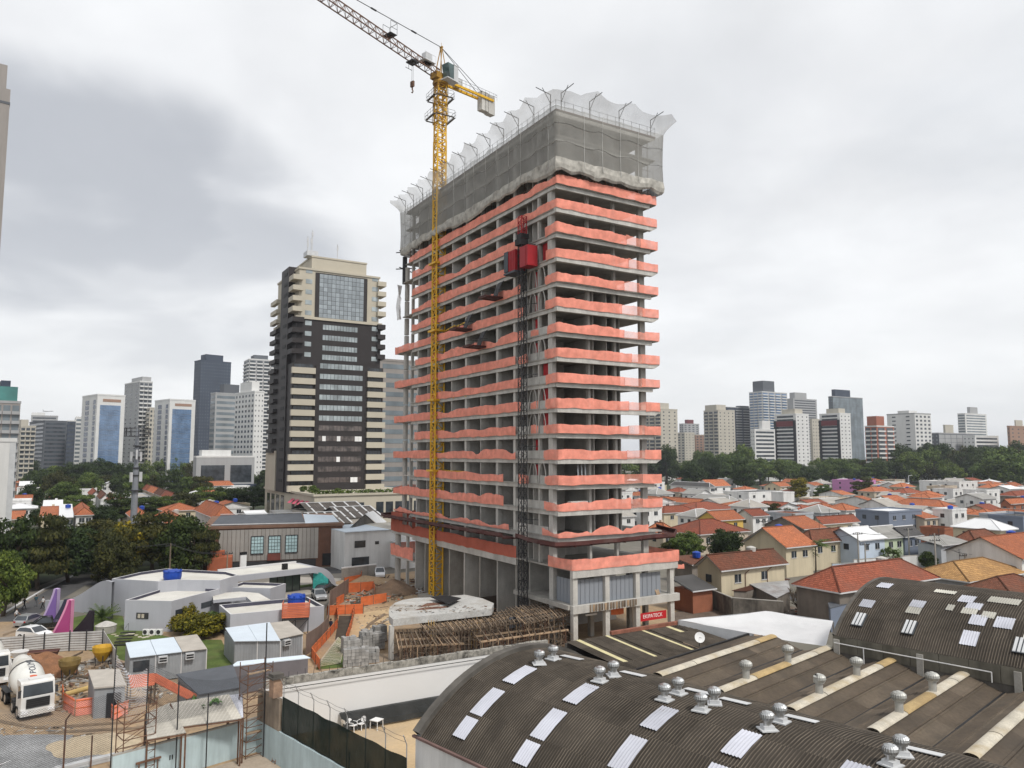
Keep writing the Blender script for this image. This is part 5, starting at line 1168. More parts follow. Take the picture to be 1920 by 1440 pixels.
def crown_mesh(name, R_, Hh, nb, nl, leaf, seed, flat=0.0, clump=0.36):
 g = np.random.default_rng(seed)
 th = g.uniform(0, 2 * pi, nb); ph = np.arccos(g.uniform(-0.85, 1, nb)); rr_ = g.uniform(0.45, 0.95, nb)
 wob = 1 + 0.22 * np.sin(3 * th + seed) * np.sin(2 * ph + seed * 2)
 c = np.stack([R_ * rr_ * wob * np.sin(ph) * np.cos(th), R_ * rr_ * wob * np.sin(ph) * np.sin(th), Hh * 0.5 * rr_ * np.cos(ph)], 1)
 if flat: c[:, 2] = np.round(c[:, 2] / flat) * flat + g.normal(0, 0.12, nb)
 cr = R_ * clump * g.uniform(0.6, 1.25, nb)
 d = g.normal(0, 1, (nb, nl, 3)); d /= np.linalg.norm(d, axis=2, keepdims=True)
 rad_ = cr[:, None, None] * g.uniform(0.35, 1.0, (nb, nl, 1)) ** 0.6
 p = c[:, None, :] + d * rad_ * np.array([1, 1, 0.62 if not flat else 0.34])
 p = p.reshape(-1, 3); d = d.reshape(-1, 3); n_ = len(p)
 nrm = d + g.normal(0, 0.55, (n_, 3)) + np.array([0, 0, 0.5]); nrm /= np.linalg.norm(nrm, axis=1, keepdims=True)
 a = np.cross(nrm, g.normal(0, 1, (n_, 3))); a /= np.linalg.norm(a, axis=1, keepdims=True); bb = np.cross(nrm, a)
 s = leaf * g.uniform(0.6, 1.3, (n_, 1))
 v = np.stack([p - a * s, p - bb * s * 0.55, p + a * s, p + bb * s * 0.55], 1).reshape(-1, 3); v[:, 2] += Hh * 0.47
 f = np.arange(4 * n_).reshape(-1, 4)
 me = bpy.data.meshes.new(name); me.vertices.add(len(v)); me.vertices.foreach_set('co', v.ravel().astype(np.float32))
 me.loops.add(4 * n_); me.loops.foreach_set('vertex_index', f.ravel().astype(np.int32))
 me.polygons.add(n_); me.polygons.foreach_set('loop_start', np.arange(0, 4 * n_, 4, dtype=np.int32)); me.polygons.foreach_set('loop_total', np.full(n_, 4, dtype=np.int32))
 me.materials.append(LF_D); me.update(); me.validate(); return me
CR = {'round': [crown_mesh('crown', 4.0, 6.4, 62, 150, 0.24, s) for s in (1, 2, 3)],
      'flat': [crown_mesh('crown', 4.6, 5.0, 60, 150, 0.24, s, flat=1.15, clump=0.32) for s in (11, 12)],
      'tall': [crown_mesh('crown', 2.8, 8.5, 60, 130, 0.23, s, clump=0.4) for s in (21, 22)],
      'loose': [crown_mesh('crown', 4.0, 6.0, 40, 95, 0.22, s, clump=0.3) for s in (31, 32)],
      'bush': [crown_mesh('crown', 1.5, 2.0, 30, 110, 0.13, s, clump=0.42) for s in (41, 42)]}
CRH = {'round': 6.0, 'flat': 4.7, 'tall': 8.0, 'loose': 5.6, 'bush': 1.9}
CRR = {'round': 4.2, 'flat': 4.9, 'tall': 3.0, 'loose': 4.2, 'bush': 1.6}
tkm = {}
def trunk_mesh(seed):
 r = random.Random(seed); b = MB(); top = V((r.uniform(-.1, .1), r.uniform(-.1, .1), 0.55)); b.tube((0, 0, 0), top, 0.05, 7, 0.036, caps=False)
 for i in range(5):
  a = i * 1.26 + r.random(); e = top + V((0.28 * cos(a), 0.28 * sin(a), r.uniform(0.22, 0.42))); b.tube(top, e, 0.024, 5, 0.008, caps=False); e2_ = e + V((0.1 * cos(a + 1), 0.1 * sin(a + 1), 0.12)); b.tube(e.lerp(top, 0.4), e2_, 0.012, 4, 0.004, caps=False)
 o = b.build('trunk', BARK); me = o.data; bpy.data.objects.remove(o); return me
TK = [trunk_mesh(i) for i in range(4)]
def tree(label, p, h, r_, kind, m, group=None, base=0.32, name='tree', cat='tree', seed=None):
 """crown from base*h up to h, radius r_"""
 p = V(p); t = thing(name, label, cat, p, RND.uniform(0, 6), group)
 me = RND.choice(CR[kind]); ch = h * (1 - base); o = bpy.data.objects.new('crown', me); col.objects.link(o); o.parent = t
 o.location = (0, 0, h * base + ch * 0.04); o.scale = (r_ / CRR[kind] * RND.uniform(.95, 1.05), r_ / CRR[kind] * RND.uniform(.95, 1.05), ch / CRH[kind])
 o.material_slots[0].link = 'OBJECT'; o.material_slots[0].material = m
 k = bpy.data.objects.new('trunk', RND.choice(TK)); col.objects.link(k); k.parent = t; k.scale = (h * 0.75, h * 0.75, h * 0.85)
 return t
def palm(label, p, h, r_, nf=16, group=None, m=None, drop=0.5):
 t = thing('palm_tree', label, 'palm tree', p, RND.uniform(0, 6), group); b = MB()
 b.tube((0, 0, 0), (0.1, 0, h), 0.16, 7, 0.1, caps=False); b.build('trunk', BARK, t, local=True)
 b = MB(); r = random.Random(h * 100)
 for i in range(nf):
  a = 2 * pi * i / nf + r.uniform(-.2, .2); el = r.uniform(0.1, 1.1); d = V((cos(a), sin(a), 0)); s = V((-sin(a), cos(a), 0)); pts = []
  for q in range(8): f = q / 7; pts.append(V((0.1, 0, h)) + d * r_ * f * cos(el * (1 - f * 0.4)) + V((0, 0, r_ * (sin(el) * f * 1.15 - drop * 1.2 * f * f))))
  for q in range(7):
   for sd in (-1, 1):
    L_ = r_ * 0.28 * (1 - abs(q / 7 - 0.4)); p0 = pts[q]; p1 = pts[q + 1]
    for u_ in (0.0, 0.5): o = p0.lerp(p1, u_); b.face([o, o + (p1 - p0) * 0.35, o + (p1 - p0) * 0.6 + s * sd * L_ + V((0, 0, -L_ * 0.5))])
 b.build('frond', m or LF_M, t, local=True, kind='stuff'); return t
tree('low mustard yellow shrub beside the pavilion wall', gp(345, 1188), 2.4, 2.3, 'bush', LF_Y, 'yellow shrubs by the pavilion', 0.02, 'shrub', 'shrub')
tree('wide mustard yellow shrub on the lawn beside the white box of the pavilion', gp(380, 1194), 2.8, 2.9, 'bush', LF_Y, 'yellow shrubs by the pavilion', 0.02, 'shrub', 'shrub')
tree('small upright yellow shrub touching the pavilion corner', gp(350, 1174), 3.0, 1.4, 'bush', LF_Y, 'yellow shrubs by the pavilion', 0.02, 'shrub', 'shrub')
tree('dark green shrub at the end of the yellow ones', gp(402, 1180), 2.2, 1.9, 'bush', LF_M, None, 0.02, 'shrub', 'shrub')
palm('spiky green palm bush beside the tall curved wall', gp(190, 1164), 0.4, 2.3, 22, drop=0.2)
# ------------------------------------------------------------------ vehicles
TYRE = mat('tyre', (0.02, 0.02, 0.02), 0.85, 0.2); CHR = mat('alloy', (0.45, 0.45, 0.46), 0.35, 0.05, metal=0.8)
CWHITE = mat('white_car_paint', (0.72, 0.73, 0.74), 0.25, 0.03, spec=0.6); CSILV = mat('silver_car_paint', (0.40, 0.41, 0.42), 0.3, 0.05, metal=0.5); CBLK = mat('black_car_paint', (0.015, 0.018, 0.017), 0.2, 0.1, spec=0.6)
LAMP = mat('headlamp', (0.75, 0.76, 0.78), 0.15, 0.05); REDL = mat('tail_lamp', (0.30, 0.01, 0.01), 0.3, 0.05)
def wheel(t, x, y, r_, w):
 s = 1 if x > 0 else -1; b = MB(); b.tube((x - w / 2 * s, y, r_), (x + w / 2 * s, y, r_), r_, 14); o = b.build('wheel', TYRE, t, local=True)
 b = MB(); b.tube((x + w / 2 * s, y, r_), (x + (w / 2 + 0.012) * s, y, r_), r_ * 0.62, 10); c = b.build('rim', CHR, o, local=True); return o
def car(label, p, rz, paint, kind='hatch', group='cars parked by the pavilion'):
 t = thing('parked_car', label, 'car', p, rz, group); hw = 0.88
 low = {'hatch': [(-2.0, 0.35), (-2.02, 0.75), (-1.95, 0.98), (-0.9, 1.0), (0.75, 0.98), (1.55, 0.86), (1.95, 0.7), (2.0, 0.35)], 'pickup': [(-2.6, 0.45), (-2.6, 1.05), (-0.9, 1.05), (0.9, 1.07), (2.2, 0.98), (2.5, 0.8), (2.5, 0.45)]}[kind]
 up = {'hatch': [(-1.9, 0.98), (-1.5, 1.42), (-0.6, 1.5), (0.15, 1.45), (0.95, 0.98)], 'pickup': [(-0.95, 1.05), (-0.75, 1.65), (0.3, 1.68), (1.15, 1.05)]}[kind]
 b = MB(); n = len(low); m_ = [(-hw, 0), (-hw * 0.98, 1), (hw * 0.98, 1), (hw, 0)]
 rows = [[V((x * (0.93 if abs(y) > 1.7 else 1), y, z)) for y, z in low] for x in (-hw, hw)]; k = n
 b.add(rows[0] + rows[1], [tuple(range(n)), tuple(range(2 * n - 1, n - 1, -1))] + [(i, n + i, n + (i + 1) % n, (i + 1) % n) for i in range(n)])
 b.build('body', paint, t, local=True)
 n = len(up); b = MB(); A_ = [V((-hw * (0.97 if z < 1.1 else 0.76), y, z)) for y, z in up]; B_ = [V((-p_.x, p_.y, p_.z)) for p_ in A_]
 b.add(A_ + B_, [tuple(range(n)), tuple(range(2 * n - 1, n - 1, -1))] + [(i, n + i, n + (i + 1) % n, (i + 1) % n) for i in range(n)]); b.build('window', DGLASS, t, local=True)
 b = MB(); ru = [q for q in up if q[1] > 1.3]; A_ = [V((-hw * 0.77, y, z + 0.015)) for y, z in ru]; B_ = [V((-p_.x, p_.y, p_.z)) for p_ in A_]
 b.grid([A_, B_]); b.grid([[p_ + V((-.02, 0, -0.07)) for p_ in A_], A_]); b.grid([B_, [p_ + V((.02, 0, -0.07)) for p_ in B_]])
 for y, z in ((up[0], up[1]), (up[-2], up[-1])):
  for s in (-1, 1): b.bar((s * hw * 0.97, y[0], y[1]), (s * hw * 0.775, z[0], z[1]) if y[1] < z[1] else (s * hw * 0.97, z[0], z[1]), 0.09) if y[1] < z[1] else b.bar((s * hw * 0.775, y[0], y[1]), (s * hw * 0.97, z[0], z[1]), 0.09)
 b.build('roof', paint, t, local=True)
 yl = low[-1][0]; yr = low[0][0]
 for s in (-1, 1):
  b = MB(); b.box(s * 0.62 - 0.17, s * 0.62 + 0.17, yl - 0.06, yl + 0.012, 0.6, 0.74); b.build('headlight', LAMP, t, local=True)
  b = MB(); b.box(s * 0.66 - 0.12, s * 0.66 + 0.12, yr - 0.03, yr + 0.05, 0.7, 0.9); b.build('tail_light', REDL, t, local=True)
  for y in ((1.25, -1.25) if kind == 'hatch' else (1.6, -1.6)): wheel(t, s * hw * 0.92, y, 0.33 if kind == 'hatch' else 0.4, 0.2)
 return t
hd = lambda a, b_: math.atan2((b_ - a).y, (b_ - a).x) - pi / 2
car('silver hatchback with its tail to the street beside the lilac fin', gp(56, 1172), hd(gp(40, 1178), gp(76, 1166)), CSILV)
car('black pickup parked between the silver and the white car', gp(82, 1182), hd(gp(100, 1182), gp(60, 1186)), CBLK, 'pickup')
car('white hatchback parked just behind the metal hoarding', gp(64, 1198), hd(gp(40, 1196), gp(90, 1201)), CWHITE)
car('silver hatchback under the arch of the pavilion canopy', gp(598, 1124), hd(gp(590, 1118), gp(602, 1128)), CSILV)
car('black car nosed under the arched canopy behind a silver one', gp(612, 1111), hd(gp(606, 1114), gp(622, 1109)), CBLK)
car('white pickup parked at the foot of the white workshop', gp(712, 1082), hd(gp(712, 1080), gp(714, 1090)), CWHITE, 'pickup', None)
def mixer(label, p, rz, txt=True):
 t = thing('mixer_truck', label, 'truck', p, rz, 'concrete mixer trucks on the site')      # heads along local -y
 b = MB(); b.box(-0.45, 0.45, -0.5, 7.9, 0.75, 1.05); b.box(-1.2, 1.2, 1.9, 2.2, 0.6, 1.0); b.build('chassis', DARK, t, local=True)
 CABW = mat('cab_white', (0.62, 0.62, 0.61), 0.4, 0.08, spec=0.5, dirt=(0.40, 0.33, 0.25), dirt_amt=0.55) if 'cab_white' not in bpy.data.materials else bpy.data.materials['cab_white']
 b = MB(); pr = [(0, 0.95), (-0.02, 1.9), (0.22, 2.95), (0.5, 3.1), (1.75, 3.1), (1.8, 0.95)]
 n = len(pr); A_ = [V((-1.22, y - 0.6, z)) for y, z in pr]; B_ = [V((1.22, y - 0.6, z)) for y, z in pr]
 b.add(A_ + B_, [tuple(range(n)), tuple(range(2 * n - 1, n - 1, -1))] + [(i, n + i, n + (i + 1) % n, (i + 1) % n) for i in range(n)])
 b.box(-1.24, 1.24, -0.72, 0.2, 0.42, 0.96); b.box(-0.55, 0.55, 0.1, 0.7, 3.11, 3.16)
 cab = b.build('cab', CABW, t, local=True)
 b = MB(); b.add([(-1.1, -0.63, 1.98), (1.1, -0.63, 1.98), (1.06, -0.43, 2.85), (-1.06, -0.43, 2.85)], [(0, 1, 2, 3)]); b.add([(-1.1, -0.6, 1.9), (1.1, -0.6, 1.9), (1.1, -0.635, 1.99), (-1.1, -0.635, 1.99)], [(0, 1, 2, 3)]); b.build('windscreen', DGLASS, cab, local=True)
 for s in (-1, 1):
  b = MB(); b.add([(s * 1.235, -0.45, 1.95), (s * 1.235, 0.6, 1.95), (s * 1.235, 0.55, 2.75), (s * 1.235, -0.22, 2.75)], [(0, 1, 2, 3)]); b.build('side_window', DGLASS, cab, local=True)
  b = MB(); b.box(s * 1.35 - 0.1, s * 1.35 + 0.1, -0.62, -0.5, 1.95, 2.5); b.bar((s * 1.2, -0.5, 2.5), (s * 1.36, -0.56, 2.52), 0.05); b.build('mirror', DARK, cab, local=True)
  b = MB(); b.box(s * 0.95 - 0.22, s * 0.95 + 0.22, -0.76, -0.72, 0.6, 0.85); b.build('headlight', LAMP, cab, local=True)
  for y in (0.6, 2.6, 5.6, 6.95): wheel(t, s * 1.05, y, 0.52, 0.36)
  b = MB(); b.box(s * 1.05 - 0.25, s * 1.05 + 0.25, 4.9, 7.6, 1.12, 1.18); b.build('mudguard', DARK, t, local=True)
 b = MB(); b.box(-0.85, 0.85, -0.745, -0.6, 1.05, 1.75)
 b.build('grille', BLACK, cab, local=True)
 b = MB()
 for i in range(4): b.box(-0.84, 0.84, -0.76, -0.746, 1.12 + i * 0.16, 1.17 + i * 0.16)
 b.build('grille_slat', DARK, cab, local=True)
 dax0 = V((0, 1.6, 1.75)); dax = V((0, 1, 0.34)).normalized(); dl = 5.0
 rad_at = lambda s: 0.55 + (1.3 - 0.55) * sin(min(1, s / 1.7) * pi / 2) if s < 1.7 else (1.3 if s < 2.6 else 1.3 - (s - 2.6) / (dl - 2.6) * 0.62)
 a_ = V((1, 0, 0)); b__ = dax.cross(a_); rows = []
 for i in range(17):
  s = dl * i / 16; r_ = rad_at(s); rows.append([dax0 + dax * s + (a_ * cos(2 * pi * k / 28) + b__ * sin(2 * pi * k / 28)) * r_ for k in range(29)])
 b = MB(); b.grid(rows); dr = smooth(b.build('drum', mat('drum_white', (0.60, 0.60, 0.57), 0.5, 0.08, 0.8, dirt=(0.40, 0.37, 0.32), dirt_amt=0.7) if 'drum_white' not in bpy.data.materials else bpy.data.materials['drum_white'], t, local=True))
 b = MB(); r_ = rad_at(2.75); b.grid([[dax0 + dax * s + (a_ * cos(2 * pi * k / 28) + b__ * sin(2 * pi * k / 28)) * (r_ + 0.03) for k in range(29)] for s in (2.7, 2.85)]); b.build('drum_ring', DARK, dr, local=True)
 def on_drum(s, ang, up=0.02): r_ = rad_at(s) + up; return dax0 + dax * s + (a_ * cos(ang) + b__ * sin(ang)) * r_
 if txt:
  c = bpy.data.curves.new('lettering', 'FONT'); c.body = 'POLIMIX'; c.size = 0.72; c.align_x = 'LEFT'; c.align_y = 'CENTER'; c.resolution_u = 3
  to = bpy.data.objects.new('tmp', c); col.objects.link(to); bpy.context.view_layer.update()
  me = bpy.data.meshes.new_from_object(to.evaluated_get(bpy.context.evaluated_depsgraph_get())); bpy.data.objects.remove(to)
  sign = -1 if b__.z > 0 else 1
  top_ang = math.atan2(b__.z, a_.z) if abs(b__.z) > 1e-6 else 0
  top_ang = pi / 2 if b__.z > 0 else -pi / 2
  for v_ in me.vertices:
   s = 0.95 + v_.co.x * 0.8; ang = top_ang - v_.co.y / 1.25 * (1 if b__.z > 0 else -1) * -1 + 0.12; v_.co = on_drum(s, ang, 0.025)
  me.materials.clear(); me.materials.append(mat('navy_lettering', (0.03, 0.04, 0.07), 0.6)); o = bpy.data.objects.new('lettering', me); col.objects.link(o); o.parent = dr
  b = MB(); b.grid([[on_drum(0.42 + 0.4 * i / 3, top_ang + 0.12 + (j - 2) * 0.13, 0.02) for i in range(4)] for j in range(5)]); b.build('logo_patch', mat('red_orange', (0.55, 0.12, 0.06), 0.6), dr, local=True)
 b = MB(); b.lathe([(0.75, 4.1), (0.35, 3.3)][::-1], (0, 7.1, 0), 10); b.bar((-0.7, 6.9, 1.0), (-0.7, 6.9, 3.5), 0.14); b.bar((0.7, 6.9, 1.0), (0.7, 6.9, 3.5), 0.14); b.bar((-0.7, 6.9, 3.1), (0.7, 6.9, 3.1), 0.12); b.build('hopper', CABW, t, local=True)
 b = MB(); rows = [[V((0.35 * cos(pi * k / 6), 7.4 + q * 0.9, 2.0 - q * 0.75 - 0.3 * sin(pi * k / 6))) for k in range(7)] for q in (0, 1)]; b.grid(rows); b.build('chute', CABW, t, local=True)
 b = MB(); b.tube((-1.0, 1.5, 1.65), (1.0, 1.5, 1.65), 0.42, 14); b.build('water_tank', CABW, t, local=True)
 b = MB(); b.bar((1.1, 6.2, 0.9), (1.1, 6.6, 3.2), 0.05); b.bar((0.75, 6.2, 0.9), (0.75, 6.6, 3.2), 0.05)
 for i in range(7): f = i / 6.5; b.bar((1.1, 6.2 + .4 * f, .9 + 2.3 * f), (0.75, 6.2 + .4 * f, .9 + 2.3 * f), 0.04)
 b.path([(-0.8, 5.4, 3.2), (-0.8, 6.8, 3.6), (0.8, 6.8, 3.6), (0.8, 5.4, 3.2)], 0.03, 4); b.build('ladder', CABW, t, local=True)
 b = MB(); b.box(-1.15, -0.55, 2.35, 3.4, 0.55, 1.05); b.box(0.55, 1.15, 3.2, 4.4, 0.5, 1.0); b.build('tool_box', DARK, t, local=True)
 return t
mixer('white concrete mixer truck with red logo patch facing the yard', gp(66, 1345), TRZ + 0.22)
mixer('white concrete mixer truck parked behind the other, mostly cut off by the frame', gp(-14, 1288), TRZ + 0.18, False)
# ------------------------------------------------------------------ people
SKIN = mat('skin', (0.28, 0.16, 0.10), 0.6, 0.05); HAIR = mat('black_hair', (0.012, 0.01, 0.009), 0.8)
def person(label, p, rz, shirt, trousers, stride=0.25, arm=0.2, helmet=None):
 L_ = {'pel': (0, 0, 0.95, .15), 'waist': (0, 0, 1.08, .14), 'chest': (0, 0.0, 1.32, .165), 'neck': (0, 0.01, 1.49, .06), 'head': (0, 0.03, 1.62, .10), 'crown': (0, 0.025, 1.72, .075)}
 for s, n_ in ((-1, 'l'), (1, 'r')):
  k = stride * s; L_.update({n_ + 'hip': (0.09 * s, 0, 0.9, .09), n_ + 'kn': (0.10 * s, 0.5 * k + 0.04 * abs(k) * 4, 0.5, .062), n_ + 'an': (0.10 * s, k - 0.1 * (k < 0), 0.09, .042), n_ + 'toe': (0.11 * s, k + 0.15, 0.04, .038),
                   n_ + 'sh': (0.19 * s, 0, 1.41, .062), n_ + 'el': (0.25 * s, -k * 0.5 - 0.02, 1.14, .045), n_ + 'wr': (0.25 * s, -k * 0.8 + arm * 0.6, 0.92, .034), n_ + 'ha': (0.25 * s, -k * 0.9 + arm, 0.84, .04), n_ + 'fi': (0.245 * s, -k * 0.9 + arm + 0.02, 0.77, .022)})
 ks = list(L_); E_ = [('pel', 'waist'), ('waist', 'chest'), ('chest', 'neck'), ('neck', 'head'), ('head', 'crown')]
 for n_ in 'lr': E_ += [('pel', n_ + 'hip'), (n_ + 'hip', n_ + 'kn'), (n_ + 'kn', n_ + 'an'), (n_ + 'an', n_ + 'toe'), ('chest', n_ + 'sh'), (n_ + 'sh', n_ + 'el'), (n_ + 'el', n_ + 'wr'), (n_ + 'wr', n_ + 'ha'), (n_ + 'ha', n_ + 'fi')]
 me = bpy.data.meshes.new('tmp'); me.from_pydata([L_[k][:3] for k in ks], [(ks.index(a), ks.index(b_)) for a, b_ in E_], [])
 o = bpy.data.objects.new('tmp', me); col.objects.link(o); md = o.modifiers.new('s', 'SKIN'); md.use_smooth_shade = True
 for i, k in enumerate(ks): r_ = L_[k][3]; me.skin_vertices[0].data[i].radius = (r_ * (1.25 if k in ('waist', 'chest', 'pel') else 1), r_ * (0.8 if k in ('waist', 'chest', 'pel') else 1))
 me.skin_vertices[0].data[0].use_root = True
 o.modifiers.new('d', 'SUBSURF').render_levels = 1; bpy.context.view_layer.update()
 m2 = bpy.data.meshes.new_from_object(o.evaluated_get(bpy.context.evaluated_depsgraph_get())); bpy.data.objects.remove(o); m2.name = 'person'
 m2.materials.clear()
 for m_ in (shirt, trousers, SKIN, BLACK): m2.materials.append(m_)
 for pl in m2.polygons:
  c = pl.center; pl.material_index = 3 if c.z < 0.1 else (2 if c.z > 1.47 or (abs(c.x) > 0.2 and c.z < 1.16 and c.z > 0.6) else (1 if c.z < 0.98 else 0))
 t = bpy.data.objects.new('person', m2); col.objects.link(t); t.location = p; t.rotation_euler = (0, 0, rz); tag(t, label, 'person')
 b = MB(); b.lathe([(0.108, 1.62), (0.115, 1.68), (0.085, 1.75), (0.02, 1.775)], (0, 0.015, 0), 10); smooth(b.build('helmet' if helmet else 'hair', helmet or HAIR, t, local=True))
 return t
CL = {k: mat(k + '_cloth', c, 0.9, 0.1, 3) for k, c in dict(white=(0.6, 0.6, 0.6), navy=(0.02, 0.026, 0.05), black=(0.014, 0.014, 0.016), teal=(0.03, 0.07, 0.09), grey=(0.12, 0.12, 0.13)).items()}
person('person in white shirt and dark trousers walking past the silver car', gp(30, 1166), -1.2, CL['white'], CL['black'], 0.3)
person('person dressed all in black walking on the road edge', gp(45, 1143), -1.5, CL['black'], CL['black'], 0.3)
person('person in white shirt walking behind the lilac fin', gp(80, 1142), 1.8, CL['white'], CL['black'], 0.26)
person('person in teal top standing on the shaded road', gp(67, 1138), 0.2, CL['teal'], CL['grey'], 0.1)
person('person in navy clothes standing in the path along the orange fence', gp(620, 1187), 2.9, CL['navy'], CL['navy'], 0.08, 0.1)
# ------------------------------------------------------------------ hoardings, huts, barriers
HOARD = mat('grey_hoarding_sheet', (0.47, 0.465, 0.455), 0.7, 0.1, 0.8, streak=0.3, dirt=(0.3, 0.27, 0.24), orand=0.1)
hb_ = thing('metal_hoarding', 'grey corrugated metal hoarding round the builders yard with dark posts', 'fence', gp(130, 1221))
hp = [gp(-45, 1236), gp(43, 1229), gp(82, 1225), gp(130, 1221), gp(161, 1220), gp(193, 1218), gp(216, 1258)]
for p, q in zip(hp, hp[1:]):
 d = (q - p); Lh = d.length; d.normalize(); n_ = V((d.y, -d.x, 0)); k = max(1, int(Lh / 2.2))
 for i in range(k):
  b = MB(); b.obb(p + d * Lh * i / k + V((0, 0, 0.1)), d * Lh * 0.985 / k, -n_ * 0.02, V((0, 0, 1.95))); b.build('shadow_line_backing', RUST, hb_)  # dark sheet added so board gaps read as the corrugation's shadow lines
  for zz in range(8): b = MB(); b.obb(p + d * Lh * i / k + n_ * 0.003 + V((0, 0, 0.08 + 0.262 * zz)), d * Lh * 0.985 / k, n_ * 0.05, V((0, 0, 0.195))); b.build('board', HOARD, hb_)
 b = MB(); b.bar(p + n_ * 0.08, p + n_ * 0.08 + V((0, 0, 2.3)), 0.1); b.build('post', DARK, hb_)
OFF = mat('office_cabin_sheet', (0.27, 0.285, 0.30), 0.6, 0.1, 0.8, streak=0.2, orand=0.05)
SHB = mat('bluish_white_sheet', (0.56, 0.63, 0.70), 0.5, 0.05, 0.5); SHG = mat('grey_beige_sheet', (0.40, 0.37, 0.33), 0.85, 0.12, 0.8)
def cabin(label, top, z, mods, roofs, dk=False, name='site_cabin'):
 """top: four roof corners (front-left, front-right, back-right, back-left) at height z"""
 FL, FR, BR, BL = [V((p.x, p.y, 0)) for p in top]; t = thing(name, label, 'site cabin', FL)
 dx_ = (FR - FL); dn_ = V((dx_.y, -dx_.x, 0)).normalized()
 for i in range(mods):
  f0_, f1_ = i / mods + 0.003, (i + 1) / mods - 0.003; a, b_, c_, d_ = FL.lerp(FR, f0_), FL.lerp(FR, f1_), BL.lerp(BR, f1_), BL.lerp(BR, f0_)
  b = MB(); b.prism([a[:2], b_[:2], c_[:2], d_[:2]], 0.1, z - 0.12)
  n = int((b_ - a).length / 0.28)
  for k in range(n): q = a.lerp(b_, (k + 0.25) / n); b.obb(q + V((0, 0, 0.15)), (b_ - a) * 0.45 / n, dn_ * 0.035, V((0, 0, z - 0.35)))
  n = int((c_ - b_).length / 0.28); rn = (c_ - b_); rn = V((rn.y, -rn.x, 0)).normalized()
  if i == mods - 1:
   for k in range(n): q = b_.lerp(c_, (k + 0.25) / n); b.obb(q + V((0, 0, 0.15)), (c_ - b_) * 0.45 / n, rn * 0.035, V((0, 0, z - 0.35)))
  b.build('wall', OFF, t)
  b = MB(); pts = [p + V((0, 0, z + (0.22 if e > 1 else 0) - 0.1)) for e, p in enumerate((a + dn_ * 0.25, b_ + dn_ * 0.25, c_ - dn_ * 0.15, d_ - dn_ * 0.15))]; b.add(pts + [p + V((0, 0, 0.06)) for p in pts], [(3, 2, 1, 0), (4, 5, 6, 7), (0, 1, 5, 4), (1, 2, 6, 5), (2, 3, 7, 6), (3, 0, 4, 7)]); b.build('roof_sheet', roofs[i % len(roofs)], t)
  b = MB(); b.bar(b_ + dn_ * 0.05, b_ + dn_ * 0.05 + V((0, 0, z - 0.15)), 0.08); b.build('corner_post', PEDGE, t)
 return t, FL, FR, dn_
t, FL, FR, dn_ = cabin('row of three ribbed grey site cabins with bluish roof sheets', [gp(243, 1231, 2.7), gp(388, 1214, 2.7), gp(370, 1193, 2.7), gp(235, 1209, 2.7)], 2.7, 3, [SHB, SHB, SHG])
def box_ac(root, p, d, n_):
 b = MB(); b.obb(p - d * 0.4, d * 0.8, n_ * 0.5, V((0, 0, 0.6))); o = b.build('window_air_conditioner', LGREY, root)
 b = MB(); b.obb(p - d * 0.33 + n_ * 0.501 + V((0, 0, 0.1)), d * 0.66, n_ * 0.01, V((0, 0, 0.16))); b.obb(p - d * 0.33 + n_ * 0.501 + V((0, 0, 0.33)), d * 0.66, n_ * 0.01, V((0, 0, 0.16))); b.build('grille', BLACK, o)
dd_ = (FR - FL).normalized()
box_ac(t, FL.lerp(FR, 0.42) + V((0, 0, 1.85)), dd_, dn_); box_ac(t, FL.lerp(FR, 0.77) + V((0, 0, 1.85)), dd_, dn_)
b = MB(); b.obb(FL.lerp(FR, 0.05) + dn_ * 0.04 + V((0, 0, 1.2)), dd_ * 1.4, dn_ * 0.03, V((0, 0, 1.0))); b.build('window', DGLASS, t)
t, FL, FR, dn_ = cabin('pair of grey site cabins with ragged bluish roof sheet beside the pavilion', [gp(440, 1200, 2.75), gp(527, 1199, 2.75), gp(505, 1170, 2.75), gp(421, 1181, 2.75)], 2.75, 2, [SHB])
t, FL, FR, dn_ = cabin('single ribbed grey site cabin with an air conditioner below the tank stand', [gp(508, 1199, 2.65), gp(567, 1186, 2.65), gp(542, 1167, 2.65), gp(492, 1173, 2.65)], 2.65, 1, [SHG])
box_ac(t, FL.lerp(FR, 0.45) + V((0, 0, 1.75)), (FR - FL).normalized(), dn_)
def slab_roof(name, label, pts, m, cat='roof', th=0.08, walls=None, wz=0.0):
 t = thing(name, label, cat, (pts[0].x, pts[0].y, 0)); b = MB(); n = len(pts); b.add(pts + [p - V((0, 0, th)) for p in pts], [tuple(range(n)), tuple(range(2 * n - 1, n - 1, -1))] + [(i, n + i, n + (i + 1) % n, (i + 1) % n) for i in range(n)]); b.build('roof_sheet', m, t)
 b = MB()
 if walls:
  c = sum(pts, V()) / n; q = [p.lerp(c, 0.06) for p in pts]
  for p, r_ in zip(q, q[1:] + q[:1]): b.add([(p.x, p.y, wz), (r_.x, r_.y, wz), (r_.x, r_.y, r_.z - th - 0.01), (p.x, p.y, p.z - th - 0.01)], [(0, 1, 2, 3)])
  b.build('wall', walls, t)
 else:
  for p in pts: b.bar((p.x, p.y, wz), (p.x, p.y, p.z - th), 0.1)
  b.build('post', DARK, t)
 return t
DGR = mat('dark_grey_sheet', (0.085, 0.092, 0.105), 0.7, 0.12, 0.8)
slab_roof('shed_roof', 'dark grey corrugated shed roof between the cabins and pale canopies', [gp(330, 1264, 2.9), gp(437, 1246, 3.2), gp(452, 1288, 2.8), gp(372, 1302, 2.6)], DGR, walls=OFF)
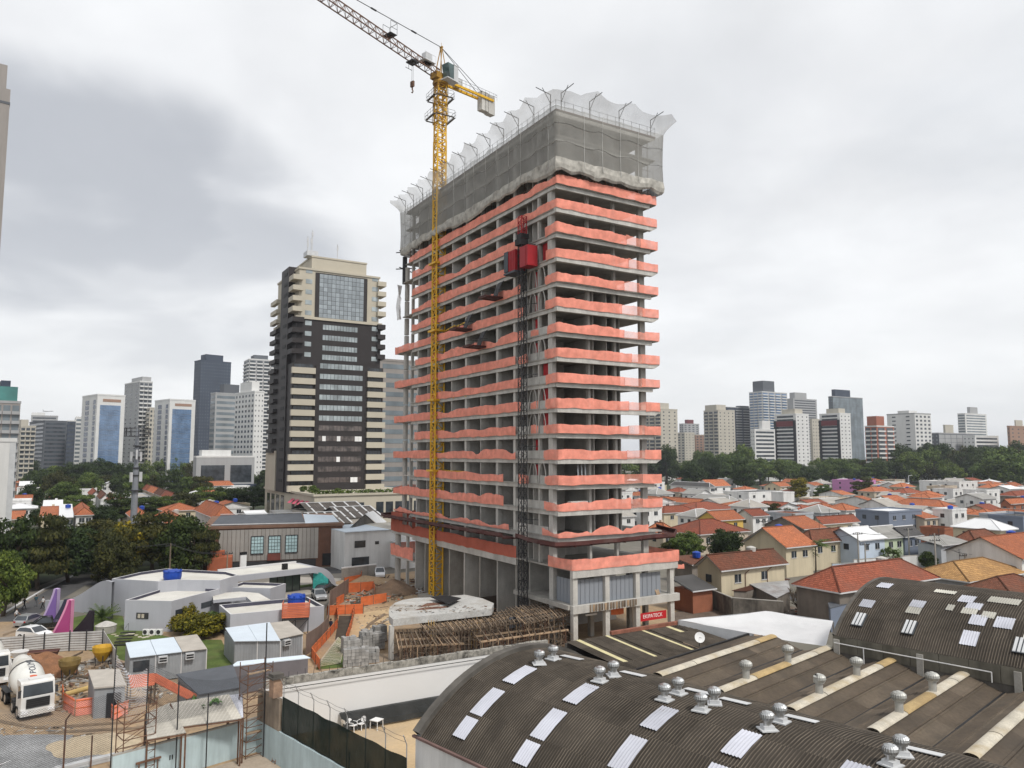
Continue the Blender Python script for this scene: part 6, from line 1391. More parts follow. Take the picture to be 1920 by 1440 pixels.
slab_roof('hut_roof', 'narrow pale eave of the plum grey shed behind the white wall', [gp(433, 1249, 2.6), gp(582, 1233, 2.6), gp(570, 1228, 2.8), gp(445, 1240, 2.8)], SHB, walls=mat('plum_grey_wall', (0.15, 0.14, 0.15), 0.85, 0.1))
t = slab_roof('guard_hut', 'small blockwork hut with flat beige roof and dark doorway by the mixer truck', [gp(165, 1256, 2.7), gp(224, 1254, 2.7), gp(237, 1284, 2.6), gp(176, 1289, 2.6)], SHG, 'hut', 0.12, OFF)
hA, hB_ = gp(176, 1289, 2.6), gp(237, 1284, 2.6); hd_ = (hB_ - hA); hd_.z = 0; hd_.normalize(); hn = V((hd_.y, -hd_.x, 0)); q = V((hA.x, hA.y, 0)) + hd_ * 1.0 - hn * 0.05
b = MB(); b.obb(q + V((0, 0, 0.02)), hd_ * 1.1, hn * 0.06, V((0, 0, 2.0))); b.build('door', BLACK, t)
for k, pts in enumerate(([gp(292, 1262, 2.6), gp(372, 1303, 2.4), gp(350, 1310, 1.9), gp(284, 1276, 2.0)], [gp(240, 1266, 2.2), gp(291, 1262, 2.6), gp(290, 1284, 1.8), gp(245, 1290, 1.7)])):
 t = thing('orange_sheet_roof', ('salmon corrugated sheets sloping between hut and dark shed roof', 'salmon corrugated sheets behind the torn white net')[k], 'roof', (pts[0].x, pts[0].y, 0)); n = 8
 for i in range(n):
  a, b_ = pts[0].lerp(pts[3], i / n), pts[1].lerp(pts[2], i / n); c_, d_ = pts[1].lerp(pts[2], (i + .9) / n), pts[0].lerp(pts[3], (i + .9) / n); b = MB(); up_ = V((0, 0, 0.04)); b.add([a, b_, c_ + up_, d_ + up_] + [p - V((0, 0, .05)) for p in (a, b_, c_, d_)], [(0, 1, 2, 3), (7, 6, 5, 4), (0, 4, 5, 1), (1, 5, 6, 2), (2, 6, 7, 3), (3, 7, 4, 0)]); b.build('sheet_strip', SLATO, t)
 b = MB()
 for p in pts: b.bar((p.x, p.y, 0), p, 0.09)
 b.build('post', WOOD_D, t)
def barrier(label, pix, h, m, name='orange_barrier', group='orange safety barriers on the site', boards=False, z=0, world=None):
 P = world or [gp(u, v, z) for u, v in pix]; t = thing(name, label, 'barrier', P[0], 0, group)
 net([p for p in P], h, m, hash(label) % 1000 if False else len(label) * 7, 0.08, parent=t, bottom=0.05, name='mesh', local=False, step=0.6, lean=0.0, fold=0.05)
 b = MB()
 for p in lerp_path(P, 2.0): b.bar(p, p + V((0, 0, h + 0.08)), 0.07)
 b.build('post', WOOD_D if m is not NETC else WOOD, t)
 b = MB()
 for p, q in zip(P, P[1:]): b.bar(p + V((0, 0, h * 0.95)), q + V((0, 0, h * 0.95)), 0.06, 0.1); b.bar(p + V((0, 0, h * 0.5)), q + V((0, 0, h * 0.5)), 0.05, 0.08)
 b.build('rail', ORANGE, t); return t
barrier('solid orange barrier across the head of the path by the standing person', [(613, 1154), (681, 1151)], 1.3, ORANGE)
barrier('short orange barrier stub above the one across the path', [(630, 1137), (645, 1128)], 1.1, ORANGE)
barrier('long orange net fence winding from the path head to the white wall', [(632, 1146), (633, 1178), (612, 1202), (584, 1234), (600, 1258)], 1.15, ORANGE)
barrier('narrow orange net fence along the sandy side of the trench', [(664, 1152), (659, 1178), (648, 1212)], 1.2, ORANGE)
barrier('bright orange barrier up by the arched canopy', [(645, 1098), (676, 1092), (679, 1080)], 1.3, ORANGE)
barrier('orange barrier on the far bank of the pit', [(652, 1112), (700, 1108), (703, 1118)], 1.5, ORANGE)
barrier('orange barrier at the pit side nearest the formwork', [(676, 1137), (700, 1133), (725, 1129)], 1.3, ORANGE)
barrier('low orange sheet lying along the top of the pit', [(640, 1108), (668, 1103)], 0.8, ORANGE)
barrier('curved salmon net barrier in front of the small hut', [(116, 1312), (118, 1330), (140, 1344), (180, 1338)], 1.35, NETC)
barrier('short salmon net barrier beside the scaffold tower', [(205, 1342), (212, 1352), (240, 1340)], 1.1, NETC)
wbr = mat('brown_hoarding_panel', (0.20, 0.145, 0.12), 0.85, 0.15, 0.6, orand=0.12)
whd = thing('timber_hoarding', 'tall brown panel hoarding curving along the path beside the pavilion', 'fence', gp(573, 1230)); P = lerp_path([gp(573, 1229), gp(597, 1212), (gp(613, 1195)), gp(616, 1165), gp(618, 1138), gp(653, 1112)], 1.3)
for p, q in zip(P, P[1:]): d = q - p; b = MB(); nn_ = V((d.y, -d.x, 0)).normalized(); b.obb(p, d * 0.97, nn_ * 0.06, V((0, 0, 2.3))); b.build('panel', wbr, whd)
t = thing('steel_mesh_panel', 'leaning rusty reinforcing mesh panel on the grassy bank behind the white wall', 'mesh panel', gp(610, 1245)); mq = [gp(592, 1250, 0.3), gp(634, 1195, 0.8), gp(646, 1208, 0.3), gp(638, 1243, 0.1)]
b = MB()
for i in range(17): f = i / 16; b.tube(mq[0].lerp(mq[1], f), mq[3].lerp(mq[2], f), 0.018, 3); b.tube(mq[0].lerp(mq[3], f), mq[1].lerp(mq[2], f), 0.018, 3)
b.build('rod', CAPS, t, kind='stuff'); b = MB()
for p, q in zip(mq, mq[1:] + mq[:1]): b.bar(p, q, 0.05)
b.build('edge_rod', CAPS, t)
sheet('grass_bank', [gp(*p)[:2] for p in ((592, 1256), (636, 1195), (652, 1205), (644, 1252))], 0.04, GRASS)
sheet('trench', [gp(*p)[:2] for p in ((636, 1155), (662, 1155), (650, 1196), (628, 1200))], 0.035, mat('trench_mud', (0.06, 0.05, 0.038), 0.95, 0.3, 0.8))
sheet('pit', [gp(*p)[:2] for p in ((655, 1126), (700, 1122), (690, 1136), (660, 1140))], 0.036, bpy.data.materials['trench_mud'])
sheet('sand_path', [gp(*p)[:2] for p in ((665, 1152), (735, 1140), (735, 1190), (652, 1205))], 0.034, SAND)
BLK = mat('concrete_block', (0.29, 0.285, 0.275), 0.9, 0.12, 2, orand=0.25)
blk = None
for i, (u, v, nx, ny, nz, rz) in enumerate(((657, 1250, 4, 3, 5, .3), (677, 1248, 4, 3, 5, .2), (696, 1243, 4, 3, 4, .3), (654, 1226, 4, 3, 5, .5), (672, 1223, 4, 3, 4, .5), (688, 1222, 3, 3, 6, .6), (706, 1218, 4, 3, 5, .6), (690, 1205, 4, 3, 4, .5), (711, 1203, 4, 3, 5, .5))):
 w = ['front row nearest the wall', 'front row, second from the grassy bank', 'front row nearest the formwork post', 'middle row by the grassy bank', 'middle row, low stack', 'middle row, narrow tall stack', 'middle row nearest the formwork post', 'back row by the sandy path', 'back row nearest the formwork post'][i]
 t = thing('block_pallet', 'pallet of grey concrete blocks, ' + w, 'pallet', gp(u, v), rz, 'pallets of concrete blocks')
 b = MB(); b.box(-0.75, 0.75, -0.6, 0.6, 0.08, 0.14)
 for y in (-0.5, 0, 0.5): b.box(-0.75, 0.75, y - 0.05, y + 0.05, 0, 0.08)
 b.build('pallet_base', WOOD, t, local=True)
 for x in range(nx):
  for y in range(ny):
   for z in range(nz):
    if z == nz - 1 and RND.random() < 0.25: continue
    loc = (-0.57 + x * 0.385 + RND.uniform(-.02, .02), -0.4 + y * 0.4, 0.14 + z * 0.35);
    if blk is None: b = MB(); b.box(-0.18, 0.18, -0.185, 0.185, 0.01, 0.335); blk = b.build('block', BLK, t, local=True, loc=loc)
    else: inst(blk, t, loc, (0, 0, RND.uniform(-.06, .06)))
# ------------------------------------------------------------------ concrete deck on timber formwork
fw = thing('formwork_deck', 'new concrete deck with rounded end propped on a thicket of timber formwork', 'formwork', gp(733, 1237)); zt_ = 4.3
pts = [gp(u, v, zt_) for u, v in ((729, 1146), (731, 1138), (741, 1130), (755, 1125), (778, 1121), (807, 1120), (873, 1115), (905, 1122), (926, 1131), (922, 1141), (737, 1161), (730, 1155))]
b = MB(); b.prism([p[:2] for p in pts], zt_ - 0.75, zt_); b.build('concrete_deck', [mat('pale_wet_concrete', (0.47, 0.47, 0.455), 0.8, 0.12, 0.5, dirt=(0.30, 0.26, 0.21), dirt_amt=0.85, fine=0.2)], fw)
b = MB()
for q in ([(785, 1139), (800, 1131), (838, 1128), (842, 1131), (806, 1136)], [(775, 1144), (795, 1139), (842, 1136), (840, 1139), (800, 1143)]):
 n_ = len(q); pp_ = [gp(u, v, zt_ + 0.006) for u, v in q]; b.face(pp_[::-1])
b.build('rusty_puddle', mat('rust_stain', (0.15, 0.07, 0.045), 0.8, 0.3, 1.0), fw)
b = MB(); q = [gp(u, v, zt_ + 0.45) for u, v in ((807, 1119), (842, 1133), (865, 1121), (838, 1116))]; b.add(q + [p - V((0, 0, 0.06)) for p in q], [(0, 1, 2, 3), (7, 6, 5, 4), (0, 4, 5, 1), (1, 5, 6, 2), (2, 6, 7, 3), (3, 7, 4, 0)]); b.build('loose_panel', BLACK, fw)
b = MB(); b.rbox(gp(733, 1237), 0.45, 0.45, 3.6, TRZ); b.build('column', CONC_L, fw)
O = gp(738, 1240)
def fj(p, q, m=None):
 b = MB(); b.bar(p, q, 0.075, 0.11); return b.build('joist', m or (WOOD if RND.random() < 0.3 else WOOD_D), fw)
def field(c, z, n, rows, np_, mp_):
 A, B_, C_, D_ = [gp(u, v, z) for u, v in c]; L_ = (B_ - A).length
 for i in range(n):
  f = (i + RND.uniform(-.2, .2)) / n; f2 = f + RND.uniform(-.012, .012); p, q = A.lerp(B_, f), D_.lerp(C_, f2)
  for k in range(rows): g0, g1 = k / rows - 0.04, (k + 1) / rows + RND.uniform(-.02, .08); fj(p.lerp(q, g0) + V((0, 0, .05 * (k % 2))), p.lerp(q, g1) + V((0, 0, .05 * (k % 2) + RND.uniform(-.12, .06))))
 for k in range(rows + 1):
  for g in (0.08, 0.5, 0.92):
   if k == rows: continue
   e = (k + g) / rows; b = MB(); b.bar(A.lerp(D_, e) - V((0, 0, .15)), B_.lerp(C_, e) - V((0, 0, .15)), 0.09, 0.18); b.build('bearer', WOOD if (k + int(g * 10)) % 2 else WOOD_D, fw)
 for i in range(np_):
  for j in range(mp_):
   t_ = A.lerp(B_, (i + RND.uniform(.2, .8)) / np_).lerp(D_.lerp(C_, (i + RND.uniform(.2, .8)) / np_), (j + RND.uniform(.15, .85)) / mp_); p = V((t_.x, t_.y, 0)); b = MB(); w = RND.random()
   if w < 0.35: b.bar(p, p + V((RND.uniform(-.08, .08), 0, t_.z - .2)), 0.09)
   else: b.tube(p, p + V((RND.uniform(-.06, .06), 0, t_.z - .2)), 0.04, 5)
   b.build('prop', WOOD if w < 0.15 else (WOOD_D if w < 0.5 else RUST), fw)
   for _ in range(2): a = RND.uniform(0, 6.3); zz = RND.uniform(.4, t_.z - .5); BR.bar(p + V((-.9 * cos(a), -.9 * sin(a), zz)), p + V((.9 * cos(a), .9 * sin(a), zz + RND.choice((0, 0, .9, -.7)))), 0.05)
BR = MB()
field([(783, 1162), (1005, 1138), (1022, 1160), (806, 1187)], 3.4, 29, 2, 22, 5)
field([(950, 1140), (1045, 1127), (1070, 1151), (985, 1168)], 3.9, 16, 2, 10, 4)
field([(742, 1182), (845, 1180), (872, 1206), (748, 1213)], 2.7, 15, 1, 12, 4)
field([(880, 1180), (1060, 1160), (1066, 1180), (900, 1203)], 2.6, 11, 1, 16, 4)
BR.build('brace', WOOD_D, fw, kind='stuff')
sheet('earth_floor', [gp(*p)[:2] for p in ((733, 1228), (900, 1180), (1070, 1172), (1080, 1205), (980, 1225), (735, 1262))], 0.034, mat('shade_dark_earth', (0.075, 0.058, 0.045), 0.95, 0.3))  # earth colour darkened to carry the shade under the formwork
for i in range(4):
 b = MB()
 for k in range(3): u = (803, 884, 968, 890)[i] + k * 5; v = (1232, 1216, 1206, 1214)[i]; p = gp(u, v); b.bar(p, p + V((0, 0, 3.9)), 0.08, 0.1)
 b.build('yellow_post', mat('yellow_timber', (0.45, 0.30, 0.12), 0.8, 0.2) if i == 0 else bpy.data.materials['yellow_timber'], fw)
b = MB(); p, q = gp(955, 1168, 3.0), gp(1003, 1160, 3.0); b.bar(p, q, 0.1, 1.2); b.build('side_shutter', DGR, fw)
b = MB(); p, q = gp(865, 1128, 2.6), gp(985, 1112, 2.6); b.obb((p.x, p.y, 0), V((q.x - p.x, q.y - p.y, 0)), V((0.1, 0.3, 0)), V((0, 0, 2.8))); b.build('earth_wall', bpy.data.materials['shade_dark_earth'], fw)
# ------------------------------------------------------------------ builders' yard: heaps, skips, rubble
def heap(name, c, rx, ry, h, m, seed, n=26, rz=0.0):
 r = random.Random(seed); ph = [r.uniform(0, 6) for _ in range(6)]; rows = []
 for j in range(n + 1):
  row = []
  for i in range(n + 1):
   x, y = -1 + 2 * i / n, -1 + 2 * j / n; q = math.hypot(x, y); f = max(0, 1 - q ** 1.7) ** 1.1; z = h * f * (1 + 0.25 * sin(4 * x + ph[0]) * sin(5 * y + ph[1]) + 0.12 * sin(11 * x + ph[2]) * sin(9 * y + ph[3])) - 0.05 * (q > 0.97)
   row.append(V((c.x + rx * x * cos(rz) - ry * y * sin(rz), c.y + rx * x * sin(rz) + ry * y * cos(rz), c.z + z)))
  rows.append(row)
 b = MB(); b.grid(rows); return smooth(b.build(name, m))
RSOIL = mat('red_soil', (0.235, 0.115, 0.06), 0.95, 0.25, 0.8, bump=0.8, bs=4, fine=0.3)
GRAV = mat('grey_gravel', (0.30, 0.305, 0.31), 0.95, 0.2, 0.9, bump=1.0, bs=14, fine=0.45)
PSAND = mat('pale_sand', (0.46, 0.38, 0.27), 0.95, 0.12, 0.8, bump=0.5, bs=6, fine=0.2)
tag(heap('soil_heap', gp(72, 1262), 4.2, 3.0, 1.9, RSOIL, 1), 'reddish brown soil heap behind the mixer drum', 'heap')
tag(heap('gravel_heap', gp(20, 1420) + V((0, 0, 0.02)), 7.5, 4.5, 0.9, GRAV, 2), 'wide low heap of grey gravel at the corner of the yard', 'heap')
tag(heap('sand_heap', gp(150, 1408) + V((0, 0, 0.02)), 4.2, 2.6, 1.0, PSAND, 3, rz=0.6), 'pale sand heap beside the gravel with planks on it', 'heap')
tag(heap('rubble_heap', gp(738, 1110), 4.5, 4.0, 1.6, mat('rubble_earth', (0.22, 0.15, 0.10), 0.95, 0.3, 0.8, bump=1, bs=5, fine=0.3), 4), 'brown earth and rubble heap beside the crane foot', 'heap')
tag(heap('earth_bank', gp(690, 1092), 6, 4, 0.9, DIRT, 6), 'trampled earth bank behind the orange barriers', 'heap')
sheet('gravel_bed', [gp(*p)[:2] for p in ((-60, 1380), (60, 1378), (150, 1392), (120, 1440), (60, 1480), (-100, 1480))], 0.03, GRAV)
RUT = mat('wet_rut', (0.20, 0.145, 0.095), 0.7, 0.25, 1.2, fine=0.3)
for q in (((100, 1362), (250, 1352), (330, 1338), (330, 1341), (250, 1356), (100, 1367)), ((90, 1372), (250, 1364), (340, 1350), (340, 1353), (250, 1368), (90, 1377)), ((0, 1350), (60, 1362), (110, 1364), (110, 1368), (60, 1367), (0, 1356)), ((668, 1200), (690, 1170), (720, 1150), (725, 1152), (695, 1173), (674, 1202)), ((684, 1200), (702, 1175), (733, 1155), (736, 1157), (707, 1178), (690, 1202)), ((5, 1190), (40, 1178), (70, 1172), (70, 1174), (42, 1181), (5, 1194))):
 sheet('tyre_rut', [gp(*p)[:2] for p in q], 0.042, RUT)
def scatter(name, label, cen, rx, ry, n, seed, mats, smin, smax, flat=0.35, kind='stuff', cat=None):
 r = random.Random(seed); b = MB()
 for i in range(n):
  a, q = r.uniform(0, 6.3), r.random() ** 0.5; p = cen + V((rx * q * cos(a), ry * q * sin(a), r.uniform(0, 0.45) * (1 - q))); s = r.uniform(smin, smax); t1 = r.uniform(0, 6.3)
  u = V((cos(t1), sin(t1), r.uniform(-.25, .25))); w = V((-sin(t1), cos(t1), r.uniform(-.2, .2)))
  lng = s * r.choice((1, 1, 1.5, 4)); wd_ = s * (0.5 if lng < 3 * s else 0.18); b.obb(p, u * lng, w * wd_, V((0, 0, s * flat)), r.randrange(len(mats)))
 o = b.build(name, mats); o['kind'] = kind; return o
RM = [CONC, WOOD, WOOD_D, RUST, CONC_L, BLK]
scatter('rubble', '', gp(140, 1258), 5.5, 4.2, 260, 3, RM, 0.15, 0.6)
scatter('rubble', '', gp(110, 1290), 4.0, 3.0, 150, 4, RM, 0.12, 0.45)
scatter('rubble', '', gp(700, 1120), 5, 5, 220, 5, RM + [ORANGE], 0.12, 0.5)
scatter('rubble', '', gp(755, 1095), 7, 6, 200, 6, [WOOD, RUST, CONC_L, WOOD_D], 0.15, 0.6)
scatter('rubble', '', gp(150, 1395), 3.5, 2.0, 60, 7, [WOOD, WOOD_D], 0.12, 0.4)
scatter('rubble', '', gp(100, 1325), 2.5, 2.5, 90, 9, RM, 0.1, 0.35)
scatter('rubble', '', gp(820, 1142, 4.31), 8, 2.2, 90, 8, [RUST, BLACK, WOOD_D, WOOD], 0.1, 0.32, 0.12)
scatter('rubble', '', gp(700, 1165), 3.5, 4.5, 60, 18, RM, 0.1, 0.35)
scatter('rubble', '', gp(60, 1372), 4, 1.2, 40, 19, [CONC_L, GRAV, DIRT], 0.08, 0.25)
scatter('rubble', '', gp(270, 1300), 3.0, 2.5, 70, 20, RM, 0.1, 0.4)
scatter('rubble', '', gp(780, 1110), 4.5, 3.0, 120, 21, [STEEL, LGREY, RUST, CONC_L], 0.15, 0.5)
def hopper(label, p, m, s=1.0):
 t = thing('concrete_bucket', label, 'bucket', p, 0.2, 'concrete buckets in the yard'); b = MB(); b.lathe([(0.35 * s, 0.5 * s), (0.95 * s, 1.5 * s), (1.0 * s, 2.0 * s), (0.94 * s, 2.0 * s), (0.5 * s, 1.0 * s), (0.1, 0.9 * s)], (0, 0, 0), 12); b.build('bucket', m, t, local=True)
 b = MB()
 for a in (0.4, 2.0, 3.5, 5.1): b.bar((0.6 * s * cos(a), 0.6 * s * sin(a), 0), (0.7 * s * cos(a), 0.7 * s * sin(a), 1.4 * s), 0.08)
 b.build('leg', DARK, t, local=True)
hopper('bright yellow concrete bucket against the metal hoarding', gp(191, 1248), mat('bucket_yellow', (0.50, 0.30, 0.03), 0.6, 0.15, 1.5))
hopper('muddy olive concrete bucket in the middle of the rubble', gp(129, 1275), mat('bucket_olive', (0.20, 0.14, 0.05), 0.8, 0.3, 1.5))
t = thing('steel_skip', 'low dark red skip against the hoarding beside the soil heap', 'skip', gp(72, 1236), 0.3); b = MB(); b.add([(-1.6, -.5, 0), (1.6, -.5, 0), (1.6, .5, 0), (-1.6, .5, 0), (-1.9, -.6, .8), (1.9, -.6, .8), (1.9, .6, .8), (-1.9, .6, .8)], [(0, 1, 5, 4), (1, 2, 6, 5), (2, 3, 7, 6), (3, 0, 4, 7), (0, 3, 2, 1), (4, 5, 6, 7)]); b.build('bin', TRAY, t, local=True)
b = MB(); b.bar((-1.9, -.62, .82), (1.9, -.62, .82), .08); b.bar((-1.9, .62, .82), (1.9, .62, .82), .08); b.build('rim', RUST, t, local=True)
for i, (p, q) in enumerate(((gp(122, 1302, .5), gp(168, 1289, .6)), )):
 tag(MB().tube(p, q, 0.22, 10).build('timber_beam', mat('yellow_beam', (0.42, 0.30, 0.12), 0.8, 0.2)), 'thick yellowish beam lying beside the small hut', 'beam')
st = thing('stacked_sections', 'stack of long white steel sections lying along the yard edge', 'stack', gp(150, 1432)); p, q = gp(98, 1452), gp(212, 1425)
for i in range(4): b = MB(); o_ = V((0, 0.35 * (i % 2) - 0.1, 0.12 + 0.2 * (i // 2))); b.bar(p + o_, q + o_, 0.22, 0.18); b.build('section', LGREY, st)
t = thing('hose_line', 'thin white hose lying across the gravel in a shallow curve', 'hose', gp(0, 1434)); b = MB(); b.path([gp(u, v, 0.6) for u, v in ((-30, 1440), (0, 1434), (60, 1410), (118, 1390), (160, 1378))], 0.04, 5); b.build('pipe', PEDGE, t); b = MB()
for u, v in ((0, 1434), (60, 1410), (118, 1390)): q = gp(u, v, 0.6); b.bar((q.x, q.y, 0), q, 0.05)
b.build('peg', DARK, t)
t = thing('bent_post', 'rusty fence post with a bent tip standing in the gravel', 'post', gp(118, 1440)); q = gp(118, 1452); b = MB(); b.tube(q, q + V((0, 0, 3.6)), 0.06, 6); b.build('shaft', RUST, t); b = MB(); b.tube(q + V((0, 0, 3.6)), q + V((0.35, 0, 4.1)), 0.05, 6); b.build('tip', RUST, t)
tag(MB().tube(gp(170, 1440), gp(170, 1440) + V((0, 0, 2.2)), 0.05, 6).build('fence_post', RUST), 'thin rusty post standing before the white steel sections', 'post')
# ------------------------------------------------------------------ buildings in the middle distance
BRICK = mat('brown_brick', (0.135, 0.068, 0.046), 0.9, 0.15, 0.6, dirt=(0.09, 0.055, 0.042), bump=0.3, bs=14, fine=0.2)
bA, bB = gp(380, 1073), gp(641, 1061); bd = (bB - bA); BLn = bd.length; brz = math.atan2(bd.y, bd.x); bd.normalize(); bn2 = V((bd.y, -bd.x, 0)); BH = 8.4
bk = thing('brick_warehouse', 'brown brick warehouse with grey ribbed front and three pale blue gridded windows', 'warehouse', bA, brz)
b = MB(); b.box(0, BLn, 0, 26, 0, BH - 0.5); b.build('wall', BRICK, bk, local=True)
b = MB(); b.box(-0.2, BLn + 0.2, -0.25, 26, BH - 0.5, BH); b.build('parapet', mat('brown_parapet', (0.17, 0.10, 0.07), 0.9, 0.15), bk, local=True)
fx = lambda u: ((at(u, 1000, bA.y).x - bA.x) / max(0.1, bd.x)) if False else None
def on_front(u):      # distance along the front where the plumb line at a pixel column meets it
 r = (u - 960) / F * 1.0044; return (r * bA.y - bA.x) / (bd.x - r * bd.y)
rb = None
f0_, f1_ = on_front(421), on_front(604); nr = 24; pw = (f1_ - f0_) / nr
for i in range(nr):
 if rb is None: b = MB(); b.box(0, pw - 0.05, -0.1, 0, 0, 5.9); b.box(0.02, 0.12, -0.16, -0.1, 0, 5.9); rb = b.build('facade_sheet', mat('beige_grey_sheet', (0.29, 0.275, 0.255), 0.7, 0.08, 0.6, streak=0.15, orand=0.08), bk, local=True, loc=(f0_, 0, 1.75))
 else: inst(rb, bk, (f0_ + i * pw, 0, 1.75))
WINB = glass_mat('pale_blue_glass', (0.36, 0.50, 0.52), 0.25, 0.15, s=1.0)
for u0, u1 in ((481, 503), (513, 534), (544, 565)):
 x0, x1 = on_front(u0), on_front(u1); b = MB(); b.box(x0, x1, -0.24, -0.17, 3.1, 6.3); o = b.build('window', WINB, bk, local=True); b = MB()
 for i in range(5): x = x0 + (x1 - x0) * i / 4; b.box(x - 0.03, x + 0.03, -0.28, -0.241, 3.1, 6.3)
 for j in range(6): z = 3.1 + 3.2 * j / 5; b.box(x0, x1, -0.275, -0.242, z - 0.03, z + 0.03)
 b.bar((x0, -0.27, 3.05), (x1, -0.27, 3.05), 0.12); b.bar((x0, -0.27, 6.35), (x1, -0.27, 6.35), 0.12); b.bar((x0 - .05, -0.27, 3.0), (x0 - .05, -0.27, 6.4), 0.1); b.bar((x1 + .05, -0.27, 3.0), (x1 + .05, -0.27, 6.4), 0.1); b.build('frame', DARK, o, local=True)
x0, x1 = on_front(511), on_front(535); b = MB(); b.box(x0, x1, -0.5, -0.25, 1.7, 3.0); b.build('sign_board', mat('oxide_sign', (0.14, 0.045, 0.035), 0.8), bk, local=True)
b = MB(); b.box(on_front(430), on_front(600), -0.12, -0.01, 0.1, 1.6); b.build('dark_shopfront', DARK, bk, local=True)
b = MB(); b.box(on_front(612), on_front(640), -0.14, -0.01, 0.3, 2.6); b.build('gate', BLACK, bk, local=True)
b = MB(); b.add([(1, 1, BH + 0.05), (BLn * 0.72, 1, BH + 0.05), (BLn * 0.7, 7, BH + 1.6), (2.5, 7, BH + 1.6), (BLn * 0.7, 13, BH + 0.1), (2, 13, BH + 0.1)], [(0, 1, 2, 3), (3, 2, 4, 5)]); b.build('dark_roof', DGR, bk, local=True)
b = MB(); b.add([(BLn * 0.72, 1, BH + 0.05), (BLn - 0.5, 2, BH + 0.05), (BLn - 1, 10, BH + 0.8), (BLn * 0.72, 10, BH + 1.2)], [(0, 1, 2, 3)]); b.build('light_roof', SHB, bk, local=True)
b = MB(); b.bar((1.2, 0.9, BH + 0.25), (BLn * 0.72, 0.9, BH + 0.15), 0.3, 0.15); b.bar((2.4, 7, BH + 1.75), (BLn * 0.7, 7, BH + 1.75), 0.3, 0.1); b.build('flashing', LGREY, bk, local=True)
b = MB(); b.box(BLn - 0.4, BLn - 0.2, 2, 20, BH, BH + 0.4); b.build('parapet_cap', SHG, bk, local=True)
t = thing('brick_kiosk', 'orange brick box building at the foot of the trees beside the brick warehouse', 'kiosk', gp(412, 1073)); kp = gp(412, 1076)
b = MB(); b.rbox(kp, 4.2, 4, 3.2, brz); b.build('wall', mat('orange_brick', (0.33, 0.10, 0.05), 0.9, 0.15, 1.0), t); b = MB(); b.rbox(kp + V((-0.4, 0.3, 3.2)), 2.0, 2, 1.0, brz); b.build('water_tower', bpy.data.materials['orange_brick'], t)
t = thing('pylon_sign', 'white pylon sign with dark cap standing before the brick warehouse', 'sign', gp(455, 1075)); sp = gp(455, 1075); b = MB(); b.rbox(sp, 1.2, 0.3, 3.4, brz + 0.5); b.build('panel', WHITE, t); b = MB(); b.rbox(sp + V((0, 0, 3.4)), 1.3, 0.4, 0.5, brz + 0.5); b.build('cap', BLACK, t)
wA, wB = gp(645, 1071), gp(745, 1062); wdd = (wB - wA); wrz = math.atan2(wdd.y, wdd.x); ws = thing('white_workshop', 'white rendered workshop with small dark windows between brick warehouse and tower', 'workshop', wA, wrz); wl2 = wdd.length
b = MB(); b.box(0, wl2 + 5, 0, 14, 0, 7.2); b.build('wall', WHITE_OLD, ws, local=True)
b = MB(); b.box(9.5, wl2 + 5, -3.5, -0.01, 0, 4.9); b.build('annex_wall', WHITE_OLD, ws, local=True)
b = MB(); b.box(9.3, wl2 + 5, -3.7, 0, 4.91, 5.1); b.build('annex_roof', LGREY, ws, local=True)
for x, z, w, h, y in ((2.0, 4.2, 2.2, 1.3, 0), (11.2, 2.8, 1.2, 1.2, -3.5), (1.5, 0.2, 3.5, 2.2, 0), (6.2, 4.6, 0.8, 0.6, 0)):
 b = MB(); b.box(x, x + w, y - 0.08, y - 0.005, z, z + h); b.build('window', DGLASS, ws, local=True)
for i in range(12): b = MB(); b.box(i * 1.3, i * 1.3 + 1.25, -0.4, 14, 7.21 + 0.03 * (i % 2), 7.35); b.build('roof_sheet', SHB if i < 7 else FIBL, ws, local=True)
gw = thing('yard_gate_wall', 'low white topped wall and gates in front of the white workshop', 'wall', gp(655, 1085)); b = MB(); p, q = gp(640, 1088), gp(705, 1080); b.bar(p + V((0, 0, 1.0)), q + V((0, 0, 1.0)), 0.2, 2.0); b.build('wall', CONC, gw); b = MB(); b.bar(p + V((0, 0, 2.1)), q + V((0, 0, 2.1)), 0.3, 0.2); b.build('coping', WHITE, gw)
BARR = mat('dark_barrack_roof', (0.075, 0.066, 0.06), 0.9, 0.25, 0.4)
for k, (u0, uR, v, h, lab) in enumerate(((590, 668, 984, 6.5, 'dark corrugated shed roof with white light strips nearest the brick warehouse'), (640, 728, 972, 7.2, 'dark corrugated shed roof with white light strips behind the white workshop'), (580, 700, 962, 7.0, 'dark corrugated shed roof with white light strips along the cream podium'))):
 p = gp(u0, v, h); t = thing('barrack_shed', lab, 'shed', (p.x, p.y, 0), TRZ, 'barrack sheds before the cream podium'); q = gp(uR, v, h); w = (q - p).length * 0.95
 b = MB(); b.box(0.3, w - 0.3, 0.3, 17.7, 0, h - 0.1); b.build('wall', SHG, t, local=True); n = 9
 for i in range(n):
  x0_, x1_ = w * i / n, w * (i + 1) / n - 0.02; b = MB(); b.add([(x0_, 0, h), (x1_, 0, h), (x1_, 9, h + 2.0), (x0_, 9, h + 2.0), (x1_, 18, h), (x0_, 18, h)], [(0, 1, 2, 3), (3, 2, 4, 5)]); b.build('roof_sheet', BARR, t, local=True)
  if i % 2 == 0:
   b = MB(); b.obb((x1_ - 0.3, 0.1, h + 0.06), (0.42, 0, 0), (0, 4.0, 0.9), (0, 0, 0.04)); b.obb((x1_ - 0.3, 4.9, h + 1.14), (0.42, 0, 0), (0, 4.2, 0.93), (0, 0, 0.04)); b.build('light_strip', LGREY, t, local=True)
 b = MB(); b.bar((0, 9, h + 2.1), (w, 9, h + 2.1), 0.6, 0.12); b.build('ridge_cap', LGREY, t, local=True)
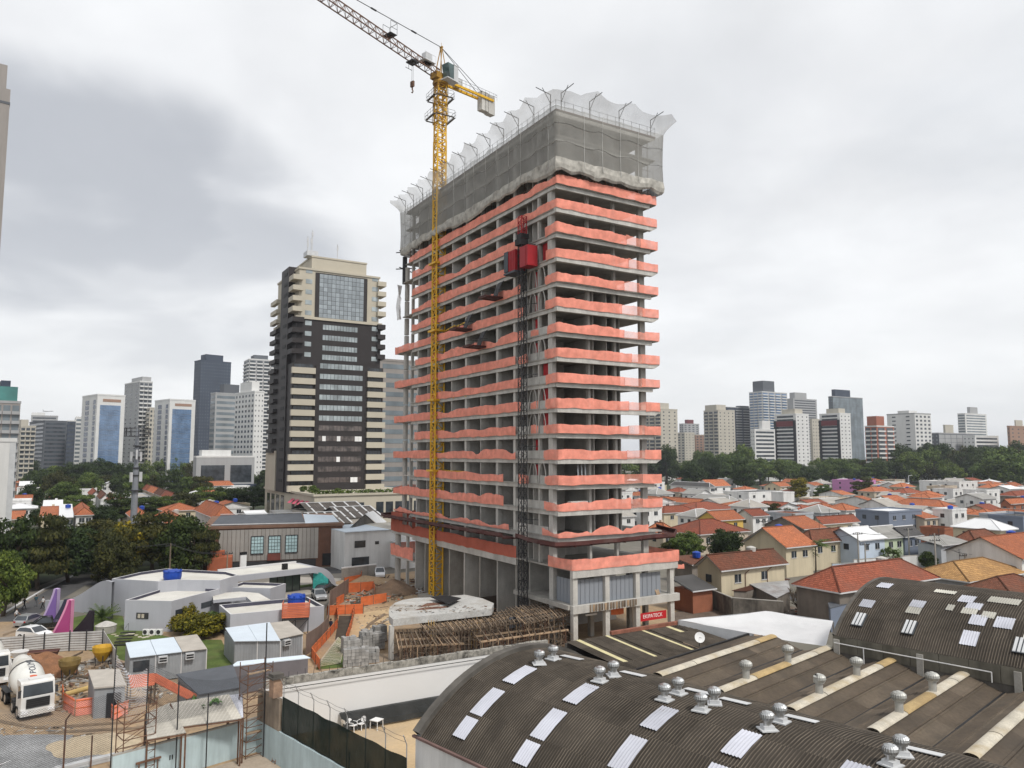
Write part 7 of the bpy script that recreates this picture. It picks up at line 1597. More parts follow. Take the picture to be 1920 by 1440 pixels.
gt = thing('gable_roof_shed', 'grey gabled shed with white verge in front of the barrack roofs', 'shed', gp(665, 1000, 6)); p = gp(648, 1001, 6.5); q = gp(708, 985, 6.5); q.y = max(q.y, p.y + 4)
b = MB(); dd_ = (q - p); b.add([p, q, p.lerp(q, 0.55) + V((0, 1, 3.0))], [(0, 1, 2)]); b.obb((p.x, p.y + .05, 0), V((dd_.x, dd_.y, 0)), V((0, 10, 0)), V((0, 0, 6.4))); b.build('wall', CURB, gt)
b = MB(); ap = p.lerp(q, 0.55) + V((0, 1, 3.05)); b.add([p + V((-.5, -.3, 0)), ap + V((0, -.4, 0)), ap + V((0, 9, 0)), p + V((-.5, 9, 0)), q + V((.5, -.3, 0)), q + V((.5, 9, 0))], [(0, 1, 2, 3), (1, 4, 5, 2)]); b.build('roof', LGREY, gt)
# ------------------------------------------------------------------ dark office tower with cream balconies
CREAM = mat('cream_panel', (0.44, 0.405, 0.33), 0.75, 0.05, 0.2); DBRN = mat('dark_brown_panel', (0.026, 0.022, 0.022), 0.6, 0.08, 0.2)
BGL = glass_mat('grey_blue_glass', (0.27, 0.305, 0.33), 0.12, 0.15, orand=0.22); STRIPG = glass_mat('strip_window_glass', (0.28, 0.32, 0.335), 0.12, 0.3, s=0.25, orand=0.15); STRIPD = glass_mat('low_strip_window_glass', (0.085, 0.07, 0.065), 0.12, 0.5, s=0.6)
OC = V((-66.5, 225, 0)); ot = thing('dark_office_tower', 'dark brown high-rise with cream balconies and a gridded glass top', 'tower block', OC, TRZ)
oz = lambda v: at(620, v, 236).z
S = 29.0; zpod = 10.5; z1, z2, z3, zr = oz(688), oz(604), oz(517), oz(498)
b = MB(); b.box(0, S, 0, S, zpod, z1); b.build('wall', DBRN, ot, local=True)
b = MB(); b.box(1.0, S - 0.8, 0.8, S - 1, z1, z2); b.build('wall', DBRN, ot, local=True)
b = MB(); b.box(1.6, S - 1.4, 1.2, S - 1.4, z2, z3); b.build('crown_wall', CREAM, ot, local=True)
b = MB(); b.box(-0.4, 3, 6, 15, zpod, z3 + 1.5); b.build('side_slab', DBRN, ot, local=True)
b = MB(); b.box(1.3, S - 1.1, 0.9, S - 1.1, z3, z3 + 0.6); b.box(0.6, S - 0.4, 0.4, S - .6, z2 - 0.5, z2 + 0.3); b.build('cornice', CREAM, ot, local=True)
b = MB(); b.box(6, 24, 3.5, 22, z3 + 0.6, zr + 1.5); b.box(5.8, 24.2, 3.3, 22.2, zr + 1.5, zr + 2.0); b.build('penthouse', CREAM, ot, local=True)
b = MB()
for x, y, h in ((5, 5, 5), (5.5, 7, 7), (6.3, 4.6, 8.5), (5.8, 4, 6), (15, 6, 5.5)): b.tube((x, y, zr + 2), (x, y, zr + 2 + h), 0.14, 5); b.box(x - 0.25, x + 0.25, y - 0.1, y + 0.1, zr + h, zr + h + 1.4)
b.box(4.5, 8, 3.6, 8, zr + 2, zr + 3.6); b.build('antenna_mast', LGREY, ot, local=True)
b = MB(); b.box(6.8, 23.2, -0.6, 0, zpod, z1 - 0.5); b.build('bay_wall', DBRN, ot, local=True)
strips = [619, 638, 657, 674, 691, 710, 729, 748, 767, 786, 804, 823, 842, 861, 879, 899]
for i, v in enumerate(strips):
 z = oz(v); y = 0.8 if i < 4 else -0.6; x0_, x1_ = (9.2, 20.5) if i < 4 else (8.2, 22)
 n = 12
 for q in range(n):
  xx0 = x0_ + (x1_ - x0_) * q / n; xx1 = x0_ + (x1_ - x0_) * (q + 1) / n - 0.12
  b = MB(); b.box(xx0, xx1, y - 0.07, y - 0.005, z - 0.75, z + 0.8); b.build('window', STRIPG if i < 10 else STRIPD, ot, local=True)
 if i in (11, 13, 15):
  for q in ((2,), (5,), (9, 10))[(i - 11) // 2] if i != 11 else (1, 5, 10, 11): xx0 = x0_ + (x1_ - x0_) * q / n; b = MB(); b.box(xx0, xx0 + 1.1, y - 0.12, y - 0.075, z - 0.8, z + 0.75); b.build('blind', WHITE, ot, local=True)
for i, v in enumerate([697, 716, 735, 754, 773, 792, 811, 830, 853, 871, 890, 909]):
 z = oz(v + 4); dx0 = 0.0 if i < 8 else -0.4
 for x0_, x1_ in ((dx0 - 0.5, 6.7), (23.4, S + 0.5)):
  b = MB(); b.box(x0_, x1_, -1.3, -0.02, z - 0.95, z + 0.85); b.build('balcony', CREAM, ot, local=True)
  b = MB(); xa, xb = max(0.4, x0_ + 0.6), min(S - 0.4, x1_ - 0.4)
  for q in range(5): a = xa + (xb - xa) * q / 5; b.box(a, a + (xb - xa) / 5 - 0.18, -0.09, -0.02, z + 0.95, z + 2.0)
  b.build('balcony_window', DGLASS, ot, local=True)
b = MB(); b.box(-0.5, 0, 16, S, zpod, oz(845)); b.build('cream_side', CREAM, ot, local=True)
for i, v in enumerate(range(520, 915, 19)):
 z = oz(v); b = MB(); b.box(-0.5, -0.41, 7.5, 11.5, z - 0.5, z + 0.5); b.build('side_window', BLACK, ot, local=True)
 if 540 < v < 850:
  b = MB(); xb_ = 0.0 if v > 690 else 0.2; b.box(xb_ - 1.3, xb_, 18, 26, z - 1.0, z + 0.3); b.build('side_balcony', CREAM if v < 610 else DBRN, ot, local=True)
 if v < 600 and v > 525:
  b = MB(); b.box(-0.6, 2.5, -0.3, 5, z + 0.2, z + 1.7); b.build('corner_balcony', CREAM, ot, local=True); b = MB(); b.box(S - 2.2, S + 0.6, -0.2, 5, z + 1.2, z + 2.7); b.build('corner_balcony', CREAM, ot, local=True)
 elif 600 < v < 690:
  b = MB(); b.box(-0.6, 3, -0.5, 5, z + 0.2, z + 1.7); b.build('corner_balcony', DBRN, ot, local=True); b = MB(); b.box(S - 2.2, S + 0.5, -0.3, 5, z + 0.2, z + 1.7); b.build('corner_balcony', DBRN, ot, local=True)
 if v < 690:
  for x in (3.6, 25.2):
   b = MB(); y = 1.2 if v < 604 else 0.8; b.box(x, x + 2.0, y - 0.08, y - 0.005, z - 0.5, z + 0.9); b.build('window', STRIPG, ot, local=True)
gx0, gx1, gz0, gz1 = 7.8, 22.3, z2 + 0.4, oz(522)
b = MB(); b.box(gx0 - 1.2, gx1 + 1.2, 0.9, 1.2, gz0, gz1 + 0.3); b.build('glass_surround', DBRN, ot, local=True)
pn = None; nx, nz = 11, 10
for i in range(nx):
 for j in range(nz):
  w, h = (gx1 - gx0) / nx, (gz1 - gz0) / nz
  if pn is None: b = MB(); b.box(0.05, w - 0.05, 0, 0.1, 0.05, h - 0.05); pn = b.build('glass_pane', BGL, ot, local=True, loc=(gx0, 0.78, gz0))
  else: inst(pn, ot, (gx0 + i * w, 0.78, gz0 + j * h))
pd = V((-53.7, 205, 0)); pod = thing('podium_building', 'cream two-storey podium with pink awnings and planted roof below the dark tower', 'building', pd, TRZ)
b = MB(); b.box(0, 34, 0, 19.5, 0, 10.6); b.box(0, 34, 19.5, 57, 0, 10.3); b.build('wall', CREAM, pod, local=True)
b = MB(); b.box(-0.4, 34.4, -0.4, 57.4, 10.62, 11.2); b.build('parapet', CREAM, pod, local=True)
for i in range(9):
 if i == 2: continue
 b = MB(); b.box(9 + i * 2.9, 11.2 + i * 2.9, -0.12, -0.01, 5.2, 8.6); b.build('window', DGLASS, pod, local=True)
PINK = mat('pink_awning', (0.55, 0.10, 0.16), 0.8, 0.1)
for i in range(4):
 y = 5 + i * 5.0; b = MB(); b.box(-0.12, -0.01, y, y + 2.6, 5.2, 8.4); b.build('window', DGLASS, pod, local=True); b = MB(); b.add([(0, y - .3, 9.0), (0, y + 2.9, 9.0), (-1.4, y + 2.9, 7.8), (-1.4, y - .3, 7.8)], [(0, 1, 2, 3)]); b.build('awning', PINK, pod, local=True)
for i in range(4): y = 32 + i * 6; b = MB(); b.box(-0.12, -0.01, y, y + 3.6, 2, 9.4); b.build('window', DGLASS, pod, local=True)
bm_ = MB(); r = random.Random(9)
for i in range(900):
 c = V((r.uniform(-0.2, 33), r.uniform(-0.3, 2.2), 11.2 + r.random() * 0.9)); a = V((r.uniform(-1, 1), r.uniform(-1, 1), r.uniform(-.3, 1))).normalized() * 0.35; d = a.cross(V((r.uniform(-1, 1), r.uniform(-1, 1), 1))).normalized() * 0.25; bm_.face([c - a, c - d, c + a, c + d])
bm_.build('hedge', LF_M, pod, local=True, kind='stuff')
for i, (x, y, s) in enumerate(((2, 8, 2.0), (1.5, 16, 1.6), (8, 5, 1.4))):
 tree('small bushy shrub on the podium roof, %s along its edge' % ('first', 'second', 'third')[i], pd + d2 * x + d1 * y + V((0, 0, 11.1)), s, s * 0.8, 'bush', LF_M, 'roof shrubs on the podium', 0.02, 'shrub', 'shrub')
t = thing('entrance_canopy', 'grey flat canopy roof on posts beside the podium awnings', 'canopy', pd + d1 * 20 - d2 * 5); c = pd + d1 * 16 - d2 * 6
b = MB(); b.obb(c + V((0, 0, 5.2)), d2 * 5.5, d1 * 9, V((0, 0, 0.4))); b.build('roof', STEEL, t); b = MB()
for x in (0.3, 5):
 for y in (0.3, 8.5): b.bar(c + d2 * x + d1 * y, c + d2 * x + d1 * y + V((0, 0, 5.2)), 0.3)
b.build('post', LGREY, t)
# ------------------------------------------------------------------ generic far towers on the street grid
def span(u0, uc, u1, Y, rz=TRZ):
 """corner at pixel column uc and forward distance Y; face lengths that reach columns u0 (left face) and u1 (right face)"""
 k = 1.0044 / F; X = (uc - 960) * k * Y; c, s = cos(rz), sin(rz); r0, r1 = (u0 - 960) * k, (u1 - 960) * k
 w = (r1 * Y - X) / (c - r1 * s) if u1 > uc else 1.0
 d = (X - r0 * Y) / (s + r0 * c) if u0 < uc else 1.0
 return V((X, Y, 0)), max(1.0, w), max(1.0, d if d > 0 else 30)
def cm(name, c, **kw): return bpy.data.materials.get(name) or mat(name, c, kw.pop('rough', 0.8), 0.06, 0.1, **kw)
W_DK = glass_mat('far_dark_window', (0.055, 0.065, 0.078), 0.2, 0.4, s=0.3); W_BL = glass_mat('far_blue_glass', (0.11, 0.18, 0.30), 0.12, 0.25, s=0.2, spec=0.9); W_LT = glass_mat('far_grey_glass', (0.14, 0.17, 0.19), 0.15, 0.3, s=0.1); W_GR = glass_mat('far_green_glass', (0.05, 0.20, 0.185), 0.12, 0.25, s=0.1)  # blue glass: blotches in its colour stand in for reflections
WALLS = dict(beige=cm('far_beige', (0.46, 0.43, 0.37), streak=0.15), white=cm('far_white', (0.62, 0.62, 0.61), streak=0.1), grey=cm('far_grey', (0.34, 0.345, 0.35), streak=0.1), dgrey=cm('far_dark_grey', (0.10, 0.11, 0.125)), navy=cm('far_navy', (0.045, 0.058, 0.085)), brick=cm('far_red_brick', (0.33, 0.125, 0.085)), brown=cm('far_brown', (0.30, 0.19, 0.14)), maroon=cm('far_maroon', (0.14, 0.03, 0.035)), black=cm('far_black', (0.02, 0.022, 0.026)), concrete=cm('far_concrete', (0.27, 0.25, 0.235), streak=0.15))
def facade(b, bw, w, nf, h, style, nx, z0, face, fh):
 """windows for one face; face(s, out, z) -> point"""
 def rect(b_, s0, s1, za, zb, o0, o1, mi=0): b_.obb(face(s0, o0, za), face(s1, o0, za) - face(s0, o0, za), face(s0, o1, za) - face(s0, o0, za), V((0, 0, zb - za)), mi)
 for f in range(nf):
  z = z0 + f * fh
  if style == 'band': rect(b, 0.06 * w, 0.94 * w, z + fh * 0.35, z + fh * 0.85, 0.0, 0.08)
  elif style == 'punch':
   for i in range(nx): c = w * (i + 0.5) / nx; rect(b, c - w / nx * 0.25, c + w / nx * 0.25, z + fh * 0.32, z + fh * 0.8, 0.0, 0.08)
  elif style == 'small':
   for i in range(nx): c = w * (i + 0.5) / nx; rect(b, c - w / nx * 0.13, c + w / nx * 0.13, z + fh * 0.4, z + fh * 0.72, 0.0, 0.06)
  elif style == 'balc':
   for i in range(nx):
    c0, c1 = w * (i + 0.12) / nx, w * (i + 0.88) / nx
    rect(b, c0, c1, z + fh * 0.36, z + fh * 0.96, 0.0, 0.08); rect(bw, c0 - 0.2, c1 + 0.2, z, z + fh * 0.34, 0.0, 1.0)
  elif style == 'curtain':
   for i in range(nx): rect(b, w * (i + 0.04) / nx, w * (i + 0.96) / nx, z + fh * 0.04, z + fh * 0.96, 0.0, 0.07)
def tower_block(label, u0, uc, u1, vt, Y, wall, left=('punch', 4), right=('punch', 5), glass=None, roof=(), rz=TRZ, fh=3.1, name='apartment_tower', cat='tower block', zb=0, group=None, trim=None, depth=None):
 C_, w, d = span(u0, uc, u1, Y, rz); d = depth or min(d, 60); h = at(uc, vt, Y).z; t = thing(name, label, cat, C_, rz, group)
 wm_ = WALLS[wall]; b = MB(); b.box(0, w, 0, d, 0, h); b.build('wall', wm_, t, local=True)
 b = MB(); bw = MB(); nf = max(1, int((h - 3) / fh)); fh = (h - 3) / nf
 if right: facade(b, bw, w, nf, h, right[0], right[1], 2.4, lambda s, o, z: V((s, -o, z)), fh)
 if left: facade(b, bw, d, nf, h, left[0], left[1], 2.4, lambda s, o, z: V((-o, s, z)), fh)
 if b.v: b.build('window', glass or W_DK, t, local=True, kind='stuff')
 if bw.v: bw.build('balcony', trim or wm_, t, local=True, kind='stuff')
 b = MB(); b.box(-0.15, w + 0.15, -0.15, d + 0.15, h, h + 0.9); b.build('parapet', trim or wm_, t, local=True)
 for (x0, x1, y0, y1, hh, ww_) in roof: b = MB(); b.box(x0 * w, x1 * w, y0 * d, y1 * d, h + 0.9, h + hh); b.build('roof_block', WALLS[ww_], t, local=True)
 return t, w, d, h
T = tower_block
cp = at(20, 168, 118); ct = thing('apartment_tower', 'plain grey concrete tower cut off by the upper frame edge beside the dark cloud', 'tower block', (cp.x, cp.y, 0), 0.64)
b = MB(); b.box(-26, 0, 0, 20, 0, cp.z); b.build('wall', WALLS['concrete'], ct, local=True); b = MB(); b.box(-26, -0.6, 0.5, 19.5, cp.z, cp.z + 4.2); b.build('roof_block', WALLS['concrete'], ct, local=True)
b = MB()
for j in range(24): b.box(-3.6, -2.2, -0.05, -0.005, 3 + 3 * j, 4.4 + 3 * j); b.box(-9, -6.8, -0.05, -0.005, 3 + 3 * j, 4.4 + 3 * j)
b.build('window', W_DK, ct, local=True, kind='stuff'); b = MB(); b.box(-26, .06, -.06, 20.06, cp.z - 2.6, cp.z - 2.2); b.build('string_course', WALLS['dgrey'], ct, local=True)
t, w, d, h = T('blank white slab wall building at the edge of the street trees', -60, -25, 37, 828, 175, 'white', None, None, rz=0.66, name='white_building', cat='building', depth=22)
b = MB(); b.box(w - 1.2, w + 0.02, -0.06, -0.01, 0, h); b.build('corner_strip', LGREY, t, local=True)
t, w, d, h = T('grey block with green glass top storeys behind the blank white wall', -40, -10, 41, 755, 262, 'concrete', None, ('balc', 3), W_LT, rz=0.66, name='office_block', depth=20, trim=WALLS['grey'])
b = MB(); b.box(1, w - 1, 1, d, h + 0.9, h + 6.0); b.build('glass_storey', W_GR, t, local=True); b = MB(); b.box(2, w * 0.6, 2, d, h + 6.0, h + 8.2); b.build('roof_block', WALLS['navy'], t, local=True)
T('white and brown apartment block with stacked dark windows at the left of the skyline', 36, 44, 72, 800, 520, 'beige', ('small', 2), ('balc', 3), roof=((0, .5, 0, 1, 5, 'beige'),), rz=0.78)
T('far pale office block behind the dark grey slab', 58, 62, 112, 780, 760, 'grey', None, ('band', 1), roof=((0, .5, .2, .8, 4, 'white'),))
T('wide dark grey office slab with faint window bands', 60, 88, 130, 790, 610, 'dgrey', ('band', 1), ('band', 1), W_DK, name='office_block', rz=0.78)
T('narrow slab tower with white edge next to the dark grey offices', 126, 131, 146, 790, 560, 'navy', ('band', 1), ('band', 1), name='office_block', trim=WALLS['white'])
T('pale glass tower just left of the first blue glass tower', 140, 146, 160, 783, 580, 'white', None, ('band', 1), W_LT, name='office_block')
def blue_tower(label, u0, uc, u1, vt, Y, gz):
 t, w, d, h = T(label, u0, uc, u1, vt, Y, 'white', None, None, rz=0.82, name='glass_tower', group='twin blue glass towers with white frames')
 b = MB(); nx, nz = 12, int(h / 3.4)
 for i in range(nx):
  for j in range(nz): x0_, x1_ = w * (0.11 + 0.74 * i / nx), w * (0.11 + 0.74 * (i + 0.95) / nx); z0_ = h * 0.90 * j / nz; b.box(x0_, x1_, -0.15, -0.01, z0_ + 0.1, z0_ + h * 0.90 / nz - 0.05)
 b.build('glass_pane', W_BL, t, local=True, kind='stuff')
 b = MB()
 for (f0, f1) in ((0.10, 0.24), (0.52, 0.76)):
  for j in range(nz): z0_ = h * 0.96 * j / nz; b.box(-0.12, -0.01, d * f0, d * f1, z0_ + 0.5, z0_ + h * 0.96 / nz - 0.3)
 b.build('side_window', glass_mat('navy_glass', (0.02, 0.04, 0.09), 0.12, 0.3) if 'navy_glass' not in bpy.data.materials else bpy.data.materials['navy_glass'], t, local=True, kind='stuff')
 b = MB(); b.box(w * 0.2, w * 0.85, -0.12, -0.01, h * 0.935, h * 0.965); b.build('top_grille', WALLS['brown'], t, local=True)
blue_tower('blue glass tower with white frame nearest the grey office slab', 156, 184, 236, 741, 455, 1)
blue_tower('blue glass tower with white frame beside the dark navy high-rise', 292, 320, 368, 750, 490, 1)
T('slim grey white apartment tower rising between the two blue glass towers', 234, 262, 286, 716, 560, 'grey', ('small', 3), ('balc', 3), W_DK, roof=((.3, 1, .1, .8, 4.5, 'grey'),), trim=WALLS['white'], rz=0.78)
T('beige tower half hidden behind the second blue glass tower', 266, 283, 296, 766, 545, 'beige', ('balc', 3), ('punch', 2), W_DK)
T('tall navy high-rise with pinprick windows and stepped roof', 363, 375, 432, 676, 720, 'navy', ('small', 4), ('small', 12), W_LT, roof=((.18, .75, .1, .9, 7, 'navy'),), rz=0.78)
T('greenish glass office tower with pale frame before the navy high-rise', 396, 405, 450, 738, 505, 'grey', ('band', 1), ('band', 1), W_LT, roof=((.35, 1, .1, .9, 7, 'dgrey'),), name='office_block', fh=3.6, rz=0.78)
t, w, d, h = T('white apartment tower with many small windows left of the dark office tower', 442, 478, 496, 735, 470, 'white', ('punch', 6), ('small', 3), W_DK, roof=((.1, .9, .2, .8, 7, 'white'),), rz=0.78)
T('tall pale tower with curved balcony bands partly behind the white apartments', 456, 466, 519, 674, 650, 'grey', ('balc', 2), ('balc', 4), W_DK, roof=((.2, .7, .2, .8, 5, 'dgrey'),), trim=WALLS['white'])
t, w, d, h = T('low framed showroom block with dark glass front at the foot of the towers', 368, 374, 482, 858, 395, 'grey', None, None, name='showroom', cat='building', trim=WALLS['white'])
b = MB(); b.box(w * .08, w * .48, -0.15, -0.01, h * .35, h * .8); b.box(w * .58, w * .95, -0.15, -0.01, h * .35, h * .8); b.build('window', DGLASS, t, local=True); b = MB(); b.box(-3, w + 3, -6, -0.5, 0, h * 0.3); b.build('dark_base', WALLS['navy'], t, local=True); b = MB(); b.box(w * .1, w * .6, 3, 12, h + .9, h + 4); b.build('roof_block', WALLS['white'], t, local=True)
T('grey banded office tower squeezed between dark tower and construction site', 690, 712, 790, 676, 300, 'concrete', None, ('band', 1), W_LT, name='office_block', fh=3.6)
T('beige apartment tower with tall side window bay just beyond the construction tower', 1205, 1238, 1269, 768, 640, 'beige', ('balc', 3), ('small', 3), W_DK, roof=((0, .6, .1, .9, 6, 'beige'),))
T('small red and white tower far beyond the beige apartments', 1272, 1280, 1309, 795, 1150, 'grey', ('punch', 2), ('punch', 4), roof=((.3, .7, .2, .8, 7, 'maroon'),))
T('low cream apartment block under the small red and white tower', 1268, 1282, 1300, 812, 900, 'beige', ('punch', 2), ('small', 3))
T('lower sand coloured block beside the cream one', 1296, 1302, 1322, 816, 940, 'brown', ('punch', 1), ('punch', 3), trim=WALLS['beige'])
T('stepped beige tower with balcony stacks, tallest of the pale towers left of the blue one', 1318, 1345, 1376, 770, 720, 'beige', ('balc', 3), ('small', 4), W_DK, roof=((0, .55, .1, .9, 6, 'beige'),))
T('dark slate tower behind the stepped beige one', 1352, 1362, 1404, 764, 900, 'navy', ('band', 1), ('balc', 3), W_DK, roof=((.6, 1, .1, .9, 3, 'dgrey'),), trim=WALLS['grey'])
T('tallest blue grey tower with pale vertical bays on the right skyline', 1404, 1428, 1475, 735, 880, 'grey', ('balc', 3), ('balc', 4), W_BL, roof=((.1, .55, .1, .9, 14, 'dgrey'),), trim=WALLS['white'])
T('plain grey tower just right of the tallest blue grey one', 1474, 1486, 1530, 748, 980, 'grey', None, ('band', 1), W_DK, roof=((.1, .6, .1, .9, 9, 'grey'),))
T('white slab block with horizontal window bands below the tallest tower', 1405, 1412, 1450, 806, 620, 'white', ('small', 2), ('band', 1), W_DK, roof=((.4, .8, .1, .9, 8, 'white'),))
def twin(label, u0, uc, u1, vt, Y):
 t, w, d, h = T(label, u0, uc, u1, vt, Y, 'white', ('balc', 1), ('small', 3), W_DK, roof=((.1, .7, .1, .7, 5, 'beige'),), group='twin white towers with dark red crowns')
 b = MB(); b.box(-1.3, -0.02, 0.2, d * 0.1, 0, h - 5); b.box(-1.3, -0.02, d * 0.88, d, 0, h - 5); b.build('dark_pier', WALLS['black'], t, local=True); b = MB(); b.box(-1.25, -0.02, d * 0.1, d * .88, h - 10, h - 5.5); b.build('crown_band', WALLS['maroon'], t, local=True)
twin('white tower with dark red crown band and black piers nearest the tallest tower', 1450, 1490, 1514, 777, 640)
T('narrow beige slab between the twin white towers', 1516, 1520, 1534, 787, 700, 'beige', None, ('small', 3), W_DK)
twin('white tower with dark red crown band in front of the dark gridded tower', 1534, 1572, 1592, 776, 650)
T('dark grey gridded tower with flat dark roof block', 1552, 1560, 1616, 744, 860, 'dgrey', ('punch', 2), ('curtain', 9), W_LT, roof=((.1, .6, .1, .9, 9, 'navy'),), trim=WALLS['grey'])
T('orange red brick apartment tower with white balcony stripes', 1618, 1640, 1672, 800, 560, 'brick', ('balc', 2), ('balc', 2), W_DK, roof=((.0, .45, .0, .8, 8, 'brick'),), trim=WALLS['white'])
T('broad pale grey tower with blank flank and window columns on one side', 1660, 1712, 1742, 776, 600, 'white', ('small', 2), ('punch', 4), W_DK, roof=((.0, .5, .2, .6, 3, 'white'),), trim=WALLS['grey'])
T('low dark grey gridded block with white end beside the pale tower', 1740, 1755, 1820, 813, 640, 'dgrey', ('small', 2), ('curtain', 6), WALLS['grey'], name='office_block', trim=WALLS['grey'])
T('small beige stair tower over the dark low block', 1764, 1768, 1783, 798, 760, 'beige', None, None, name='stair_tower')
T('pale tower with stepped terraces and round roof stack', 1792, 1806, 1846, 776, 900, 'white', ('band', 1), ('band', 1), W_LT, roof=((.35, .7, .3, .7, 9, 'grey'),))
T('low white block with dark upper band behind the trees at the right', 1800, 1822, 1866, 818, 640, 'white', ('small', 3), ('band', 1), W_DK, name='office_block')
T('brown brick block with small windows near the far edge of the skyline', 1883, 1888, 1920, 800, 640, 'brown', ('small', 1), ('small', 3), W_DK, roof=((.4, .8, .2, .7, 6, 'beige'),))
# ------------------------------------------------------------------ houses
TILE_O = tile_mat('orange_clay_tile', (0.47, 0.165, 0.082), (0.27, 0.11, 0.07), 0.6)
TILE_R = tile_mat('red_clay_tile', (0.31, 0.095, 0.058), (0.17, 0.075, 0.055), 0.6)
TILE_B = tile_mat('mossy_brown_tile', (0.19, 0.075, 0.048), (0.09, 0.055, 0.04), 0.75)
TILE_Y = tile_mat('ochre_clay_tile', (0.40, 0.235, 0.10), (0.22, 0.13, 0.065), 0.6, tw=0.3, th=0.45)
RF = dict(o=TILE_O, r=TILE_R, b=TILE_B, y=TILE_Y, w=mat('white_metal_roof', (0.66, 0.67, 0.68), 0.5, 0.05, 0.3), g=mat('grey_sheet_roof', (0.27, 0.265, 0.25), 0.85, 0.15, 0.3, streak=0.1), d=mat('dark_sheet_roof', (0.075, 0.073, 0.073), 0.85, 0.2, 0.3), t=mat('concrete_roof', (0.33, 0.31, 0.28), 0.9, 0.15, 0.3))
HW = dict(white=WHITE_OLD, cream=mat('cream_render', (0.56, 0.49, 0.355), 0.85, 0.06, 0.3, streak=0.2), yellow=mat('yellow_render', (0.58, 0.40, 0.10), 0.85, 0.08), grey=mat('grey_render', (0.40, 0.42, 0.445), 0.85, 0.08, 0.3, streak=0.15), blue=mat('blue_grey_render', (0.17, 0.20, 0.26), 0.8, 0.06), pale=mat('pale_blue_render', (0.50, 0.58, 0.68), 0.85, 0.06), green=mat('pale_green_render', (0.50, 0.58, 0.42), 0.85, 0.06), pink=mat('pink_render', (0.56, 0.24, 0.47), 0.85, 0.05), raw=mat('raw_block', (0.20, 0.175, 0.15), 0.92, 0.2, 0.5, streak=0.25), brick=mat('raw_brick', (0.30, 0.115, 0.065), 0.92, 0.15, 0.8, fine=0.2), beige=mat('beige_render', (0.50, 0.43, 0.34), 0.85, 0.06, 0.3, streak=0.2))
def roof_poly(b, pts, e0, e1, mi=0, th=0.16):
 """tiled plane with UVs in metres: u along the eave, v up the slope"""
 e0, e1 = V(e0), V(e1); ux = (e1 - e0).normalized(); n = (V(pts[1]) - V(pts[0])).cross(V(pts[2]) - V(pts[0])).normalized(); vy = n.cross(ux)
 b.face(pts, mi, [((V(p) - e0).dot(ux), (V(p) - e0).dot(vy)) for p in pts])
OCC = []
def house(label, u0, uc, u1, v, h, roof, rh, wall, rmat, rz=TRZ, ov=0.45, win=1, name='house', cat='house', group='houses on the low-rise streets', d=None, wleft=True, two=None):
 C_ = gp(uc, v, h); P, w, dd_ = span(u0, uc, u1, C_.y, rz); dd_ = min(dd_, 32); dd_ = d or dd_; w = min(w, 40)
 return house3(label, P, w, dd_, h, roof, rh, wall, rmat, rz, group, ov, win, name, cat, wleft)
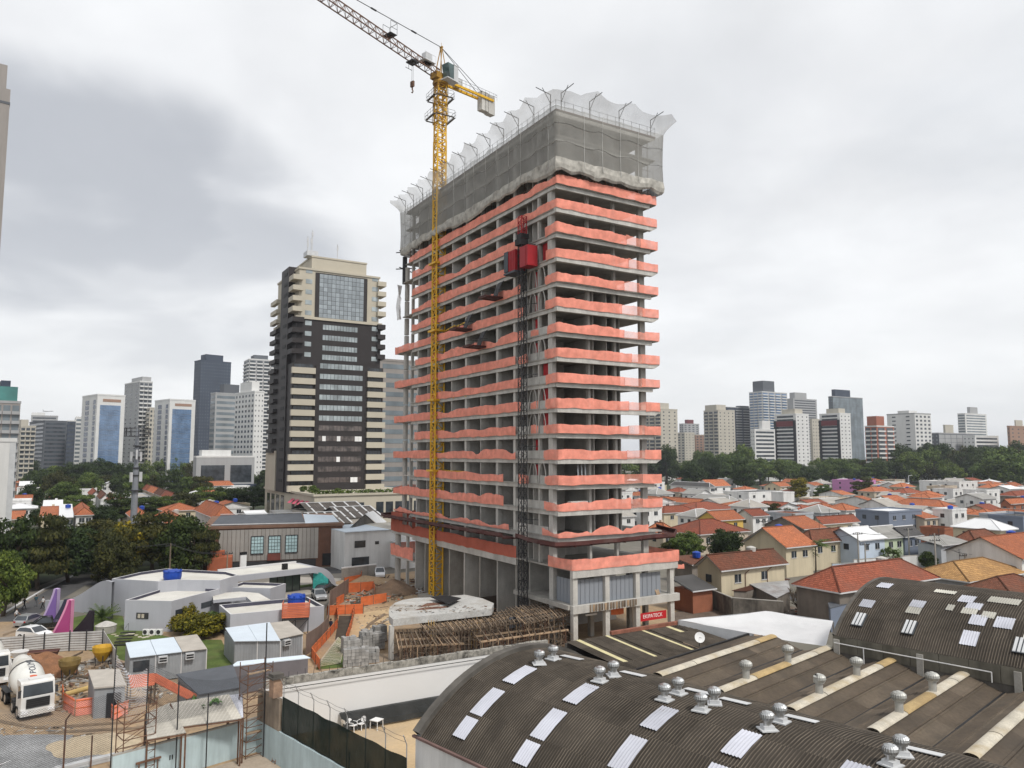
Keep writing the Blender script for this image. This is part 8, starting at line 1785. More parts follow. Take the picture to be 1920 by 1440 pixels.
def house3(label, P, w, dd_, h, roof, rh, wall, rmat, rz, group, ov=0.45, win=1, name='house', cat='house', wleft=True):
 t = thing(name, label, cat, P, rz, group); W_ = HW[wall]; R_ = RF[rmat]; cc = P + V((cos(rz), sin(rz), 0)) * w / 2 + V((-sin(rz), cos(rz), 0)) * dd_ / 2; OCC.append((cc, max(w, dd_) / 2, label))
 b = MB(); b.box(0, w, 0, dd_, 0, h - 0.05)
 if roof == 'gx': b.add([(0, 0, h - .05), (0, dd_, h - .05), (0, dd_ / 2, h + rh - .15), (w, 0, h - .05), (w, dd_, h - .05), (w, dd_ / 2, h + rh - .15)], [(0, 2, 1), (3, 4, 5)])
 if roof == 'gy': b.add([(0, 0, h - .05), (w, 0, h - .05), (w / 2, 0, h + rh - .15), (0, dd_, h - .05), (w, dd_, h - .05), (w / 2, dd_, h + rh - .15)], [(0, 1, 2), (3, 5, 4)])
 b.build('wall', W_, t, local=True)
 b = MB(); x0_, x1_, y0_, y1_ = -ov, w + ov, -ov, dd_ + ov; ed = MB()
 if roof == 'hip':
  m_ = min(x1_ - x0_, y1_ - y0_) / 2
  if w >= dd_: ra, rb_ = (x0_ + m_, (y0_ + y1_) / 2, h + rh), (x1_ - m_ + 0.01, (y0_ + y1_) / 2, h + rh)
  else: ra, rb_ = ((x0_ + x1_) / 2, y0_ + m_, h + rh), ((x0_ + x1_) / 2, y1_ - m_ + 0.01, h + rh)
  c = [(x0_, y0_, h), (x1_, y0_, h), (x1_, y1_, h), (x0_, y1_, h)]
  if w >= dd_: P_ = [[c[0], c[1], rb_, ra], [c[1], c[2], rb_], [c[2], c[3], ra, rb_], [c[3], c[0], ra]]
  else: P_ = [[c[0], c[1], ra], [c[1], c[2], rb_, ra], [c[2], c[3], rb_], [c[3], c[0], ra, rb_]]
  for p in P_: roof_poly(b, p, p[0], p[1])
  for k, e in ((0, ra), (1, rb_ if w >= dd_ else ra), (2, rb_), (3, ra if w >= dd_ else rb_)): ed.tube(c[k], e, 0.13, 5)
  ed.tube(ra, rb_, 0.14, 5)
 elif roof == 'gx':
  m_ = (y0_ + y1_) / 2; roof_poly(b, [(x0_, y0_, h), (x1_, y0_, h), (x1_, m_, h + rh), (x0_, m_, h + rh)], (x0_, y0_, h), (x1_, y0_, h)); roof_poly(b, [(x1_, y1_, h), (x0_, y1_, h), (x0_, m_, h + rh), (x1_, m_, h + rh)], (x1_, y1_, h), (x0_, y1_, h)); ed.tube((x0_, m_, h + rh), (x1_, m_, h + rh), 0.14, 5)
 elif roof == 'gy':
  m_ = (x0_ + x1_) / 2; roof_poly(b, [(x0_, y1_, h), (x0_, y0_, h), (m_, y0_, h + rh), (m_, y1_, h + rh)], (x0_, y1_, h), (x0_, y0_, h)); roof_poly(b, [(x1_, y0_, h), (x1_, y1_, h), (m_, y1_, h + rh), (m_, y0_, h + rh)], (x1_, y0_, h), (x1_, y1_, h)); ed.tube((m_, y0_, h + rh), (m_, y1_, h + rh), 0.14, 5)
 elif roof == 'sx': roof_poly(b, [(x0_, y0_, h), (x1_, y0_, h + 0), (x1_, y1_, h + rh), (x0_, y1_, h + rh)], (x0_, y0_, h), (x1_, y0_, h))
 elif roof == 'sy': roof_poly(b, [(x0_, y1_, h), (x0_, y0_, h), (x1_, y0_, h + rh), (x1_, y1_, h + rh)], (x0_, y1_, h), (x0_, y0_, h))
 if roof == 'flat':
  ed.box(-0.1, w + .1, -0.1, .12, h - .04, h + .5); ed.box(-0.1, w + .1, dd_ - .12, dd_ + .1, h - .04, h + .5); ed.box(-0.1, .12, .121, dd_ - .121, h - .04, h + .5); ed.box(w - .12, w + .1, .121, dd_ - .121, h - .04, h + .5); b.box(0.13, w - .13, 0.13, dd_ - .13, h - .03, h + .1)
  b.build('roof', R_, t, local=True); ed.build('parapet', W_, t, local=True)
 else:
  n0 = len(b.f); und = [(tuple((x, y, z - 0.14) for x, y, z in [b.v[i] for i in f][::-1])) for f in b.f[:n0]]
  for p in und: b.face(p, 1)
  b.build('roof', [R_, PEDGE], t, local=True)
  ed.build('ridge_tile', R_ if rmat in 'oyrb' else PEDGE, t, local=True)
  ed = MB(); ed.bar((x0_, y0_ - .02, h - .1), (x1_, y0_ - .02, h - .1), 0.1, 0.16); ed.bar((x0_ - .02, y0_, h - .1), (x0_ - .02, y1_, h - .1), 0.1, 0.16) if roof == 'hip' else None; ed.build('fascia', PEDGE, t, local=True)
 q_ = RND.random()
 if q_ < 0.3: b = MB(); b.lathe([(0.7, 0), (0.75, 0.9), (0.2, 1.1)], (w * 0.7, dd_ * 0.6, h + (rh * 0.75 if roof != 'flat' else 0.1)), 10); b.build('roof_tank', (BLUE, CONC_L)[q_ > 0.1], t, local=True)
 elif q_ < 0.55: b = MB(); x_ = w * 0.35; b.bar((x_, dd_ * .5, h), (x_, dd_ * .5, h + rh + 1.8), 0.05); b.bar((x_ - .6, dd_ * .5, h + rh + 1.6), (x_ + .6, dd_ * .5, h + rh + 1.6), 0.04); b.bar((x_ - .4, dd_ * .5, h + rh + 1.3), (x_ + .4, dd_ * .5, h + rh + 1.3), 0.04); b.build('aerial', DARK, t, local=True)
 elif q_ < 0.7 and roof != 'flat': b = MB(); b.box(w * .6, w * .6 + .7, dd_ * .55, dd_ * .55 + .6, h - .2, h + rh + .5); b.build('chimney', W_, t, local=True)
 if win:
  ns = 2 if h > 5.6 else 1
  for k in range(ns):
   z = h - 2.0 - 2.8 * k
   if z < 0.6: continue
   for f in ((0.2, 0.62) if w < 14 else (0.12, 0.4, 0.7)): b = MB(); b.box(w * f, w * f + 1.3, -0.06, -0.005, z, z + 1.15); o = b.build('window', DGLASS, t, local=True); b = MB(); b.box(w * f - 0.08, w * f + 1.38, -0.1, -0.061, z - 0.1, z); b.box(w * f + 0.62, w * f + 0.68, -0.08, -0.061, z, z + 1.15); b.build('window_frame', PEDGE, o, local=True)
   if wleft:
    for f in ((0.3, 0.68) if dd_ > 7 else (0.4,)): b = MB(); b.box(-0.06, -0.005, dd_ * f, dd_ * f + 1.1, z, z + 1.1); b.build('window', DGLASS, t, local=True)
 return t
h_ = house
t = h_('cream yellow two storey house with mossy brown roof beside the tower', 1300, 1343, 1459, 1069, 5.6, 'gx', 1.9, 'cream', 'b', win=1, ov=0.5)
for f in (4.8, 9.5):
 b = MB(); b.path([(f + 0.5, -0.5, 5.3), (f, -0.12, 4.8), (f, -0.12, 0.2)], 0.06, 5); b.build('downpipe', RUST, t, local=True)
h_('raw brick lean-to with black sheet roof against the cream yellow house', 1256, 1290, 1326, 1107, 3.2, 'sx', 1.3, 'brick', 'd', win=0, name='shed', cat='shed', group=None)
h_('grey block house with wide red hipped roof behind the barrel roof shed', 1480, 1558, 1735, 1110, 4.6, 'hip', 2.5, 'raw', 'r', win=0)
h_('low house with ochre clay tile hip roof and grey skylight', 1696, 1792, 1896, 1089, 3.3, 'hip', 2.1, 'grey', 'y', win=0, ov=0.8)
h_('low dark red hipped roof just beyond the barrel roof shed', 1782, 1872, 1945, 1117, 3.6, 'hip', 1.8, 'raw', 'b', win=0)
h_('white house with big blank stained gable wall and orange roof', 1757, 1895, 1990, 1048, 5.4, 'gx', 2.9, 'white', 'o', win=0)
h_('orange hipped roof house behind the blank white gable', 1848, 1892, 1965, 1030, 5.0, 'hip', 2.4, 'beige', 'o')
h_('cream house with tall gable and orange red roof behind a utility pole', 1388, 1463, 1512, 1026, 5.4, 'gx', 3.1, 'cream', 'o', ov=0.6)
h_('cream house with patchy brown hipped roof beside the palms', 1480, 1511, 1596, 1018, 5.2, 'hip', 2.2, 'cream', 'b')
h_('long house with broad orange brown roof behind the round tree', 1242, 1306, 1394, 1002, 4.5, 'hip', 2.6, 'beige', 'r')
h_('orange gabled house with raw end wall above the cream gable house', 1424, 1497, 1536, 992, 4.6, 'gx', 2.4, 'raw', 'o')
h_('yellow gabled house with bright orange roof', 1303, 1340, 1386, 976, 4.4, 'gx', 2.2, 'yellow', 'o')
h_('white house with orange red hip roof below the solar panels', 1292, 1300, 1378, 957, 4.2, 'hip', 2.0, 'white', 'r', d=14)
h_('small white house with orange roof left of the dark bushy tree', 1368, 1376, 1428, 953, 4.2, 'hip', 1.8, 'white', 'o', d=12)
h_('white gable house with reddish roof in front of the small orange one', 1374, 1404, 1432, 968, 5.0, 'gx', 1.7, 'white', 'r')
h_('long white house with arched windows under an orange roof', 1228, 1312, 1322, 945, 3.8, 'hip', 1.7, 'white', 'o', d=24)
t = h_('house with grey roof carrying dark solar panels', 1282, 1362, 1377, 939, 4.2, 'hip', 1.8, 'white', 'g', d=20)
t = h_('white school building with dark hipped roof and row of windows', 1229, 1326, 1334, 913, 7.0, 'hip', 1.8, 'white', 'd', d=26, name='school', cat='school', group=None)
h_('white wing with orange gable roof joined to the school', 1300, 1328, 1364, 912, 7.0, 'gx', 3.0, 'white', 'o')
h_('plain white flat roofed box house behind the row of orange roofs', 1388, 1398, 1461, 925, 6.0, 'flat', 0, 'white', 'd', d=14)
h_('narrow white water tower box beside the flat white house', 1457, 1462, 1482, 925, 6.5, 'flat', 0, 'white', 'w', d=6, win=0)
h_('grey flat roofed house with orange edge next to the bushy tree', 1470, 1478, 1516, 966, 5.2, 'flat', 0, 'grey', 'o', d=10)
h_('house with pale grey hipped sheet roof', 1490, 1530, 1562, 961, 4.6, 'hip', 2.0, 'grey', 'g')
h_('low house with long orange roof behind the orange gabled one', 1512, 1532, 1598, 983, 4.2, 'gx', 1.8, 'cream', 'r')
h_('white house with orange roof and white ridge lines', 1534, 1576, 1606, 957, 4.8, 'hip', 1.9, 'white', 'o')
h_('white and slate blue modern flat house', 1594, 1655, 1716, 962, 6.2, 'flat', 0, 'blue', 'w')
h_('white terrace house with long white sheet roof and pale blue front', 1536, 1598, 1645, 1013, 5.6, 'gx', 2.0, 'pale', 'w')
h_('terrace house with grey sheet roof and pale green front', 1598, 1645, 1682, 1009, 5.5, 'gx', 2.0, 'green', 'g')
h_('terrace house with dark sheet roof and slate front', 1650, 1682, 1712, 1006, 5.5, 'gx', 1.8, 'blue', 'd')
h_('white two storey house with large bright windows', 1736, 1772, 1799, 958, 6.4, 'flat', 0, 'white', 'w')
h_('cream house under a pure white hipped roof', 1772, 1858, 1887, 994, 5.2, 'hip', 2.0, 'cream', 'w')
h_('small red brick outbuilding before the white hipped roof', 1748, 1756, 1776, 994, 3.6, 'flat', 0, 'brick', 'r', d=6, win=0)
h_('house with brown hipped roof below the white hipped one', 1770, 1812, 1862, 1018, 4.5, 'hip', 2.2, 'beige', 'b')
h_('carport with wide grey sheet roof by the utility poles', 1706, 1748, 1800, 1022, 4.6, 'sx', 1.0, 'grey', 'g', win=0)
h_('pink flat roofed building before the long white hall', 1553, 1604, 1634, 902, 6.5, 'flat', 0, 'pink', 'd')
h_('white house with orange roof and blank left flank', 1588, 1633, 1646, 943, 5.4, 'gx', 1.9, 'white', 'o', d=16)
h_('house with terracotta roof in the middle of the orange cluster', 1622, 1664, 1692, 940, 5.0, 'gx', 1.8, 'cream', 'o')
h_('house with wide orange hip roof and white ridges left of the modern white ones', 1688, 1758, 1780, 951, 4.6, 'hip', 2.1, 'white', 'o', d=18)
h_('orange roofed house just behind the pink building', 1600, 1630, 1668, 922, 4.6, 'hip', 2.0, 'beige', 'o')
h_('second orange roofed house behind the pink building', 1655, 1690, 1722, 925, 4.6, 'hip', 2.0, 'beige', 'r')
h_('big plain white hall with flat grey roof', 1714, 1788, 1822, 905, 7.5, 'flat', 0, 'white', 't')
h_('white modern house with a dark vertical opening', 1738, 1776, 1796, 919, 7.5, 'flat', 0, 'white', 'o')
h_('white and grey modern house with tall windows', 1794, 1838, 1862, 921, 8.0, 'flat', 0, 'white', 'g')
h_('orange roofed house at the foot of the far trees', 1822, 1850, 1878, 915, 5.2, 'hip', 2.0, 'beige', 'o')
h_('raw brick house under an orange roof near the frame edge', 1862, 1880, 1930, 945, 5.6, 'gx', 1.6, 'brick', 'o')
h_('rust roofed house close to the frame edge above the raw brick house', 1858, 1892, 1940, 930, 5.2, 'hip', 1.8, 'raw', 'r')
h_('house with tawny roof and dish above the white hip roof', 1798, 1842, 1868, 967, 4.8, 'hip', 1.6, 'beige', 'o')
h_('long pale grey wall house at the right frame edge', 1822, 1896, 1945, 970, 6.0, 'flat', 0, 'grey', 't')
h_('slate blue box house at the right frame edge', 1896, 1902, 1950, 972, 6.4, 'flat', 0, 'blue', 'd', d=8)
h_('orange roof tucked behind the slate blue modern house', 1712, 1720, 1745, 972, 4.4, 'gx', 1.5, 'beige', 'o', d=10)
h_('low concrete house with flat roof in front of the young trees', 1520, 1530, 1585, 937, 4.2, 'flat', 0, 'beige', 't', d=10)
h_('small white house with orange roof right of the low concrete one', 1560, 1572, 1592, 928, 4.6, 'gx', 1.6, 'white', 'o', d=12)
h_('brown roofed garage below the long house and the construction tower', 1258, 1290, 1330, 1058, 3.4, 'sx', 0.8, 'raw', 'b', win=0)
h_('small orange roof beside the construction tower base', 1206, 1238, 1262, 1000, 5.0, 'hip', 2.0, 'beige', 'o')
h_('house with reddish brown roof peeping past the tower edge', 1215, 1240, 1300, 962, 4.4, 'hip', 1.8, 'cream', 'r')
slab_roof('tin_roof', 'patched rusty tin roof on a low shed in front of the red hipped house', [gp(1404, 1094, 3.2), gp(1456, 1121, 2.7), gp(1482, 1108, 2.8), gp(1478, 1088, 3.1)], mat('patched_tin', (0.34, 0.34, 0.345), 0.6, 0.3, 0.6, dirt=(0.16, 0.12, 0.10), dirt_amt=0.8, fine=0.2), walls=HW['raw'])
slab_roof('tile_strip_roof', 'narrow red tiled roof strip below the cream yellow house', [gp(1372, 1107, 2.9), gp(1400, 1108, 2.7), gp(1482, 1086, 3.0), gp(1462, 1083, 3.3)], RF['b'], walls=HW['raw'])
slab_roof('dark_yard_roof', 'dark flat roof edge by the gable of the barrel roof shed', [gp(1552, 1130, 3.2), gp(1556, 1140, 3.0), gp(1590, 1132, 3.0), gp(1586, 1122, 3.2)], DGR, walls=HW['blue'])
def wall_run(name, label, pix, h, m, cap=None, th=0.25):
 P = [gp(*p) for p in pix]; t = thing(name, label, 'wall', P[0])
 b = MB()
 for p, q in zip(P, P[1:]): d = (q - p); n = V((d.y, -d.x, 0)).normalized(); b.obb(p, d, n * th, V((0, 0, h)))
 b.build('wall', m, t); b = MB()
 for p, q in zip(P, P[1:]): d = (q - p); n = V((d.y, -d.x, 0)).normalized(); b.obb(p - n * .03 + V((0, 0, h + .002)), d, n * (th + .06), V((0, 0, 0.1)))
 b.build('coping', cap or CONC, t)
wall_run('yard_wall', 'long black-stained garden wall running from tower to red hipped house', [(1335, 1140), (1375, 1158), (1470, 1166)], 2.6, mat('black_stained_wall', (0.20, 0.18, 0.155), 0.9, 0.3, 0.6, streak=0.6, dirt=(0.05, 0.047, 0.042), dirt_amt=0.8))
wall_run('yard_wall', 'dark stained wall before the cream yellow house', [(1318, 1122), (1405, 1118)], 2.2, bpy.data.materials['black_stained_wall'])
wall_run('brick_yard_wall', 'raw red brick wall stub beside the barrel roof shed', [(1500, 1160), (1552, 1150)], 2.6, HW['brick'])
wall_run('street_wall', 'pale garden wall along the street before the terrace houses', [(1600, 1072), (1650, 1068), (1725, 1062)], 2.2, WHITE_OLD)
wall_run('street_wall', 'blue garden wall beside the ochre tile roof', [(1560, 1078), (1620, 1076)], 2.0, HW['pale'])
wall_run('street_wall', 'grey block wall right of the ochre tile roof', [(1858, 1106), (1900, 1098), (1960, 1092)], 3.2, HW['grey'])
sheet('yard_ground', [gp(*p)[:2] for p in ((1258, 1150), (1330, 1130), (1470, 1135), (1560, 1150), (1545, 1180), (1270, 1175))], 0.03, mat('rubble_ground', (0.15, 0.115, 0.09), 0.95, 0.3, 0.4, dirt=(0.24, 0.2, 0.16), bump=0.8, bs=4, fine=0.35))
sheet('side_street', [gp(*p)[:2] for p in ((1470, 1120), (1610, 1062), (1760, 1040), (1770, 1052), (1640, 1080), (1500, 1130))], 0.031, ASPH)
scatter('rubble', '', gp(1480, 1152), 9, 4, 160, 31, [HW['brick'], WOOD_D, CURB, CONC], 0.2, 0.6)
T('long white hall with sawtooth roof among the trees', 1420, 1432, 1540, 886, 620, 'white', None, None, name='factory_hall', cat='hall', depth=30, roof=((.3, .62, 0, .9, 4, 'dgrey'), (.62, .9, 0, .9, 3, 'dgrey')))
T('white warehouse with pale roof beyond the school', 1225, 1245, 1304, 886, 640, 'white', None, None, name='factory_hall', cat='hall', depth=30)
T('very long low station hall with flat grey roof and shaded front', 1500, 1512, 1835, 886, 620, 'grey', None, ('band', 1), W_DK, name='station_hall', cat='hall', depth=40, rz=0.12, fh=5)
h_('orange hipped house above the street trees near the brick warehouse', 366, 412, 449, 971, 5.5, 'hip', 3.0, 'white', 'o', win=0)
h_('small shed with ribbed white roof behind the brick warehouse', 470, 478, 512, 972, 6.0, 'gx', 1.4, 'white', 'w', win=0, d=14)
h_('white gabled house with pale roof at the left streets', 80, 96, 128, 956, 5.5, 'gx', 2.0, 'white', 'w')
h_('orange roofed house below the white gabled one', 50, 92, 122, 968, 4.6, 'gx', 1.8, 'cream', 'o')
h_('house with bright white sheet roof among the left trees', 92, 128, 148, 970, 5.0, 'sx', 1.8, 'white', 'w')
h_('pair of orange roofs right of the white sheet roof', 124, 156, 186, 966, 5.0, 'hip', 2.0, 'white', 'o')
h_('cream house at the foot of the blank white slab building', 26, 32, 58, 974, 4.6, 'gx', 1.8, 'cream', 'o', d=14)
h_('orange roofed house far behind the blank white slab', 34, 40, 62, 905, 5.0, 'hip', 2.0, 'brick', 'o', d=16)
h_('grey flat roofed shed among the far left trees', 62, 66, 110, 903, 5.0, 'flat', 0, 'grey', 't', d=16, win=0)
h_('small orange house in the trees by the flat grey shed', 40, 50, 76, 926, 4.8, 'hip', 2.0, 'beige', 'o')
for i, (uc, v) in enumerate(((182, 930), (200, 936), (218, 942), (240, 948))):
 h_('terrace house with brown red roof, %s from the left of the nearer terrace' % ordn[i], uc - 34, uc, uc + 17, v, 6.0, 'gy', 2.0, 'white', 'rbrb'[i], win=0)
for i, (uc, v) in enumerate(((270, 916), (284, 920), (298, 925), (312, 930), (328, 936))):
 h_('terrace house with red roof, %s from the left of the farther terrace' % ordn[i], uc - 28, uc, uc + 14, v, 6.0, 'gy', 2.2, 'beige', 'orobr'[i], win=0)
h_('low house with green window among the terraces', 222, 240, 292, 934, 4.5, 'flat', 0, 'grey', 't', win=0)
h_('small orange roofed chapel behind the tower podium', 385, 400, 444, 911, 6.0, 'gx', 2.0, 'white', 'o', win=0)
h_('low orange house at the foot of the telecom mast', 250, 262, 295, 972, 4.6, 'hip', 2.0, 'beige', 'o', win=0)
h_('long orange roof between street trees and warehouse', 285, 330, 372, 985, 4.6, 'hip', 2.0, 'beige', 'o', win=0)
def infill(xr, yr, n, seed, tag_, step=11.5):
 r = random.Random(seed); used = {}; k = 0; cells = [(i, j) for i in range(-60, 60) for j in range(0, 70)]; r.shuffle(cells)
 for i, j in cells:
  p = d2 * (i * step + r.uniform(-1.5, 1.5)) + d1 * (j * step + r.uniform(-1.5, 1.5)); ra = p.x / max(1, p.y)
  if not (yr[0] < p.y < yr[1] and xr[0] < ra < xr[1]) or k >= n: continue
  if any((p - c).length < q + 5.2 for c, q, _ in OCC): continue
  wc, rc = r.choice((('white', 'o'), ('white', 'o'), ('white', 'r'), ('cream', 'o'), ('white', 'w'), ('beige', 'r'), ('white', 't'), ('white', 'w'), ('white', 'g'), ('white', 't'))); sh = r.choice(('hip', 'gx', 'gy', 'hip', 'flat'));
  near = min(HN, key=lambda o: (o[0] - p).length)[2].split(); near = ' '.join(w for w in near[:5] if w not in ('with', 'of', 'under', 'and', 'on', 'in', 'by'))
  lab = 'small %s house with %s %s roof, by the %s' % (wc, dict(o='orange', r='red', w='white', t='concrete', g='grey')[rc], dict(hip='hipped', gx='gabled', gy='end-gabled', flat='flat')[sh], near)
  used[lab] = used.get(lab, 0) + 1
  if used[lab] > 1: continue
  w, d = r.uniform(7, 10.5), r.uniform(7, 10.5); c = p - d2 * w / 2 - d1 * d / 2; hh = r.choice((3.8, 4.4, 5.6, 6.2)); rz = TRZ + r.uniform(-.06, .06)
  house3(lab, c, w, d, hh, sh, r.uniform(1.3, 2.1), wc, rc, rz, tag_); k += 1
HN = list(OCC)
for lo, hi, n, sd in ((215, 330, 36, 4), (330, 500, 46, 5)): infill((0.13, 0.72), (lo, hi), n + 6, sd, 'small houses on the low-rise streets')
infill((-0.66, -0.36), (215, 420), 34, 6, 'small houses on the left streets')
# ------------------------------------------------------------------ trees
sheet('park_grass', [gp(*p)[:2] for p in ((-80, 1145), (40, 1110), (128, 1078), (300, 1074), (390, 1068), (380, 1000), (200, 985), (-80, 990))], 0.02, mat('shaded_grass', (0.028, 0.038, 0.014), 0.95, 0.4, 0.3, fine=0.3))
sheet('park_lawn', [gp(*p)[:2] for p in ((1200, 925), (2000, 930), (2300, 890), (1150, 886))], 0.02, bpy.data.materials['shaded_grass'])
sheet('park_lawn', [gp(*p)[:2] for p in ((-300, 985), (500, 975), (520, 905), (-300, 895))], 0.02, bpy.data.materials['shaded_grass'])
NT_ = 0
def tr(label, u, vb, vt, rpx, kind, m, base=0.1, group='street trees'):
 if vb < 906: vb = 903 + 6 * RND.random() if u > 1200 else vb + 6
 if 1400 < u < 1660 and vb < 912: vt = max(vt, 862)
 p = gp(u, vb); h = max(2.0, at(u, vt, p.y).z); r_ = rpx * p.y / F
 return tree(label, p, h, r_, kind, m, group, base)
SP = {'round': 'round crowned', 'flat': 'layered', 'tall': 'tall narrow', 'loose': 'sparse', 'bush': 'bushy'}
HUE = {id(LF_D): 'dark green', id(LF_M): 'fresh green', id(LF_Y): 'yellow tinged', id(LF_O): 'olive'}
def grove(items, where, group):
 for i, (u, vb, vt, rp, kind, m, extra) in enumerate(items):
  tr('%s %s tree %s' % (HUE[id(m)], SP[kind], extra), u, vb, vt, rp, kind, m, group=group)
D, M_, Y_, O_ = LF_D, LF_M, LF_Y, LF_O
grove([(20, 1110, 985, 55, 'flat', D, 'at the frame edge over the road'), (70, 1105, 982, 60, 'flat', O_, 'overhanging the lamp post by the road'), (128, 1092, 990, 55, 'round', D, 'behind the road kerb'), (185, 1085, 985, 55, 'flat', O_, 'behind the curved pavilion wall'), (228, 1080, 984, 50, 'round', Y_, 'with golden top below the telecom mast'), (285, 1080, 975, 58, 'flat', O_, 'behind the white pavilion roof'), (345, 1080, 972, 50, 'round', D, 'over the timber utility pole'), (375, 1080, 985, 32, 'flat', O_, 'touching the brick warehouse corner'),
       (5, 1155, 1040, 42, 'round', M_, 'low at the frame edge beside the road'), (50, 1090, 1000, 40, 'round', D, 'filling the gap behind the road lamp'), (150, 1075, 1000, 40, 'loose', O_, 'thin among the street trees'), (255, 1062, 985, 45, 'round', D, 'in the second row behind the pavilion'), (315, 1060, 975, 45, 'flat', D, 'in the second row near the utility pole'), (95, 1060, 985, 50, 'round', D, 'in the second row beside the white slab'), (180, 1055, 975, 48, 'round', O_, 'in the second row beside orange roofs'), (212, 1100, 1010, 40, 'round', O_, 'low behind the curved wall')], '', 'street trees behind the pavilion')
grove([(110, 985, 950, 22, 'round', D, 'before the bright white sheet roof'), (75, 985, 955, 20, 'round', D, 'before the cream house'), (190, 990, 950, 30, 'round', D, 'below the terrace houses'), (228, 985, 930, 34, 'flat', D, 'right under the brown red terrace'), (275, 975, 928, 36, 'flat', D, 'between terrace and telecom mast'), (305, 975, 935, 30, 'flat', M_, 'right of the telecom mast'), (345, 970, 925, 34, 'round', O_, 'left of the orange hipped house'), (390, 960, 918, 34, 'flat', M_, 'behind the orange hipped house'), (430, 958, 914, 40, 'round', D, 'before the dark tower podium'), (475, 958, 918, 34, 'flat', D, 'touching the cream podium'), (150, 965, 925, 30, 'flat', M_, 'left of the brown red terrace'), (120, 950, 905, 26, 'round', M_, 'before the grey flat shed'), (55, 960, 910, 22, 'round', D, 'beside the blank white slab wall'), (85, 935, 880, 24, 'round', D, 'among the far left houses')], '', 'garden trees on the left streets')
grove([(125, 925, 870, 24, 'tall', D, 'below the first blue tower'), (150, 925, 866, 26, 'tall', D, 'right of the one below the first blue tower'), (180, 925, 864, 30, 'round', D, 'tallest below the first blue tower'), (212, 922, 868, 26, 'round', D, 'beside the slim apartment tower'), (240, 920, 872, 22, 'round', D, 'behind the telecom mast'), (272, 918, 868, 24, 'loose', M_, 'left below the second blue tower'), (302, 915, 864, 26, 'loose', M_, 'below the second blue tower'), (335, 915, 862, 26, 'loose', M_, 'tall below the second blue tower'), (358, 918, 868, 20, 'loose', O_, 'beside the framed showroom'), (100, 915, 875, 20, 'round', M_, 'below the wide dark office slab'), (52, 905, 862, 18, 'round', D, 'below the white and brown apartments'), (470, 920, 890, 18, 'round', M_, 'right of the framed showroom')], '', 'park trees below the left skyline')
grove([(1250, 895, 838, 26, 'round', D, 'below the beige apartment tower'), (1225, 905, 862, 18, 'tall', M_, 'close to the construction tower edge'), (1300, 920, 868, 26, 'round', D, 'above the school roof'), (1330, 915, 860, 22, 'round', D, 'behind the school'), (1275, 905, 872, 20, 'round', D, 'left behind the school'), (1320, 885, 846, 22, 'round', M_, 'below the low sand block'), (1355, 900, 852, 24, 'loose', M_, 'below the stepped beige tower'), (1392, 895, 838, 30, 'round', M_, 'below the dark slate tower'), (1425, 900, 842, 28, 'round', M_, 'below the white slab block'), (1380, 920, 875, 28, 'flat', D, 'big in front of the sawtooth hall'), (1395, 925, 868, 24, 'flat', D, 'close beside the big layered one'), (1470, 890, 842, 30, 'round', M_, 'below the first white twin tower'), (1440, 905, 868, 22, 'loose', M_, 'beside the sawtooth hall'), (1500, 905, 872, 22, 'round', D, 'before the long station hall'), (1540, 890, 850, 26, 'loose', M_, 'below the second white twin tower'), (1575, 890, 852, 24, 'round', M_, 'left of the orange brick tower'), (1520, 915, 880, 22, 'round', D, 'left of the pink building'), (1608, 885, 852, 24, 'round', M_, 'below the orange brick tower'), (1650, 885, 850, 30, 'round', D, 'right of the orange brick tower'), (1590, 905, 872, 18, 'loose', Y_, 'standing behind the pink building'), (1690, 888, 838, 30, 'round', D, 'below the broad pale tower'), (1725, 890, 832, 34, 'round', D, 'tallest below the broad pale tower'), (1770, 890, 835, 32, 'round', D, 'below the dark low block'), (1805, 892, 842, 28, 'loose', O_, 'below the stepped terrace tower'), (1835, 888, 832, 32, 'flat', D, 'below the white low block'), (1870, 890, 832, 34, 'flat', D, 'left of the brown brick block'), (1905, 888, 832, 30, 'round', D, 'below the brown brick block'), (1890, 918, 842, 46, 'round', M_, 'huge at the right frame edge'), (1850, 915, 868, 28, 'round', M_, 'left of the huge edge one'), (1925, 915, 850, 30, 'round', M_, 'cut by the right frame edge'), (1660, 905, 868, 22, 'loose', D, 'above the pink building'), (1740, 905, 872, 24, 'loose', O_, 'behind the white hall'), (1700, 905, 875, 22, 'round', D, 'left behind the white hall'), (1785, 905, 870, 24, 'round', M_, 'right behind the white hall'),
       (1500, 940, 895, 18, 'tall', Y_, 'upright left of the low concrete house'), (1543, 940, 912, 20, 'flat', M_, 'spreading before the pink building'), (1618, 935, 900, 24, 'flat', O_, 'half hiding the pink building'), (1450, 985, 948, 26, 'flat', O_, 'standing among orange roofs'), (1362, 1055, 994, 34, 'round', D, 'behind the cream yellow house'), (1290, 1050, 1000, 32, 'round', M_, 'between tower and cream yellow house'), (1262, 1045, 1012, 24, 'round', O_, 'low beside the construction tower'), (1740, 1068, 1035, 15, 'round', D, 'beside the utility pole at the terrace'), (1672, 1066, 1028, 20, 'loose', M_, 'before the pale green terrace house'), (1682, 1085, 1068, 18, 'round', M_, 'left of the ochre tile roof'), (1535, 978, 963, 14, 'round', O_, 'small on the orange roofs'), (1410, 935, 925, 10, 'bush', Y_, 'rust tinted at the flat white house'), (1330, 945, 935, 8, 'bush', O_, 'small by the solar roof'), (1280, 965, 950, 12, 'bush', O_, 'small left of the hip roofs'), (1860, 1008, 985, 12, 'loose', D, 'beside the white hip roof'), (1910, 1010, 985, 22, 'round', D, 'at the frame edge above the orange roof')], '', 'trees among the right hand houses')
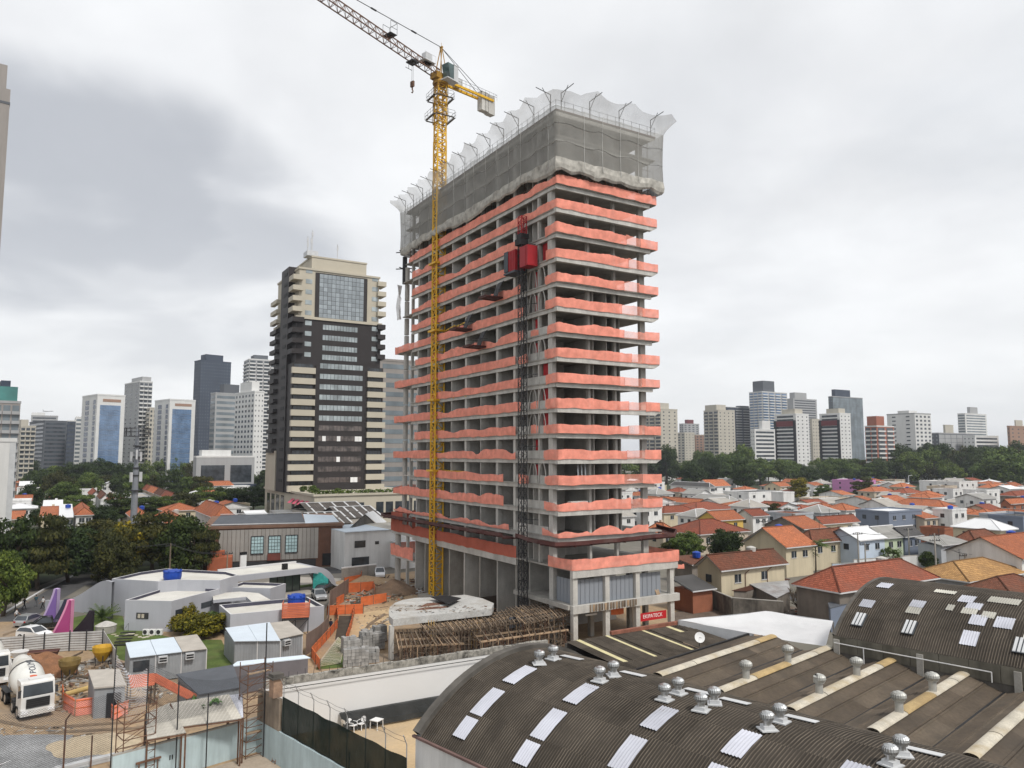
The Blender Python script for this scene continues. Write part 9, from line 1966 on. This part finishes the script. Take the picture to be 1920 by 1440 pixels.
band = [(1135, 856), (1168, 850), (1202, 856), (1240, 846), (1292, 862), (1318, 852), (1345, 862), (1372, 848), (1408, 846), (1462, 854), (1500, 860), (1556, 856), (1590, 860), (1625, 858), (1640, 862), (1668, 848), (1710, 845), (1748, 840), (1758, 850), (1790, 846), (1822, 838), (1852, 840), (1888, 838), (1915, 842)]
nb_ = ('beige tower', 'cream block', 'sand block', 'stepped tower', 'slate tower', 'white slab', 'twin towers', 'brick tower', 'pale tower', 'dark low block', 'terrace tower', 'frame edge')
for i, (u, vt) in enumerate(band):
 m = (D, M_, M_, O_, M_)[i % 5]; tr('%s park tree in the far band, %s from the construction tower' % (HUE[id(m)], ('1st 2nd 3rd 4th 5th 6th 7th 8th 9th 10th 11th 12th 13th 14th 15th 16th 17th 18th 19th 20th 21st 22nd 23rd 24th 25th').split()[i]), u, 900 + (i * 7) % 9, vt + (10 if 1415 < u < 1545 or 1590 < u < 1650 else 3), 22 + (i * 5) % 9, ('round', 'loose', 'flat', 'round')[i % 4], m, group='park trees in the far band')
for i, u in enumerate((60, 88, 112, 138, 165, 196, 226, 256, 288, 318, 348, 376, 500)):
 m = (D, M_, O_)[i % 3]; tr('%s tree in the low band under the left skyline, %s from the white slab' % (HUE[id(m)], ('1st 2nd 3rd 4th 5th 6th 7th 8th 9th 10th 11th 12th 13th').split()[i]), u, 930 + (i * 5) % 12, 884 + (i * 7) % 12, 20 + (i * 3) % 8, ('round', 'flat')[i % 2], m, group='band trees under the left skyline')
palm('tall feathery palm by the cream house and garden', gp(1530, 1075), 5.0, 3.4, 18)
palm('second feathery palm left of the tall one', gp(1508, 1072), 3.6, 2.8, 16)
palm('third low palm in the same front garden', gp(1484, 1068), 3.0, 2.8, 16)
t = thing('bare_tree', 'leafless thorny bush in the rubble yard', 'tree', gp(1502, 1150)); b = MB(); r = random.Random(4)
def twig(p, d, L_, k):
 q = p + d * L_; b.tube(p, q, 0.02 * (k + 1), 3, caps=False)
 if k > 0:
  for i in range(4): twig(p.lerp(q, r.uniform(0.4, 1)), (d + V((r.uniform(-1, 1), r.uniform(-1, 1), r.uniform(-.3, .6))) * 0.9).normalized(), L_ * 0.62, k - 1)
for i in range(5): twig(gp(1502, 1150), V((r.uniform(-.8, .8), r.uniform(-.8, .8), 1)).normalized(), 2.0, 3)
b.build('branch', WOOD_D, t)
# ------------------------------------------------------------------ poles and wires, mast, aeroplane
def pole(label, u, vb, vt, arms=1, m=None, rz=0.3, name='utility_pole', r0=0.16):
 p = gp(u, vb); h = at(u, vt, p.y).z; t = thing(name, label, 'utility pole', p, rz, 'utility poles'); b = MB(); b.tube((0, 0, 0), (0, 0, h), r0, 8, r0 * 0.65); b.build('shaft', m or CONC, t, local=True)
 for a in range(arms):
  b = MB(); z = h - 0.4 - 0.9 * a; b.box(-1.1, 1.1, -0.07, 0.07, z, z + 0.12)
  for x in (-1, -0.4, 0.4, 1): b.tube((x, 0, z + 0.12), (x, 0, z + 0.35), 0.05, 5)
  b.build('crossarm', DARK, t, local=True)
 return p + V((0, 0, h))
tops = {}
for k, a in {'a': ('tall concrete pole standing over the ochre tile roof', 1757, 1098, 1000), 'b': ('concrete pole with crossarm before the blank white gable', 1812, 1098, 1038), 'c': ('pole before the pale blue terrace house', 1611, 1072, 998), 'd': ('pole between the terrace houses and the white hip roof', 1706, 1060, 990), 'e': ('pole rising in front of the cream gable house', 1434, 1045, 975), 'f': ('pole beside the white house with blank gable', 1886, 1010, 965), 'g': ('slim pole before the green terrace house', 1624, 1078, 1018), 'h': ('thin pole by the orange roofs left of centre', 1408, 1000, 962), 'i': ('pole in front of the palms', 1490, 1060, 1008)}.items():
 tops[k] = pole(a[0], a[1], a[2], a[3], 2 if k in 'ab' else 1)
tops['L'] = pole('timber pole with crossarm behind the white pavilion roof', 317, 1092, 1019, 1, WOOD_D, 1.2); tops['L2'] = pole('thin pole in front of the brick kiosk', 425, 1085, 1035, 1, WOOD_D, 1.0)
def wire(label, p, q, n=3, sag=0.8, w=0.9):
 t = thing('power_line', label, 'cable', p, 0, 'overhead power lines'); d = (q - p).normalized(); s = V((-d.y, d.x, 0))
 for i in range(n):
  o = s * (i - (n - 1) / 2) * w; pts = [p.lerp(q, k / 12) + o - V((0, 0, 4 * sag * (k / 12) * (1 - k / 12))) for k in range(13)]; b = MB(); b.path(pts, 0.022, 3); b.build('wire', DARK, t)
far_l = at(-80, 1030, tops['L'].y - 5)
wire('wires sagging from the timber pole towards the street trees', tops['L'], far_l); wire('wires from the timber pole to the thin pole at the kiosk', tops['L'], tops['L2']); wire('wires between the poles of the ochre tile roof', tops['a'], tops['b']); wire('wires from the tall concrete pole towards the terrace houses', tops['a'], tops['d']); wire('wires along the terrace street', tops['d'], tops['c']); wire('wires from the blank gable pole out of frame', tops['b'], tops['b'] + V((22, 6, 0))); wire('wires from the palms to the pole before the terrace', tops['i'], tops['c']); wire('wires crossing to the pole of the cream gable', tops['i'], tops['e'])
t = thing('street_lamp', 'dark street lamp with round white head at the road under the trees', 'street lamp', gp(28, 1148)); b = MB(); q = gp(28, 1148); lh = at(28, 1103, q.y).z; b.tube(q, q + V((0, 0, lh)), 0.07, 6); b.build('post', DARK, t); b = MB(); b.tube(q + V((0, -.1, lh)), q + V((0, -.18, lh)), 0.42, 14); b.build('disc', WHITE, t)
for i, (u, vb, vt) in enumerate(((1825, 915, 885), (1705, 925, 892), (1478, 905, 880))):
 q = gp(u, vb); lh = at(u, vt, q.y).z; t = thing('street_lamp', 'tall far street lamp, %s' % ('beside the huge edge tree', 'behind the white hall', 'over the sawtooth hall')[i], 'street lamp', q, 0, 'far street lamps'); b = MB(); b.tube(q, q + V((0, 0, lh)), 0.16, 6); b.build('post', LGREY, t); b = MB(); b.bar(q + V((0, 0, lh)), q + V((2.2, 0, lh + 0.3)), 0.25); b.build('arm', LGREY, t)
q = gp(249, 1005); tm = thing('telecom_mast', 'grey tapered telecom mast with antenna ring and platform over the street trees', 'telecom mast', q); th_ = at(252, 803, q.y).z
MG = mat('mast_grey', (0.22, 0.235, 0.26), 0.5, 0.1, metal=0.2)
b = MB(); b.tube(q, q + V((0, 0, th_ * 0.62)), 0.95, 10, 0.72); b.build('shaft', MG, tm); b = MB(); b.tube(q + V((0, 0, th_ * 0.62)), q + V((0, 0, th_)), 0.6, 10, 0.45); b.build('shaft', MG, tm)
b = MB(); zt = q + V((0, 0, th_))
for i in range(12):
 a0, a1 = 2 * pi * i / 12, 2 * pi * (i + 1) / 12; P_ = lambda a, z: zt + V((3.2 * cos(a), 3.2 * sin(a), z))
 for z in (0, -1.0, -2.2): b.bar(P_(a0, z), P_(a1, z), 0.12)
 b.bar(P_(a0, -2.2), P_(a0, 0), 0.12); b.bar(P_(a0, -2.2), zt + V((0, 0, -2.2)), 0.1)
b.build('antenna_ring', DARK, tm)
for i, (a, z) in enumerate(((0.2, -14.5), (2.2, -15), (4.2, -14.6), (3.1, -9), (5.2, -8.5), (1.2, -9))):
 b = MB(); c = zt + V((1.3 * cos(a), 1.3 * sin(a), z)); b.rbox(c, 0.7, 0.45, 2.6, a); b.bar(c + V((0, 0, 1.2)), zt + V((0, 0, z + 1.2)), 0.1); b.build('antenna_panel', LGREY, tm)
b = MB(); b.lathe([(1.5, th_ - 17), (1.5, th_ - 16.8)], q, 12)
for z in (5, 8, 11, 13): b.lathe([(1.0, th_ - z), (1.0, th_ - z + 0.3)], q, 8)
b.build('platform', DARK, tm)
pc_ = at(91, 771, 1400); pl = thing('airliner', 'small far airliner climbing low over the left skyline', 'aeroplane', pc_, 0.0)
PW = mat('airliner_white', (0.55, 0.56, 0.58), 0.4, 0.05); b = MB(); b.tube((-8, 0, -.4), (8, 0, 0.3), 1.0, 8); b.tube((-11, 0, -.2), (-8, 0, -.4), 0.25, 8, 1.0); b.tube((8, 0, .3), (9.6, 0, 0.3), 1.0, 8, 0.3); b.build('fuselage', PW, pl, local=True)
b = MB(); b.add([(1.5, 0, -.3), (-2, 0, -.5), (-6, -9, 0.6), (-4.8, -9, .6), (-6, 9, .6), (-4.8, 9, .6)], [(0, 1, 2, 3), (0, 1, 4, 5)]); b.build('wing', PW, pl, local=True)
b = MB(); b.add([(-8, 0, .4), (-10.8, 0, .4), (-11.5, 0, 3.6), (-10.3, 0, 3.6)], [(0, 1, 2, 3)]); b.build('tail_fin', PW, pl, local=True)
# ------------------------------------------------------------------ light city haze
hz_ = bpy.data.materials.new('haze_air'); hz_.use_nodes = True; t_ = hz_.node_tree
for n in list(t_.nodes):
 if n.type != 'OUTPUT_MATERIAL': t_.nodes.remove(n)
pv = nd(t_, 'ShaderNodeVolumePrincipled'); pv.inputs['Color'].default_value = (0.86, 0.91, 1.0, 1); pv.inputs['Density'].default_value = 0.00012; pv.inputs['Anisotropy'].default_value = 0.2
t_.links.new(pv.outputs[0], t_.nodes['Material Output'].inputs['Volume'])
b = MB(); b.box(-5300, 5300, -600, 7300, -1.5, 140); b.build('haze', hz_, kind='stuff')
